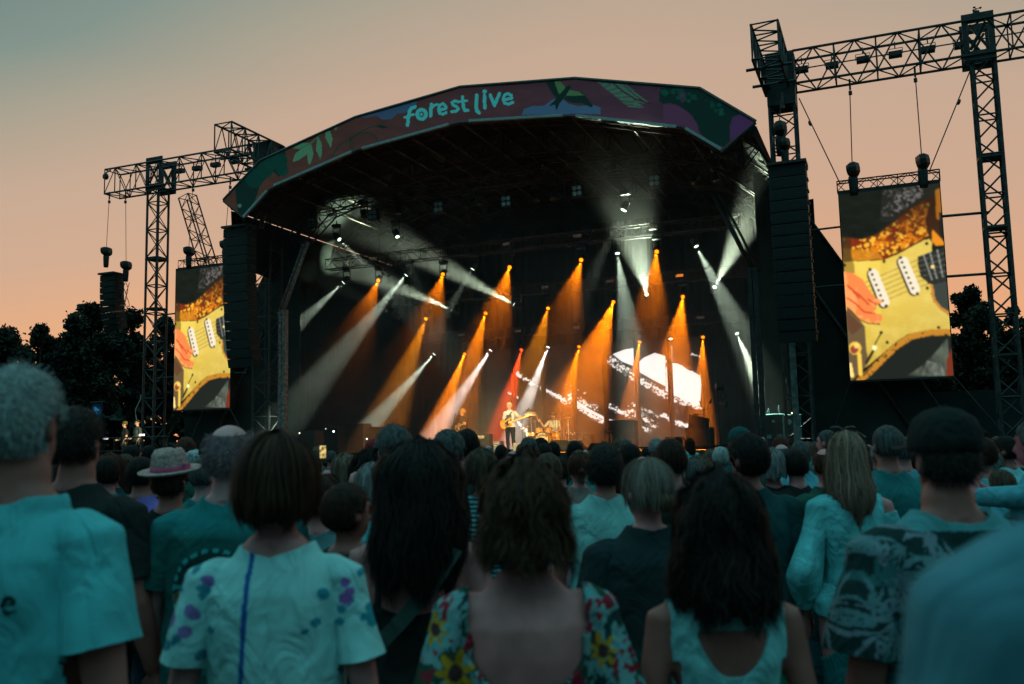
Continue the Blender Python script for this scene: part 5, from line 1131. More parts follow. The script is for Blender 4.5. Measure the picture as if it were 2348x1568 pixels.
def blobs(V, seed, n, box_, r0, r1):
    r = np.random.RandomState(seed); d = np.full(len(V), 1e9)
    for i in range(n):
        c = np.array([box_[0]+(box_[1]-box_[0])*r.rand(), box_[2]+(box_[3]-box_[2])*r.rand()]); q = V[:, [0, 2]]-c; a = r.rand()*3.1
        e = 1+r.rand()*.8; x = q[:, 0]*math.cos(a)+q[:, 1]*math.sin(a); y = -q[:, 0]*math.sin(a)+q[:, 1]*math.cos(a)
        d = np.minimum(d, np.hypot(x, y*e)/(r0+(r1-r0)*r.rand()))
    return d < 1
def letters(V, strokes, w):
    d = np.full(len(V), 1e9)
    for s_ in strokes: d = np.minimum(d, seg_d(V[:, 0], V[:, 2], s_))
    return (d < w) & (V[:, 1] < -.03)
# P1 white-haired man, far left
B = make_body(sh=.185, girth=1.08, neck=1.25, vox=.0085, armr=1.05)
o = ptag(obj_('person', body_mesh(B, SKIN2)), 'tall white-haired man in a plain teal tee with black lettering on the back')
SB_ = 26
def p1(V):
    c = np.tile(np.array([.07, .40, .44]), (len(V), 1)); x0 = 0; z0 = 0
    L = [[(x0, z0), (x0, z0+.035)], [(x0, z0+.05), (x0, z0+.052)], [(x0+.055, z0+.028), (x0+.035, z0+.036), (x0+.02, z0+.018), (x0+.035, z0), (x0+.056, z0+.006)],
         [(x0+.078, z0+.02), (x0+.112, z0+.02), (x0+.108, z0+.034), (x0+.092, z0+.038), (x0+.078, z0+.02), (x0+.09, z0+.001), (x0+.112, z0+.005)]]
    L = [[(-.052+.085+.60*a, 1.285+.86*b) for a, b in q] for q in L]; return mixc(c, letters(V, L, .0038), (.008, .02, .025))
def dense(me_V, me_F): return me_V, me_F
tee(B, o, CLOTHV, 3, sleeve=.205, nr=.096, nz=1.50, a=.014, b=.03, amp=.014, paint=p1, fix=flare(.185, .010))
add_lower(B, o, cloth('jeans', (.02, .05, .08)))
V, F, C = short_hair(B, 1, .011, 1.60, 0, 3500, (.16, .22, .22), (.32, .40, .40)); obj_('hair', arr_mesh('hair', V, F, HAIRM, paint=C), o)
px_place(o, 52, 835, 2.1, turn=-.10, kx=1.0, kmax=1.12)
# P2 dark-haired man behind him
B2 = make_body(sh=.215, girth=1.1, neck=1.2, vox=.010, armr=1.1); B = B2
o = ptag(obj_('person', body_mesh(B, SKIN2)), 'dark-haired man in a plain black tee, just behind the tall white-haired man')
tee(B, o, cloth('black', TEALS['black']), 5, a=.012, b=.03); add_lower(B, o, cloth('jeans', (.02, .05, .08)))
V, F, C = short_hair(B, 2, .014, 1.60, 0, 2500, (.010, .009, .008), (.035, .028, .024)); obj_('hair', arr_mesh('hair', V, F, HAIRM, paint=C), o)
px_place(o, 181, 932, 3.4, turn=-.1)
# P3 bob-haired person with blue centre seam
B = make_body(sh=.182, girth=1.04, fem=True, neck=1.05, vox=.0085)
o = ptag(obj_('person', body_mesh(B, SKIN)), 'woman with a brown bob, white tee with violet flowers and a blue back seam')
def p3(V):
    c = np.tile(np.array([.27, .60, .61]), (len(V), 1))
    c *= (.92+.16*fbm(V[:, 0]*60, V[:, 2]*60, 3, 2))[:, None]
    top = (V[:, 2] > 1.20)
    c = mixc(c, blobs(V, 5, 14, (-.27, -.10, 1.15, 1.45), .010, .022) & top, (.03, .22, .30)); c = mixc(c, blobs(V, 8, 5, (-.25, -.14, 1.24, 1.42), .016, .030), (.20, .14, .36))
    c = mixc(c, blobs(V, 15, 12, (.08, .26, 1.28, 1.46), .010, .020) & top, (.02, .24, .32)); c = mixc(c, blobs(V, 18, 3, (.12, .22, 1.30, 1.42), .012, .020), (.24, .12, .38))
    c = mixc(c, (np.abs(V[:, 0]+.055-.04*(V[:, 2]-1.2)) < .0065) & (V[:, 1] < 0), (.012, .10, .34)); return c
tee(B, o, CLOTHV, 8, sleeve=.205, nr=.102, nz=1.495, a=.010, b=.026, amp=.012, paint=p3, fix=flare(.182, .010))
add_lower(B, o, cloth('black', TEALS['black']))
V, F, C = hair('round', L=.285, wide=1.06, T=.020, seed=3, strands=2600, c1=(.009, .006, .005), c2=(.055, .026, .014), fr=55); obj_('hair', arr_mesh('hair', V, F, HAIRM, paint=C), o)
px_place(o, 637, 998, 2.42, turn=.05, kx=1.04)
# P4 long dark hair, sunglasses pushed up
B = make_body(sh=.180, girth=.98, fem=True, vox=.0085)
o = ptag(obj_('person', body_mesh(B, SKIN)), 'woman with very long dark hair, sunglasses on her head, black strappy top and bag strap')
V_ = B['V']; on = B['arm'] != 0
def tank(B, back_z, strap_x, strap_w, hem=.84, scoop=.06, vneck=0.):
    V = B['V']; on = B['arm'] != 0; ax = np.abs(V[:, 0])
    body_ = f_min(np.where(on, -.05, .5), back_z+scoop*np.clip(ax/.16, 0, 1)**2-V[:, 2], V[:, 2]-hem)
    st_ = f_min(strap_w-np.abs(ax-strap_x-(V[:, 2]-1.3)*-.10), V[:, 2]-(back_z-.03), np.where(np.hypot(V[:, 0], V[:, 1]+.01) < .07, -.1, .5), 1.52-V[:, 2])
    return np.maximum(body_, st_)
V, F = garment(B, tank(B, 1.225, .105, .009), .006, 'top', 4, .003); obj_('strappy_top', arr_mesh('top', V, F, cloth('black', TEALS['black'])), o)
m = MB(); pts = [Vector((.13, -.125, 1.44)), Vector((.06, -.150, 1.32)), Vector((-.04, -.155, 1.20)), Vector((-.15, -.135, 1.08)), Vector((-.20, -.06, .98))]
for a, b in zip(pts[:-1], pts[1:]):
    d = (b-a).normalized(); s_ = d.cross(Vector((0, 1, 0))).normalized(); m.box((a+b)/2, (b-a)*.52, s_*.024, Vector((0, .003, 0)))
m.build('bag_strap', cloth('strap', (.045, .085, .08)), o)
add_lower(B, o, cloth('black', TEALS['black']))
V, F, C = hair('long', L=.54, wide=1.20, T=.034, seed=7, strands=3600, wave=.006, c1=(.005, .005, .005), c2=(.014, .012, .011), fr=50); obj_('hair', arr_mesh('hair', V, F, HAIRM, paint=C), o)
m = MB()
for s_ in (-1, 1): m.lathe((s_*.045, .055, 1.775), (0, .35, .9), [(.030, 0), (.032, .004), (.028, .008)], 14, e1=1.1, e2=.85); m.tube((s_*.085, .045, 1.765), (s_*.092, -.06, 1.735), .004)
m.tube((-.02, .06, 1.78), (.02, .06, 1.78), .004); m.build('sunglasses', mat('dark_glass', (.01, .012, .012), .15, .1, 4, 0, .6), o)
px_place(o, 957, 1022, 3.1, turn=-.06, kx=1.12)
# P5 floral dress, centre
B = make_body(sh=.190, girth=1.12, fem=True, vox=.0085, armr=1.1)
o = ptag(obj_('person', body_mesh(B, SKIN)), 'woman with short wavy brown hair and bare back in a multicoloured floral dress')
def dress(B):
    V = B['V']; on = B['arm'] != 0; ax = np.abs(V[:, 0]); bk = np.clip(-V[:, 1]/.05, 0, 1)
    low = 1.225+.14*np.clip(ax/.165, 0, 1)**3.0; bodyf = f_min(np.where(on, .5, low-V[:, 2]), V[:, 2]-.5)
    slv = f_min(np.where(on, .26-B['at'], -.05), np.where(on, B['at']-.035, -.05))
    sh_ = f_min(ax-.150, 1.475-V[:, 2], np.where(on, .26-B['at'], .5)); return np.maximum(np.maximum(bodyf, slv), f_min(sh_, V[:, 2]-.9))
def p5(V):
    c = np.tile(np.array([.14, .30, .31]), (len(V), 1)); q = fbm(V[:, 0]*34+V[:, 1]*20, V[:, 2]*26, 3, 3); q2 = fbm(V[:, 0]*40-V[:, 1]*20+9, V[:, 2]*30, 8, 3)
    c = mixc(c, q > .54, (.012, .060, .040)); c = mixc(c, q2 > .60, (.24, .018, .035)); c = mixc(c, (q < .30), (.10, .36, .38)); c = mixc(c, (q2 < .34), (.015, .045, .050))
    for (x, z, r_) in ((-.185, 1.27, .048), (-.235, 1.375, .034), (.19, 1.315, .036), (.10, 1.05, .035), (-.02, 1.10, .022), (.235, 1.2, .03), (-.12, 1.12, .03)):
        d = np.hypot(V[:, 0]-x, (V[:, 2]-z)*.8); a = np.arctan2(V[:, 2]-z, V[:, 0]-x); c = mixc(c, d < r_*(.75+.3*np.sin(a*7+x*40)+.35*(fbm(V[:, 0]*50, V[:, 2]*50, 4, 2)-.5)), (.42, .24, .02)); c = mixc(c, d < r_*.38, (.06, .03, .035))
    return c
V, F = garment(B, dress(B), loose(B, .014, .022), 'dress', 6, .006); V = flare(.19, .022)(V); V, F = fine(V, F); obj_('floral_dress', arr_mesh('dress', V, F, CLOTHV, paint=p5(V)), o)
V, F = garment(B, shoe_f(B), .008, 'shoes', 1, .0005); obj_('shoes', arr_mesh('shoes', V, F, BLK), o)
V, F, C = hair('curly', L=.300, wide=1.02, T=.026, seed=11, strands=3200, wave=.014, c1=(.008, .006, .005), c2=(.070, .034, .018), fr=55, sw=.0018); obj_('hair', arr_mesh('hair', V, F, HAIRM, paint=C), o)
px_place(o, 1197, 1074, 2.32, kx=1.02, turn=.04)
# P6 curly dark hair, white tank top
B = make_body(sh=.185, girth=1.02, fem=True, vox=.0085)
o = ptag(obj_('person', body_mesh(B, SKIN2)), 'woman with big dark curly hair in a white sleeveless top')
def tank6(B):
    V = B['V']; ax = np.abs(V[:, 0]); on = B['arm'] != 0; fr = V[:, 1] > 0
    low = 1.265+.20*np.clip(ax/.125, 0, 1)**2.4; f = f_min(np.where(on, -.05, .5), np.where(V[:, 1] < .0, low-V[:, 2], low+.05-V[:, 2]), .162-ax+np.clip(1.34-V[:, 2], 0, .2)*.5, V[:, 2]-.84)
    st = f_min(.162-ax, ax-.095, V[:, 2]-1.30, 1.53-V[:, 2], np.where(on & (ax > .165), -.05, .5)); band = f_min(.016-np.abs(V[:, 2]-1.405), .15-ax, -V[:, 1])
    return np.maximum(np.maximum(f, st), band)
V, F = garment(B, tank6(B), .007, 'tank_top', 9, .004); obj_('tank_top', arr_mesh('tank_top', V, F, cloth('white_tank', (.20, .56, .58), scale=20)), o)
add_lower(B, o, cloth('jeans', (.02, .05, .08)))
V, F, C = hair('curly', L=.42, wide=1.06, T=.032, seed=13, strands=3600, wave=.012, c1=(.005, .005, .005), c2=(.018, .012, .010), fr=52, sw=.0018); obj_('hair', arr_mesh('hair', V, F, HAIRM, paint=C), o)
px_place(o, 1642, 1108, 2.4, kx=1.0)
# P7 grey-blonde ponytail woman in a dark jacket
B = make_body(sh=.185, girth=1.05, fem=True, vox=.010, headturn=.45)
o = ptag(obj_('person', body_mesh(B, SKIN)), 'woman with ash-blonde tied-back hair in a dark jacket, face turned a little left')
tee(B, o, cloth('jacket', (.016, .034, .038)), 7, sleeve=.55, a=.018, b=.03, nr=.075, name='jacket'); add_lower(B, o, cloth('black', TEALS['black']))
V, F, C = hair('short', L=.245, wide=.92, T=.012, seed=15, strands=1500, c1=(.055, .050, .040), c2=(.22, .19, .16), fr=70)
Vp, Fp, Cp = hair('long', L=.16, wide=.5, T=-.03, seed=4, strands=300, c1=(.03, .02, .014), c2=(.12, .08, .05), fr=10)
n_ = len(V); Vp = Vp+np.array([0, -.095, -.10]); V = np.concatenate([V, Vp]); C = np.concatenate([C, Cp]); F = F+[tuple(i+n_ for i in q) for q in Fp]
ca, sa = math.cos(.45), math.sin(.45); V = np.stack([V[:, 0]*ca-(V[:, 1]+.01)*sa, V[:, 0]*sa+(V[:, 1]+.01)*ca-.01, V[:, 2]], -1)
obj_('hair', arr_mesh('hair', V, F, HAIRM, paint=C), o); px_place(o, 1482, 1052, 3.4, kx=1.12)
# P8 white shirt man
B8 = make_body(sh=.205, girth=1.02, vox=.011); B = B8
o = ptag(obj_('person', body_mesh(B, SKIN2)), 'slim man with thick dark hair in a creased pale short-sleeved shirt')
tee(B, o, cloth('pale_shirt', (.20, .48, .48)), 12, sleeve=.21, a=.014, b=.035, amp=.016, nr=.08); add_lower(B, o, cloth('jeans', (.02, .05, .08)))
V, F, C = short_hair(B, 4, .022, 1.575, 0, 1500, (.010, .009, .008), (.030, .024, .020), rough=.008); obj_('hair', arr_mesh('hair', V, F, HAIRM, paint=C), o)
px_place(o, 1384, 1018, 4.6, kx=1.02)
# P9 long blonde, off-shoulder blouse
B = make_body(sh=.175, girth=.92, fem=True, vox=.010)
o = ptag(obj_('person', body_mesh(B, SKIN)), 'slim woman with long straight blonde hair in a white off-shoulder blouse and dark teal trousers')
def blouse(B):
    V = B['V']; on = B['arm'] != 0; ax = np.abs(V[:, 0])
    f = f_min(V[:, 2]-1.03, 1.455-V[:, 2], np.where(on, np.where(V[:, 0] > 0, B['at']-.035, .3), .5), np.where(on, .52-B['at'], .5), ax-.075+np.clip(1.40-V[:, 2], 0, .2)*2)
    return np.maximum(f, f_min(np.where(on, .3, -.1), .50-B['at'], B['at']-.06))
def puff(P):
    P = P.copy(); w = np.clip((np.abs(P[:, 0])-.17)/.05, 0, 1)*np.exp(-((P[:, 2]-1.08)/.14)**2); P[:, 0] += np.sign(P[:, 0])*.045*w; P[:, 1] *= 1+.8*w
    w2 = np.clip((.16-np.abs(P[:, 0]))/.03, 0, 1); P[:, 2] += .004*np.sin(P[:, 2]*170+P[:, 0]*25)*w2; return P
V, F = garment(B, blouse(B), loose(B, .010, .020), 'blouse', 21, .007, puff); obj_('blouse', arr_mesh('blouse', V, F, cloth('blouse', (.12, .50, .54))), o)
add_lower(B, o, cloth('teal_trousers', (.012, .15, .16)), 1.05)
V, F, C = hair('blonde', L=.50, wide=1.02, T=.012, seed=17, strands=1900, wave=.002, c1=(.035, .021, .014), c2=(.30, .20, .15), fr=50, sw=.0022); obj_('hair', arr_mesh('hair', V, F, HAIRM, paint=C), o)
m = MB()
for s_ in (-1, 1): m.lathe((s_*.038, .03, 1.79), (0, .3, .9), [(.024, 0), (.026, .004), (.022, .008)], 12, e1=1.1, e2=.8); m.tube((s_*.07, .03, 1.775), (s_*.086, -.05, 1.745), .0035)
m.tube((-.016, .03, 1.79), (.016, .03, 1.79), .004); m.build('sunglasses', MATS['dark_glass'], o)
px_place(o, 1936, 985, 4.5, turn=-.05)
# P10 cap man with leaf shirt
B = make_body(sh=.225, girth=1.22, neck=1.3, vox=.0095, armr=1.2)
o = ptag(obj_('person', body_mesh(B, SKIN2)), 'heavy-set man in a dark baseball cap and a palm leaf patterned shirt')
def p10(V):
    c = np.tile(np.array([.010, .034, .036]), (len(V), 1)); r = np.random.RandomState(6); X = V[:, 0]+V[:, 1]*.5; Zz = V[:, 2]
    for i in range(190):
        x0 = -.36+.72*r.rand(); z0 = .95+.52*r.rand(); a0 = r.rand()*6.3; sh_ = [(.085, .19, .21), (.03, .12, .125), (.14, .20, .24)][r.randint(3)]
        for b in range(5):
            a = a0+(b-2)*.42; L_ = .045+.045*r.rand(); q = [(x0, z0), (x0+L_*.5*math.cos(a), z0+L_*.5*math.sin(a)), (x0+L_*math.cos(a+.25), z0+L_*math.sin(a+.25))]
            t = np.clip((X-x0)*math.cos(a)+(Zz-z0)*math.sin(a), 0, L_)/L_; c = mixc(c, (seg_d(X, Zz, q) < (.0048)*np.sin(np.clip(t, .06, .97)*PI)), sh_)
    c = mixc(c, (V[:, 2] > 1.475) & (np.hypot(V[:, 0], V[:, 1]) < .15), (.07, .26, .29)); return c
tee(B, o, CLOTHV, 14, sleeve=.25, a=.016, b=.035, amp=.010, nr=.10, nz=1.52, paint=p10, fix=flare(.225, .03)); add_lower(B, o, cloth('jeans', (.02, .05, .08)))
V, F, C = short_hair(B, 6, .008, 1.60, 0, 1500, (.010, .010, .010), (.03, .03, .03)); obj_('hair', arr_mesh('hair', V, F, HAIRM, paint=C), o)
def cap(par, mt, k=1., brim=True, turn=0.):
    m = MB(); m.lathe((0, -.010, 1.700), (0, 0, 1), [(.088*k, -.022), (.093*k, .0), (.090*k, .035), (.076*k, .070), (.045*k, .094), (.012, .103), (.012, .108), (.002, .109)], 22, e1=.92, e2=1.14)
    h = m.build('cap', mt, par)
    if brim:
        m = MB(); pts = []
        for i in range(13):
            a = math.radians(-62+124*i/12)+turn; rr_ = .088+.085*math.cos((a-turn))**1.3; pts.append((math.sin(a)*rr_*.95, -.01+math.cos(a)*(rr_+.015), 1.690+.006*math.cos(3*(a-turn))))
        for i in range(12, -1, -1):
            a = math.radians(-62+124*i/12)+turn; pts.append((math.sin(a)*.078, -.01+math.cos(a)*.095, 1.694))
        m.prism(pts, (0, 0, .004)); m.build('brim', mt, h)
    return h
h = cap(o, cloth('dark_cap', (.012, .018, .018)), 1.08); 
px_place(o, 2155, 925, 2.5, ref=1.812, turn=.05, kx=1.0)
# P11 shoulder right beside the camera
B11 = B = make_body(sh=.225, girth=1.15, neck=1.2, vox=.011)
o = ptag(obj_('person', body_mesh(B, SKIN2)), 'very close person in light blue, only one blurred shoulder showing')
tee(B, o, cloth('light_blue', (.06, .20, .25)), 15, sleeve=.30, a=.014, b=.035, nr=.09); add_lower(B, o, cloth('jeans', (.02, .05, .08)))
V, F, C = short_hair(B, 7, .012, 1.60, 0, 0, (.02, .016, .012), (.05, .04, .03)); obj_('hair', arr_mesh('hair', V, F, HAIRM, paint=C), o)
place(o, .642, .80, 0, -.1, 1.08)
# P12 trilby hat
B12 = B = make_body(sh=.205, girth=1.1, neck=1.1, vox=.011)
o = ptag(obj_('person', body_mesh(B, SKIN2)), 'person in a pale straw trilby with a pink band and a black shirt')
tee(B, o, cloth('black', TEALS['black']), 16, a=.012, b=.03, nr=.08); add_lower(B, o, cloth('jeans', (.02, .05, .08)))
V, F, C = short_hair(B, 8, .012, 1.59, 0, 600, (.014, .012, .010), (.04, .034, .028)); obj_('hair', arr_mesh('hair', V, F, HAIRM, paint=C), o)
STR = mat('straw', (.34, .25, .235), .9, .25, 60, bump=.4, bscale=120)
m = MB(); n0 = 28; prof = [(.155, .012), (.150, .004), (.125, -.006), (.100, .0), (.094, .012), (.090, .05), (.082, .095), (.070, .118), (.045, .122), (.002, .112)]
m.lathe((0, -.008, 1.712), (0, -.16, 1), prof, n0, e1=.92, e2=1.12)
for i, v in enumerate(m.v):   # pinch and crease the crown
    x, y, z_ = v
    if z_ > 1.80: m.v[i] = (x*(1-.25*max(0, (z_-1.80)/.05)*(1 if y > 0 else .3)), y, z_-.018*math.exp(-(x/.02)**2))
ht_ = m.build('straw_hat', STR, o)
m = MB(); m.lathe((0, -.008, 1.712), (0, -.16, 1), [(.0965, .006), (.0955, .018), (.0945, .034), (.092, .036)], 26, e1=.92, e2=1.12); m.box((.095, -.02, 1.735), Vector((.008, 0, 0)), Vector((0, .022, 0)), Vector((0, 0, .016))); m.build('hat_band', mat('pink_band', (.45, .08, .17), .8, .1, 20), ht_)
px_place(o, 393, 1024, 4.5, ref=1.84, turn=-.12, kx=1.05)
# P13 balding man in graphic tee
B13 = B = make_body(sh=.205, girth=1.12, neck=1.15, vox=.009)
o = ptag(obj_('person', body_mesh(B, mat('skin_pink', (.42, .22, .22), .5, .12, 9., 0, .35))), 'balding grey-haired man in a dark teal tee with a round printed scene')
def p13(V):
    c = np.tile(np.array([.010, .085, .082]), (len(V), 1)); X, Zz = V[:, 0], V[:, 2]; bk = V[:, 1] < 0; up = np.clip((Zz-1.36)/.08, 0, 1); c = mixc(c, up*.7, (.015, .22, .24))  # lighter shoulders: light from above painted into the tee colour
    d = np.hypot(X, (Zz-1.19)*.9); a = np.arctan2(Zz-1.19, X); ink = bk & (d < .135)
    c = mixc(c, ink, (.012, .045, .040)); c = mixc(c, bk & (np.abs(d-.135) < .006) & (np.sin(a*26) > -.3), (.03, .34, .36)); c = mixc(c, bk & (np.hypot(X-.045, Zz-1.245) < .022), (.30, .05, .07))
    h_ = 1.185+.018*np.sin(X*48)+.5*np.abs(X)*.1; c = mixc(c, ink & (Zz < h_) & (Zz > h_-.045-.02*np.sin(X*90)), (.20, .13, .09)); c = mixc(c, ink & (np.abs(Zz-1.215) < .008) & (X < .0), (.02, .26, .30)); return c
tee(B, o, CLOTHV, 17, sleeve=.21, a=.013, b=.034, amp=.007, paint=p13, nr=.09); add_lower(B, o, cloth('jeans', (.02, .05, .08)))
V, F, C = short_hair(B, 9, .004, 1.60, .075, 2500, (.12, .09, .10), (.26, .20, .22), rough=.002); obj_('hair', arr_mesh('hair', V, F, HAIRM, paint=C), o)
px_place(o, 530, 966, 3.4, turn=-.02, kx=1.08)
# ---------------------------------------------------------------- performers
FACE_AUD = math.atan2(-NX.x, NX.y)
def front_spot(target, watts, size, col=(1, .72, .36), src=(4., -9., 8.5)):  # unseen spot out of view, no fixture built, aimed at one figure
    l = bpy.data.lights.new('unseen_front_spot', 'SPOT'); l.energy = watts; l.color = col; l.spot_size = math.radians(size); l.spot_blend = .4; l.shadow_soft_size = .15
    o = bpy.data.objects.new('unseen_front_spot', l); COL.objects.link(o); o.location = src; o.rotation_euler = (Vector(target)-Vector(src)).to_track_quat('-Z', 'Y').to_euler()
def eyes(par, turn, tilt=0.):
    ht = Matrix.Rotation(turn, 3, 'Z') @ Matrix.Rotation(tilt, 3, 'X'); pv = Vector((0, -.01, 1.52))
    for s_ in (-1, 1):
        c = pv+ht @ (Vector((s_*.030, .076, 1.670))-pv); m = MB(); d = ht @ Vector((0, 1, 0)); m.lathe(c-d*.006, d, [(.011, 0), (.012, .006), (.009, .012), (.002, .014)], 10); m.build('eye', mat('eye_dark', (.05, .04, .035), .3, .1), par)
def guitar(label, par_loc, face, k, cen, dr, colr, gcol, L_neck=.78, bass=True, strap=None):
    """solid guitar in a player's local frame"""
    R = Matrix.Rotation(face, 3, 'Z'); base = Vector(par_loc); W = lambda p: base + R @ (Vector(p)*k)
    t = thing('bass_guitar' if bass else 'electric_guitar', label, 'guitar', W(cen)); u = Vector(dr).normalized(); w = Vector((0, 1, 0)); w = (w-u*w.dot(u)).normalized(); v = w.cross(u) if w.cross(u).z > 0 else u.cross(w)
    P = lambda a, b, c=0.: W(Vector(cen)+u*a+v*b+w*c)
    out = [(-.24, .0), (-.235, .09), (-.19, .145), (-.12, .155), (-.04, .115), (.03, .10), (.10, .135), (.20, .165), (.245, .13), (.20, .09), (.13, .05), (.12, 0), (.13, -.05), (.17, -.09), (.165, -.125), (.10, -.13), (.02, -.105), (-.05, -.12), (-.12, -.165), (-.19, -.15), (-.235, -.09)]
    m = MB(); m.prism([P(a, b, -.02) for a, b in out], (P(0, 0, .022)-P(0, 0, -.02))); b_ = m.build('body', colr, t)
    m = MB(); pg = [(-.08, -.10), (-.10, .0), (.0, .05), (.10, .09), (.12, .04), (.12, -.05), (.05, -.09)]; m.prism([P(a, b, .0225) for a, b in pg], (P(0, 0, .026)-P(0, 0, .0225))); m.build('pickguard', mat('guard_brown', (.10, .05, .03), .3, .2), b_)
    for a in (-.02, .05): m = MB(); m.box(P(a, 0, .032), u*.011*k, v*.04*k, w*.006*k) if False else m.prism([P(a-.012, -.04, .026), P(a+.012, -.04, .026), P(a+.012, .04, .026), P(a-.012, .04, .026)], P(0, 0, .036)-P(0, 0, .026)); m.build('pickup', BLK, b_)
    m = MB(); m.prism([P(-.15, -.03, .026), P(-.12, -.03, .026), P(-.12, .03, .026), P(-.15, .03, .026)], P(0, 0, .034)-P(0, 0, .026)); m.build('bridge', ALU, b_)
    m = MB(); m.prism([P(.08, -.03, .0225), P(.08, .03, .0225), P(L_neck, .021, .0225), P(L_neck, -.021, .0225)], P(0, 0, .045)-P(0, 0, .0225)); n_ = m.build('neck', gcol, t)
    m = MB(); m.prism([P(L_neck, -.022, .02), P(L_neck, .024, .02), P(L_neck+.05, .05, .02), P(L_neck+.17, .055, .02), P(L_neck+.2, .02, .02), P(L_neck+.14, -.02, .02)], P(0, 0, .038)-P(0, 0, .02)); h_ = m.build('headstock', gcol, t)
    for i in range(4): m = MB(); m.tube(P(L_neck+.04+i*.035, .045, .03), P(L_neck+.04+i*.035, .085, .03), .008*k, 6); m.build('tuning_peg', ALU, h_)
    if strap: m = MB(); [m.box((W(a)+W(b))/2, (W(b)-W(a))*.53, (R @ Vector((.024, 0, 0)))*k, (R @ Vector((0, .003, 0)))*k) for a, b in zip(strap[:-1], strap[1:])]; m.build('strap', cloth('strap_grey', (.06, .09, .09)), t)
    return t
def performer(B, label, hairf, px, n, top, shirt, face, z0=FL, ref=1.785, kfix=None, skin=SKINL, tm=None, pants=True, sleeve=.2, sname='shirt'):
    o = ptag(obj_('person', body_mesh(B, skin)), label); V, F = garment(B, tee_field(B, .90, sleeve, nr=.082), loose(B, .010, .014), 'shirt', 3, .005)
    o2 = obj_(sname, arr_mesh('shirt', V, F, shirt[0], paint=shirt[1](V) if len(shirt) > 1 else None), o)
    if pants: add_lower(B, o, tm or cloth('dark_jeans', (.012, .022, .026)))
    if hairf: V, F, C = hairf; obj_('hair', arr_mesh('hair', V, F, HAIRM, paint=C), o)
    p = at_n(px, top, n); k = kfix or (p.z-z0)/ref; o.location = (p.x, p.y, z0); o.rotation_euler = (0, 0, face); o.scale = (k, k, k); return o, k
def rot_head(H, turn, tilt=0.):
    V, F, C = H; ht = np.array(Matrix.Rotation(turn, 3, 'Z') @ Matrix.Rotation(tilt, 3, 'X')); pv = np.array([0, -.01, 1.52]); return (V-pv)@ht.T+pv, F, C
# bassist
A = {-1: ((-.40, .06, 1.20), (-.50, .27, 1.19), (-.25, .35, .55)), 1: ((.275, -.06, 1.13), (.17, .17, 1.03), (-.75, .25, -.55))}
B = make_body(sh=.195, girth=.93, arms=A, vox=.0085, headturn=-.55, headtilt=-.10, legs={-1: ((-.12, .03, .48), (-.15, -.02, .075)), 1: ((.10, .0, .48), (.10, -.05, .075))}, curl=1.)
def pr1(V): return mixc(np.tile(np.array([.62, .58, .50]), (len(V), 1)), (np.abs(V[:, 0]) < .10) & (V[:, 2] < 1.34) & (V[:, 2] > 1.04) & (V[:, 1] > .02), (.10, .13, .13))
fA = FACE_AUD+.05
o, k = performer(B, 'slim bassist with cropped blond hair in a pale tee with a dark square print', short_hair(B, 1, .010, 1.60, 0, 1200, (.5, .38, .2), (.8, .66, .40)), 1168, 0, 922, (CLOTHV, pr1), fA)
eyes(o, -.55, -.10)
guitar('yellow bass guitar slung low on the bassist in the pale tee', o.location, fA, k, (.06, .19, 1.03), (-.95, .10, .27), mat('guitar_amber', (.75, .36, .05), .25, .15, 7, 0, .6), mat('maple', (.80, .55, .20), .4, .1, 9), strap=[(.12, .20, 1.10), (.09, .155, 1.2), (-.02, .145, 1.3), (-.09, .09, 1.42), (-.10, 0, 1.475), (-.08, -.09, 1.42)])
front_spot(o.location+Vector((0, 0, 1.1)), 150000, 3.4)
# guitarist at the microphone
A = {-1: ((-.30, .02, 1.16), (-.33, .26, 1.14), (-.1, .5, .5)), 1: ((.27, -.07, 1.14), (.13, .18, 1.05), (-.8, .2, -.3))}
B = make_body(sh=.195, girth=.98, arms=A, vox=.009, headturn=-.35, curl=1.); fB = FACE_AUD-.65
H = hair('curly', L=.20, wide=1.02, T=.028, seed=31, strands=900, wave=.012, c1=(.40, .20, .05), c2=(.85, .50, .14), fr=58)
o, k = performer(B, 'singing guitarist with curly ginger hair in a dark tee, turned side-on', rot_head(H, -.35), 1059, -3.0, 938, (cloth('charcoal', (.05, .06, .065)),), fB)
eyes(o, -.35); guitar('electric guitar held by the curly-haired guitarist, mostly hidden by heads', o.location, fB, k, (.05, .19, 1.02), (-.95, .1, .2), mat('guitar_white', (.6, .5, .35), .3, .1), MATS['maple'], .66, False, strap=[(.12, .20, 1.10), (.07, .15, 1.22), (-.03, .145, 1.3), (-.09, .09, 1.42), (-.10, 0, 1.475), (-.08, -.09, 1.42)])
front_spot(o.location+Vector((0, 0, 1.35)), 150000, 3., (1, .62, .22))
# drummer, seated
A = {1: ((.34, .12, 1.20), (.42, .30, 1.42), (.2, .4, .8)), -1: ((-.28, .08, 1.12), (-.20, .32, 1.06), (.2, .9, -.1))}
B = make_body(sh=.205, girth=1.08, arms=A, vox=.010, headturn=-.3, legs={-1: ((-.22, .42, .86), (-.20, .44, .45)), 1: ((.22, .42, .86), (.22, .46, .45))}, curl=1.3)
z0 = FL+.12-.40; p = at_n(1268, 950, KN-.45); fC = FACE_AUD
o, k = performer(B, 'bearded drummer in a white tee and cap raising a stick behind the drums', short_hair(B, 1, .010, 1.60, 0, 0, (.10, .07, .05), (.2, .14, .1)), 1268, KN-.45, 950, (cloth('drummer_white', (.60, .55, .38)),), fC, z0=z0, kfix=1., tm=cloth('black', TEALS['black']), sleeve=.24, pants=False)
V, F = garment(B, trouser_f(B, 1.0), .012, 'trousers', 1, .003); obj_('trousers', arr_mesh('trousers', V, F, MATS['cloth_black']), o)
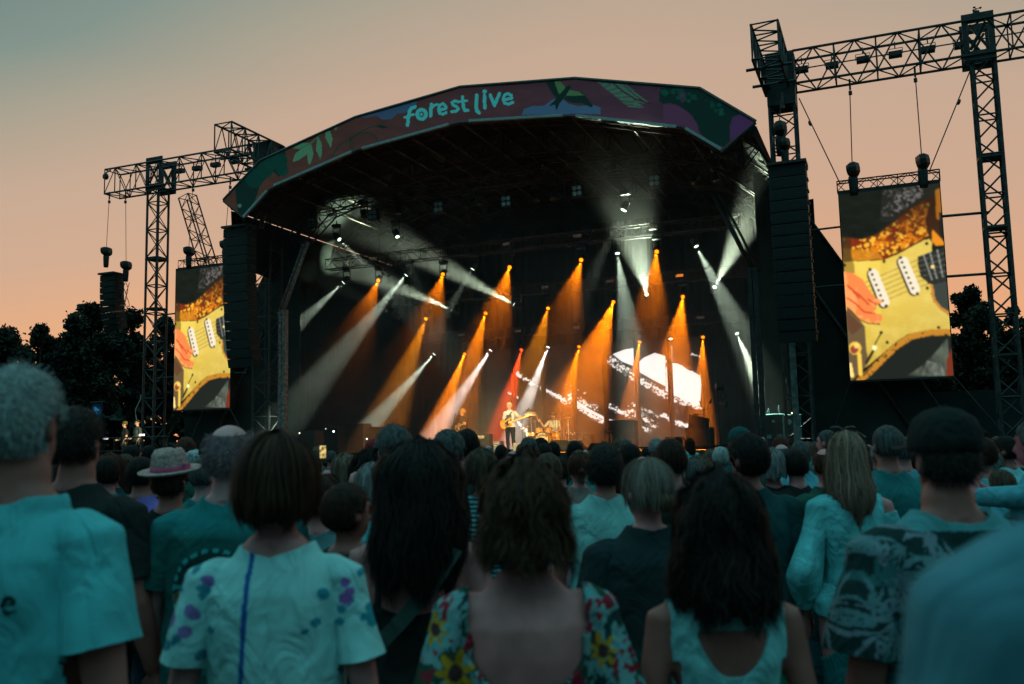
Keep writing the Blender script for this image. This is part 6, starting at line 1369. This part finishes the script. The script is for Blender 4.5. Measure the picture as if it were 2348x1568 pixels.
eyes(o, -.3); h = cap(o, cloth('olive_cap', (.12, .10, .03)), 1.05, True, .3)
m = MB(); ell(m, (-.0, .075, 1.575), (.05, .035, .035)); b_ = m.build('beard', mat('beard', (.20, .13, .08), .9, .3, 30), o)
R = Matrix.Rotation(fC, 3, 'Z'); q0 = Vector(o.location)+R @ Vector((.43, .34, 1.50)); t = thing('drumstick', 'drumstick raised in the hand of the drummer', 'drumstick', q0); m = MB(); m.tube(q0-(R @ Vector((-.03, 0, .1))), q0+R @ Vector((.16, .14, .30)), .012, 6, r2=.008); m.build('stick', mat('stick_wood', (.75, .50, .25), .5, .1), t)
t = thing('drum_stool', 'round drum stool under the drummer', 'stool', Vector(o.location)+Vector((0, 0, .40))); m = MB(); m.lathe(Vector(o.location)+Vector((0, 0, .66)), Z, [(.14, 0), (.17, .03), (.17, .10), (.13, .13)], 14); m.build('seat', BLK, t); m = MB(); m.tube(Vector(o.location)+Vector((0, 0, .40)), Vector(o.location)+Vector((0, 0, .66)), .025); m.build('stem', STEEL, t)
front_spot(o.location+Vector((0, 0, 1.2)), 120000, 4.2, (1, .72, .34))
# crew on the side deck
A = {-1: ((-.25, -.02, 1.13), (-.20, .10, .90), (.1, .1, -1)), 1: ((.26, -.02, 1.13), (.20, .20, 1.0), (-.3, .8, 0))}
BC = make_body(sh=.205, girth=1.12, arms=A, vox=.011, headturn=.0)
for x, top, lb, sh_, tr, cp, tn in ((286, 966, 'crew man in a cap, black tee and camouflage shorts on the side deck', (.022, .026, .026), cloth('camo', (.10, .12, .09), var=.6, scale=22, col2=(.02, .025, .02)), True, -.55), (315, 962, 'crew man with glasses in a grey-green tee on the side deck', (.060, .085, .075), MATS['cloth_black'], False, -.35)):
    o, k = performer(BC, lb, short_hair(BC, 3, .012, 1.60, 0, 0, (.02, .016, .012), (.05, .04, .03)), x, 1.3, top, (cloth('crew_%d' % x, sh_),), FACE_AUD+tn, z0=PZ, tm=tr)
    eyes(o, 0.)
    if cp: cap(o, MATS['cloth_olive_cap'], 1.04)
    else: m = MB(); [m.path([(s_*.032+.024*math.cos(a), .098, 1.672+.02*math.sin(a)) for a in np.linspace(0, 6.28, 10)], .003, 4) for s_ in (-1, 1)]; m.tube((-.056, .096, 1.672), (-.082, .0, 1.66), .003, 4); m.tube((.056, .096, 1.672), (.082, .0, 1.66), .003, 4); m.tube((-.01, .098, 1.672), (.01, .098, 1.672), .003, 4); m.build('glasses', BLK, o)
    front_spot(o.location+Vector((0, 0, 1.45)), 75000, 1.5, (1, .78, .45), (18, 8, 9))
# ---------------------------------------------------------------- the rest of the crowd: shared figures, each with its own look
LM = make_body(sh=.205, girth=1.06, vox=.012, neck=1.08, armr=1.05); LW = make_body(sh=.178, girth=1.0, fem=True, vox=.012)
LIB = {}
for kk, Bx in (('m', LM), ('f', LW)):
    V, F = garment(Bx, tee_field(Bx, .84, .23, nr=.082), loose(Bx, .012, .026), 'shirt', 40, .010); T1 = arr_mesh('shirt', V, F, BLK)
    V, F = garment(Bx, trouser_f(Bx, 1.0), .012, 'trousers', 1, .003); T2 = arr_mesh('trousers', V, F, BLK)
    V, F = garment(Bx, shoe_f(Bx), .008, 'shoes', 1, .0005); LIB[kk] = (arr_mesh('person', Bx['V'], Bx['F'], BLK), T1, T2, arr_mesh('shoes', V, F, BLK))
for kk, src, tr_ in (('m2', 'm', .55), ('m3', 'm', -.5), ('f2', 'f', .5), ('f3', 'f', -.6)):
    Bx = make_body(sh=.205, girth=1.06, vox=.012, neck=1.08, armr=1.05, headturn=tr_) if src == 'm' else make_body(sh=.178, girth=1.0, fem=True, vox=.012, headturn=tr_)
    LIB[kk] = (arr_mesh('person', Bx['V'], Bx['F'], BLK),)+LIB[src][1:]
TURN = {'m2': .55, 'm3': -.5, 'f2': .5, 'f3': -.6}
def hm(t): return arr_mesh('hair', t[0], t[1], BLK)
HL = {'short': hm(short_hair(LM, 11, .012, 1.59, 0, 500)), 'crop': hm(short_hair(LM, 12, .005, 1.60, 0, 400, rough=.002)), 'thin': hm(short_hair(LM, 13, .006, 1.60, .075, 400, rough=.003)),
      'thick': hm(short_hair(LM, 14, .024, 1.575, 0, 600, rough=.010)), 'bob': hm(hair('bob', L=.275, wide=1.0, T=.018, seed=41, strands=400, sw=.0025, fr=55)), 'long': hm(hair('long', L=.45, wide=1.02, T=.016, seed=42, strands=450, sw=.0028, fr=50)),
      'curly': hm(hair('curly', L=.30, wide=1.05, T=.028, seed=43, strands=600, wave=.014, sw=.0025, fr=55)), 'pony': hm((lambda a, b: (np.concatenate([a[0], b[0]+np.array([0, -.10, -.09])]), a[1]+[tuple(i+len(a[0]) for i in q) for q in b[1]], None))(hair('short', L=.235, wide=.95, T=.010, seed=44, strands=300, sw=.0025, fr=65), hair('long', L=.22, wide=.42, T=-.03, seed=45, strands=150, sw=.0025, fr=10)))}
HCOL = {'white': (.22, .25, .25), 'grey': (.075, .088, .090), 'dark': (.012, .011, .010), 'brown': (.030, .016, .010), 'auburn': (.075, .028, .018), 'blonde': (.17, .12, .085), 'fair': (.085, .058, .040)}
def hmat(c): return mat('hair_'+c, tuple(q*.75 for q in HCOL[c]), .7, .35, 60, 0, .12, stretch=(1, 1, .12))
def link(o, i, m): o.material_slots[i].link = 'OBJECT'; o.material_slots[i].material = m
for hk in list(HL):
    for tv in sorted(set(TURN.values())):
        me_ = HL[hk].copy(); pv_ = Vector((0, -.01, 1.52)); me_.transform(Matrix.Translation(pv_) @ Matrix.Rotation(tv, 4, 'Z') @ Matrix.Translation(-pv_)); HL[hk+str(tv)] = me_
ncr = [0]
def crowd(x, top, depth, sex, hs, hc, sc_, label, trs='navy', skin=None, kx=1., turn=0., group='people in the concert crowd', ref=None):
    ncr[0] += 1; var_ = {1: '2', 4: '3', 6: '2', 9: '3'}.get(ncr[0] % 11, ''); sx2 = sex+var_; hk = (hs+str(TURN[sx2])) if var_ and hs else hs
    me, t1, t2, t3 = LIB[sx2]; o = obj_('person', me); link(o, 0, skin or rnd.choice([SKIN, SKIN2, SKIN])); ptag(o, label, group)
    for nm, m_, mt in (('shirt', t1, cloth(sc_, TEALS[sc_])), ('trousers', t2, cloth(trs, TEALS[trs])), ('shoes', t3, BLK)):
        c = obj_(nm, m_, o); link(c, 0, mt)
    if hs: c = obj_('hair', HL[hk], o); link(c, 0, hmat(hc))
    px_place(o, x, top, depth, ref=ref or {'thick': 1.80, 'curly': 1.80, 'bob': 1.795}.get(hs, 1.785), turn=turn, kx=kx, kmin=.80, kmax=1.08); return o
PEOPLE = [
 (903, 970, 4.3, 'm', 'thick', 'grey', 'deep', 'grey-haired man in a dark top between the bob-haired and the long-haired woman'),
 (1028, 982, 5.2, 'm', 'thick', 'grey', 'black', 'man with bushy grey hair and a black shirt below the amplifier'),
 (1071, 982, 6.0, 'm', 'short', 'dark', 'deep', 'dark-haired man directly right of the bushy grey-haired man'),
 (1105, 1026, 4.6, 'f', 'bob', 'fair', 'teal', 'woman with a fair bob in a teal striped tee'),
 (792, 1040, 5.6, 'f', 'long', 'blonde', 'deep', 'woman with long light brown hair behind the bob-haired woman'),
 (848, 1034, 5.4, 'f', 'curly', 'dark', 'deep', 'person with a dark frizzy bob beside the long light brown hair'),
 (855, 1059, 4.0, 'f', 'bob', 'white', 'pale', 'woman with wavy white hair in a pale blouse'),
 (731, 1088, 3.6, 'm', 'short', 'brown', 'teal', 'man in a teal and white panelled rugby shirt behind the bob-haired woman'),
 (795, 1105, 3.0, 'f', 'short', 'brown', 'deep', 'bare-shouldered woman behind the strap of the long-haired woman'),
 (753, 1072, 5.6, 'm', 'thin', 'grey', 'pale', 'grey-haired man, head just visible right of the brown bob'),
 (857, 1012, 8.5, 'm', 'crop', 'dark', 'maroon', 'distant person in a dark red cap left of the grey-haired man'),
 (247, 1045, 5.5, 'm', 'short', 'dark', 'teal', 'dark-haired man with a teal collar below the side deck'),
 (258, 1036, 6.2, 'f', 'bob', 'auburn', 'deep', 'person with reddish hair just behind the teal-collared man'),
 (289, 1040, 7.2, 'f', 'short', 'fair', 'sky', 'person in a bright teal patterned top near the side deck'),
 (304, 1019, 8.5, 'm', 'short', 'dark', 'deep', 'dark-headed man below the crew man with glasses'),
 (326, 1046, 5.3, 'm', 'short', 'dark', 'lilac', 'dark-haired person in a lilac shirt left of the straw hat'),
 (450, 1035, 6.8, 'm', 'crop', 'white', 'sky', 'person in a pale patterned cap right of the straw hat'),
 (428, 1001, 7.4, 'm', 'short', 'auburn', 'deep', 'tall dark person with an orange rim of hair behind the straw hat'),
 (488, 1000, 6.4, 'm', 'short', 'dark', 'green', 'dark green-clad person left of the balding man'),
 (468, 1045, 4.9, 'm', 'crop', 'grey', 'teal', 'person in a bright teal shirt behind the balding man'),
 (1148, 1019, 10.2, 'm', 'short', 'dark', 'black', 'small dark head in front of the amplifier rack'),
 (1211, 999, 7.3, 'm', 'crop', 'grey', 'deep', 'grey-headed man in front of the bass drum'),
 (1177, 1030, 8.6, 'm', 'thin', 'grey', 'sky', 'balding head just below the feet of the bassist'),
 (1246, 1015, 8.2, 'm', 'short', 'dark', 'black', 'round dark head right in front of the drum kit'),
 (1256, 1037, 4.9, 'f', 'short', 'fair', 'pinkish', 'fair-haired person in a dusty pink top behind the wavy brown hair'),
 (1317, 1010, 8.8, 'm', 'short', 'dark', 'green', 'man in a bottle green polo right of the drum kit'),
 (1325, 1037, 6.0, 'f', 'pony', 'auburn', 'beige', 'auburn-haired woman in a beige hooded top'),
 (1442, 1016, 6.6, 'm', 'short', 'dark', 'pale', 'dark-haired man in a pale shirt right of the slim man'),
 (1504, 1004, 9.2, 'm', 'short', 'white', 'deep', 'small white-haired head below the long floor monitor'),
 (1535, 1004, 4.4, 'm', 'short', 'brown', 'black', 'broad brown-haired man in black behind the ash-blonde woman'),
 (1603, 1048, 6.6, 'f', 'curly', 'blonde', 'beige', 'woman with curly light blonde hair in a striped beige top'),
 (1650, 1026, 7.6, 'm', 'crop', 'white', 'green', 'person in a ribbed pale beanie and green top'),
 (1694, 983, 6.4, 'm', 'short', 'grey', 'deep', 'person in a dull teal cap half behind the tall brown head'),
 (1711, 990, 4.1, 'm', 'thick', 'dark', 'deep', 'tall man with dark brown hair and a dark green tee, hands folded'),
 (1769, 1026, 5.6, 'f', 'bob', 'white', 'black', 'woman with a shaggy white-blonde bob and black top'),
 (1787, 999, 8.2, 'm', 'short', 'auburn', 'deep', 'dark reddish-haired head behind the white-blonde bob'),
 (1789, 1015, 7.0, 'm', 'thin', 'grey', 'pale', 'grey balding head right of the white-blonde bob'),
 (1831, 1008, 6.6, 'm', 'crop', 'grey', 'sky', 'stocky grey-haired man in a light blue shirt'),
 (1893, 983, 7.8, 'm', 'crop', 'grey', 'teal', 'man with glasses and a teal print shirt left of the long blonde hair'),
 (1889, 1024, 5.2, 'f', 'thin', 'auburn', 'green', 'cropped reddish head in a leafy green dress beside the long blonde hair'),
 (2029, 971, 4.7, 'm', 'crop', 'grey', 'teal', 'grey-haired man in a dark teal polo right of the long blonde hair'),
 (2066, 998, 6.2, 'm', 'crop', 'grey', 'sky', 'man in a blue shirt mostly hidden behind the teal polo'),
 (2247, 1000, 5.2, 'f', 'short', 'brown', 'pale', 'woman in profile just right of the baseball cap'),
 (2272, 1005, 8.0, 'f', 'short', 'brown', 'deep', 'long-faced woman right of the baseball cap, farther back'),
 (2303, 999, 6.6, 'm', 'short', 'dark', 'white', 'dark-haired man in a white shirt at the far right'),
 (2338, 1018, 8.5, 'm', 'crop', 'grey', 'deep', 'small grey head at the very right edge'),
 (2292, 1075, 5.0, 'f', 'short', 'fair', 'sky', 'person in a blue and white print top at the far right'),
 (30, 1080, 3.4, 'm', 'short', 'dark', 'deep', 'dark person mostly hidden by the white-haired man'),
 (1600, 1120, 3.2, 'm', 'short', 'dark', 'deep', 'dark person mostly hidden between the ponytail and the big curly hair'),
]
SKINP = MATS['skin_pink']
for c in PEOPLE: crowd(c[0], c[1], c[2]*1.13, *c[3:], skin=SKINP if 'bald' in c[7] else None, turn=rnd.uniform(-.12, .12), kx=rnd.uniform(1.0, 1.10))
# pieces of clothing that set single people apart
STRIPE = bpy.data.materials.new('striped_tee'); STRIPE.use_nodes = True; t_ = STRIPE.node_tree; b_ = t_.nodes['Principled BSDF']; tcs = t_.nodes.new('ShaderNodeTexCoord'); wv = t_.nodes.new('ShaderNodeTexWave'); wv.bands_direction = 'Z'; wv.inputs['Scale'].default_value = 12; wv.inputs['Distortion'].default_value = 1.2
t_.links.new(tcs.outputs['Object'], wv.inputs['Vector']); t_.links.new(ramp(t_, wv.outputs['Fac'], [(.4, (.015, .07, .09)), (.6, (.12, .45, .50))]), b_.inputs['Base Color']); b_.inputs['Roughness'].default_value = .95
RUG = bpy.data.materials.new('panelled_shirt'); RUG.use_nodes = True; t_ = RUG.node_tree; b_ = t_.nodes['Principled BSDF']; tcs = t_.nodes.new('ShaderNodeTexCoord'); sx_ = t_.nodes.new('ShaderNodeSeparateXYZ'); t_.links.new(tcs.outputs['Object'], sx_.inputs[0]); t_.links.new(ramp(t_, sx_.outputs['Z'], [(0, (.008, .07, .085)), (.999, (.008, .07, .085))], 'CONSTANT'), b_.inputs['Base Color'])
cr_ = [n for n in t_.nodes if n.type == 'VALTORGB'][0]; mr_ = t_.nodes.new('ShaderNodeMapRange'); mr_.inputs[1].default_value = .8; mr_.inputs[2].default_value = 1.6; t_.links.new(sx_.outputs['Z'], mr_.inputs[0]); t_.links.new(mr_.outputs[0], cr_.inputs[0]); e = cr_.color_ramp.elements.new(.44); e.color = (.16, .42, .44, 1); e = cr_.color_ramp.elements.new(.60); e.color = (.01, .12, .14, 1)
for o in [q for q in COL.objects if q.get('label')]:
    L_ = o['label']
    def ch(nm): return next((c for c in o.children if c.name.startswith(nm)), None)
    if 'striped tee' in L_: ch('shirt').material_slots[0].material = STRIPE
    if 'rugby' in L_: ch('shirt').material_slots[0].material = RUG
    if 'dark red cap' in L_: cap(o, cloth('maroon', TEALS['maroon']), 1.05)
    if 'dull teal cap' in L_: cap(o, cloth('deep', TEALS['deep']), 1.05, True, .5)
    if 'patterned cap' in L_: cap(o, cloth('cap_pattern', (.25, .32, .33), var=.4, scale=40), 1.06)
    if 'beanie' in L_:
        m = MB(); m.lathe((0, -.012, 1.690), (0, -.15, 1), [(.086, -.045), (.090, -.02), (.088, .02), (.078, .06), (.055, .09), (.02, .105), (.002, .108)], 26, e1=.92, e2=1.12); m.build('beanie', mat('ribbed_wool', (.26, .33, .33), .95, .3, 60, stretch=(1, 1, .1), bump=.5, bscale=80), o)
# phone held up, clapping hands
A = {1: ((.22, .22, 1.42), (.10, .30, 1.66), (.05, .1, 1))}
BP = make_body(sh=.18, fem=True, arms=A, vox=.011, curl=1.); o = ptag(obj_('person', body_mesh(BP, SKIN)), 'person holding a phone up beside the brown bob', 'people in the concert crowd')
tee(BP, o, cloth('pale', TEALS['pale']), 5, sleeve=.2); add_lower(BP, o, cloth('navy', TEALS['navy'])); c = obj_('hair', HL['bob'], o); link(c, 0, hmat('brown')); px_place(o, 752, 1090, 5.2, kmin=.86, kmax=.9)
p = at_d(740.5, 1036, 5.35); t = thing('phone', 'phone held up with its lit screen showing the orange stage', 'phone', p); d = facing(p.x, p.y); R = Matrix.Rotation(d, 3, 'Z'); m = MB(); m.box(p, R @ Vector((.020, 0, 0)), R @ Vector((0, .005, 0)), Z*.040); m.build('case', BLK, t)
m = MB(); m.box(p-R @ Vector((0, .006, 0)), R @ Vector((.018, 0, 0)), R @ Vector((0, .0008, 0)), Z*.036); m.build('lit_screen', mat('phone_glow', (1., .42, .14), .4, .6, 60, emit=1.1, col2=(.06, .03, .02)), t)
A = {-1: ((-.20, .20, 1.40), (-.06, .36, 1.58), (.1, .3, 1)), 1: ((.18, .20, 1.32), (.06, .34, 1.44), (-.3, .4, .9))}
BQ = make_body(sh=.185, fem=True, arms=A, vox=.009, curl=.4); o = ptag(obj_('person', body_mesh(BQ, mat('skin_rosy', (.40, .12, .15), .55, .1, 9))), 'person with both hands raised to clap at the far right edge', 'people in the concert crowd')
tee(BQ, o, cloth('sky', TEALS['sky']), 5, sleeve=.2); add_lower(BQ, o, cloth('navy', TEALS['navy'])); c = obj_('hair', HL['short'], o); link(c, 0, hmat('grey')); q = at_d(2372, 1050, 4.6); place(o, q.x, q.y, 0, .55, .98)
# far rows up to the barrier: heads only a few pixels high
looks = [('m', 'short', 'dark', 'black', 'dark-haired person in black'), ('m', 'crop', 'grey', 'deep', 'grey-haired person in dark clothes'), ('f', 'bob', 'blonde', 'teal', 'fair-haired person in teal'), ('f', 'long', 'brown', 'pale', 'long-haired person in a pale top'), ('m', 'thin', 'white', 'navy', 'white-haired person in navy'), ('f', 'curly', 'auburn', 'green', 'curly auburn-haired person in green')]
pos = []
for i in range(78):
    x = 150+2150*((i*.618034) % 1.); dp = 9.5+13*((i*.414) % 1.); pos.append((x, dp))
pos.sort(); cnt = {}
wd_ = ['first','second','third','fourth','fifth','sixth','seventh','eighth','ninth','tenth','eleventh','twelfth','thirteenth','fourteenth','fifteenth','sixteenth']
for i, (x, dp) in enumerate(pos):
    L_ = looks[(i*5+(i//4)) % 6]; c_ = cnt.get(L_[4], 0); cnt[L_[4]] = c_+1
    hz_ = 1.66+.09*math.sin(i*7.3)+.05*math.sin(i*2.1); q = at_d(x, 1020, dp); o = crowd(x, 1015, dp, *L_[:4], 'small far %s, %s such from left' % (L_[4], wd_[min(c_, 15)]), group='far rows of the crowd'); k = hz_/1.785; o.scale = (k, k, k)
mid = []
for i in range(34):
    x = 200+2100*((i*.618034+.3) % 1.); dp = 6.2+3.4*((i*.7548) % 1.); mid.append((x, dp))
mid.sort(); cnt2 = {}
for i, (x, dp) in enumerate(mid):
    L_ = looks[(i*7+2+(i//3)) % 6]; c_ = cnt2.get(L_[4], 0); cnt2[L_[4]] = c_+1
    o = crowd(x, 1015, dp, *L_[:4], 'shorter %s in the middle rows, %s such from left' % (L_[4], wd_[min(c_, 15)]), group='middle rows of the crowd'); k = (1.55+.10*((i*.37) % 1.))/1.785; o.scale = (k, k, k)
# camping chair with green seat
q = at_d(1806, 1450, 3.9); t = thing('camping_chair', 'green folding camping chair in the gap right of the big curly hair', 'chair', Vector((q.x, q.y, 0))); GN = cloth('green_canvas', (.008, .16, .10)); b0 = Vector((q.x, q.y, 0))
m = MB(); m.prism([b0+Vector((-.24, 0, .60)), b0+Vector((.045, 0, .60)), b0+Vector((.05, .0, .86)), b0+Vector((-.24, 0, .87))], (0, .012, 0)); m.build('backrest', GN, t)
m = MB(); m.prism([b0+Vector((-.24, .02, .42)), b0+Vector((.045, .02, .42)), b0+Vector((.045, .42, .44)), b0+Vector((-.24, .42, .44))], (0, 0, .012)); m.build('seat', GN, t)
for a in ((-.25, 0, 0, -.25, 0, .88), (.055, 0, 0, .055, 0, .88), (-.25, .42, 0, -.25, 0, .44), (.055, .42, 0, .055, 0, .44)): m = MB(); m.tube(b0+Vector(a[:3]), b0+Vector(a[3:]), .011, 6); m.build('leg', STEEL, t)
for o in BASES:
    if '_b' in o: del o['_b']
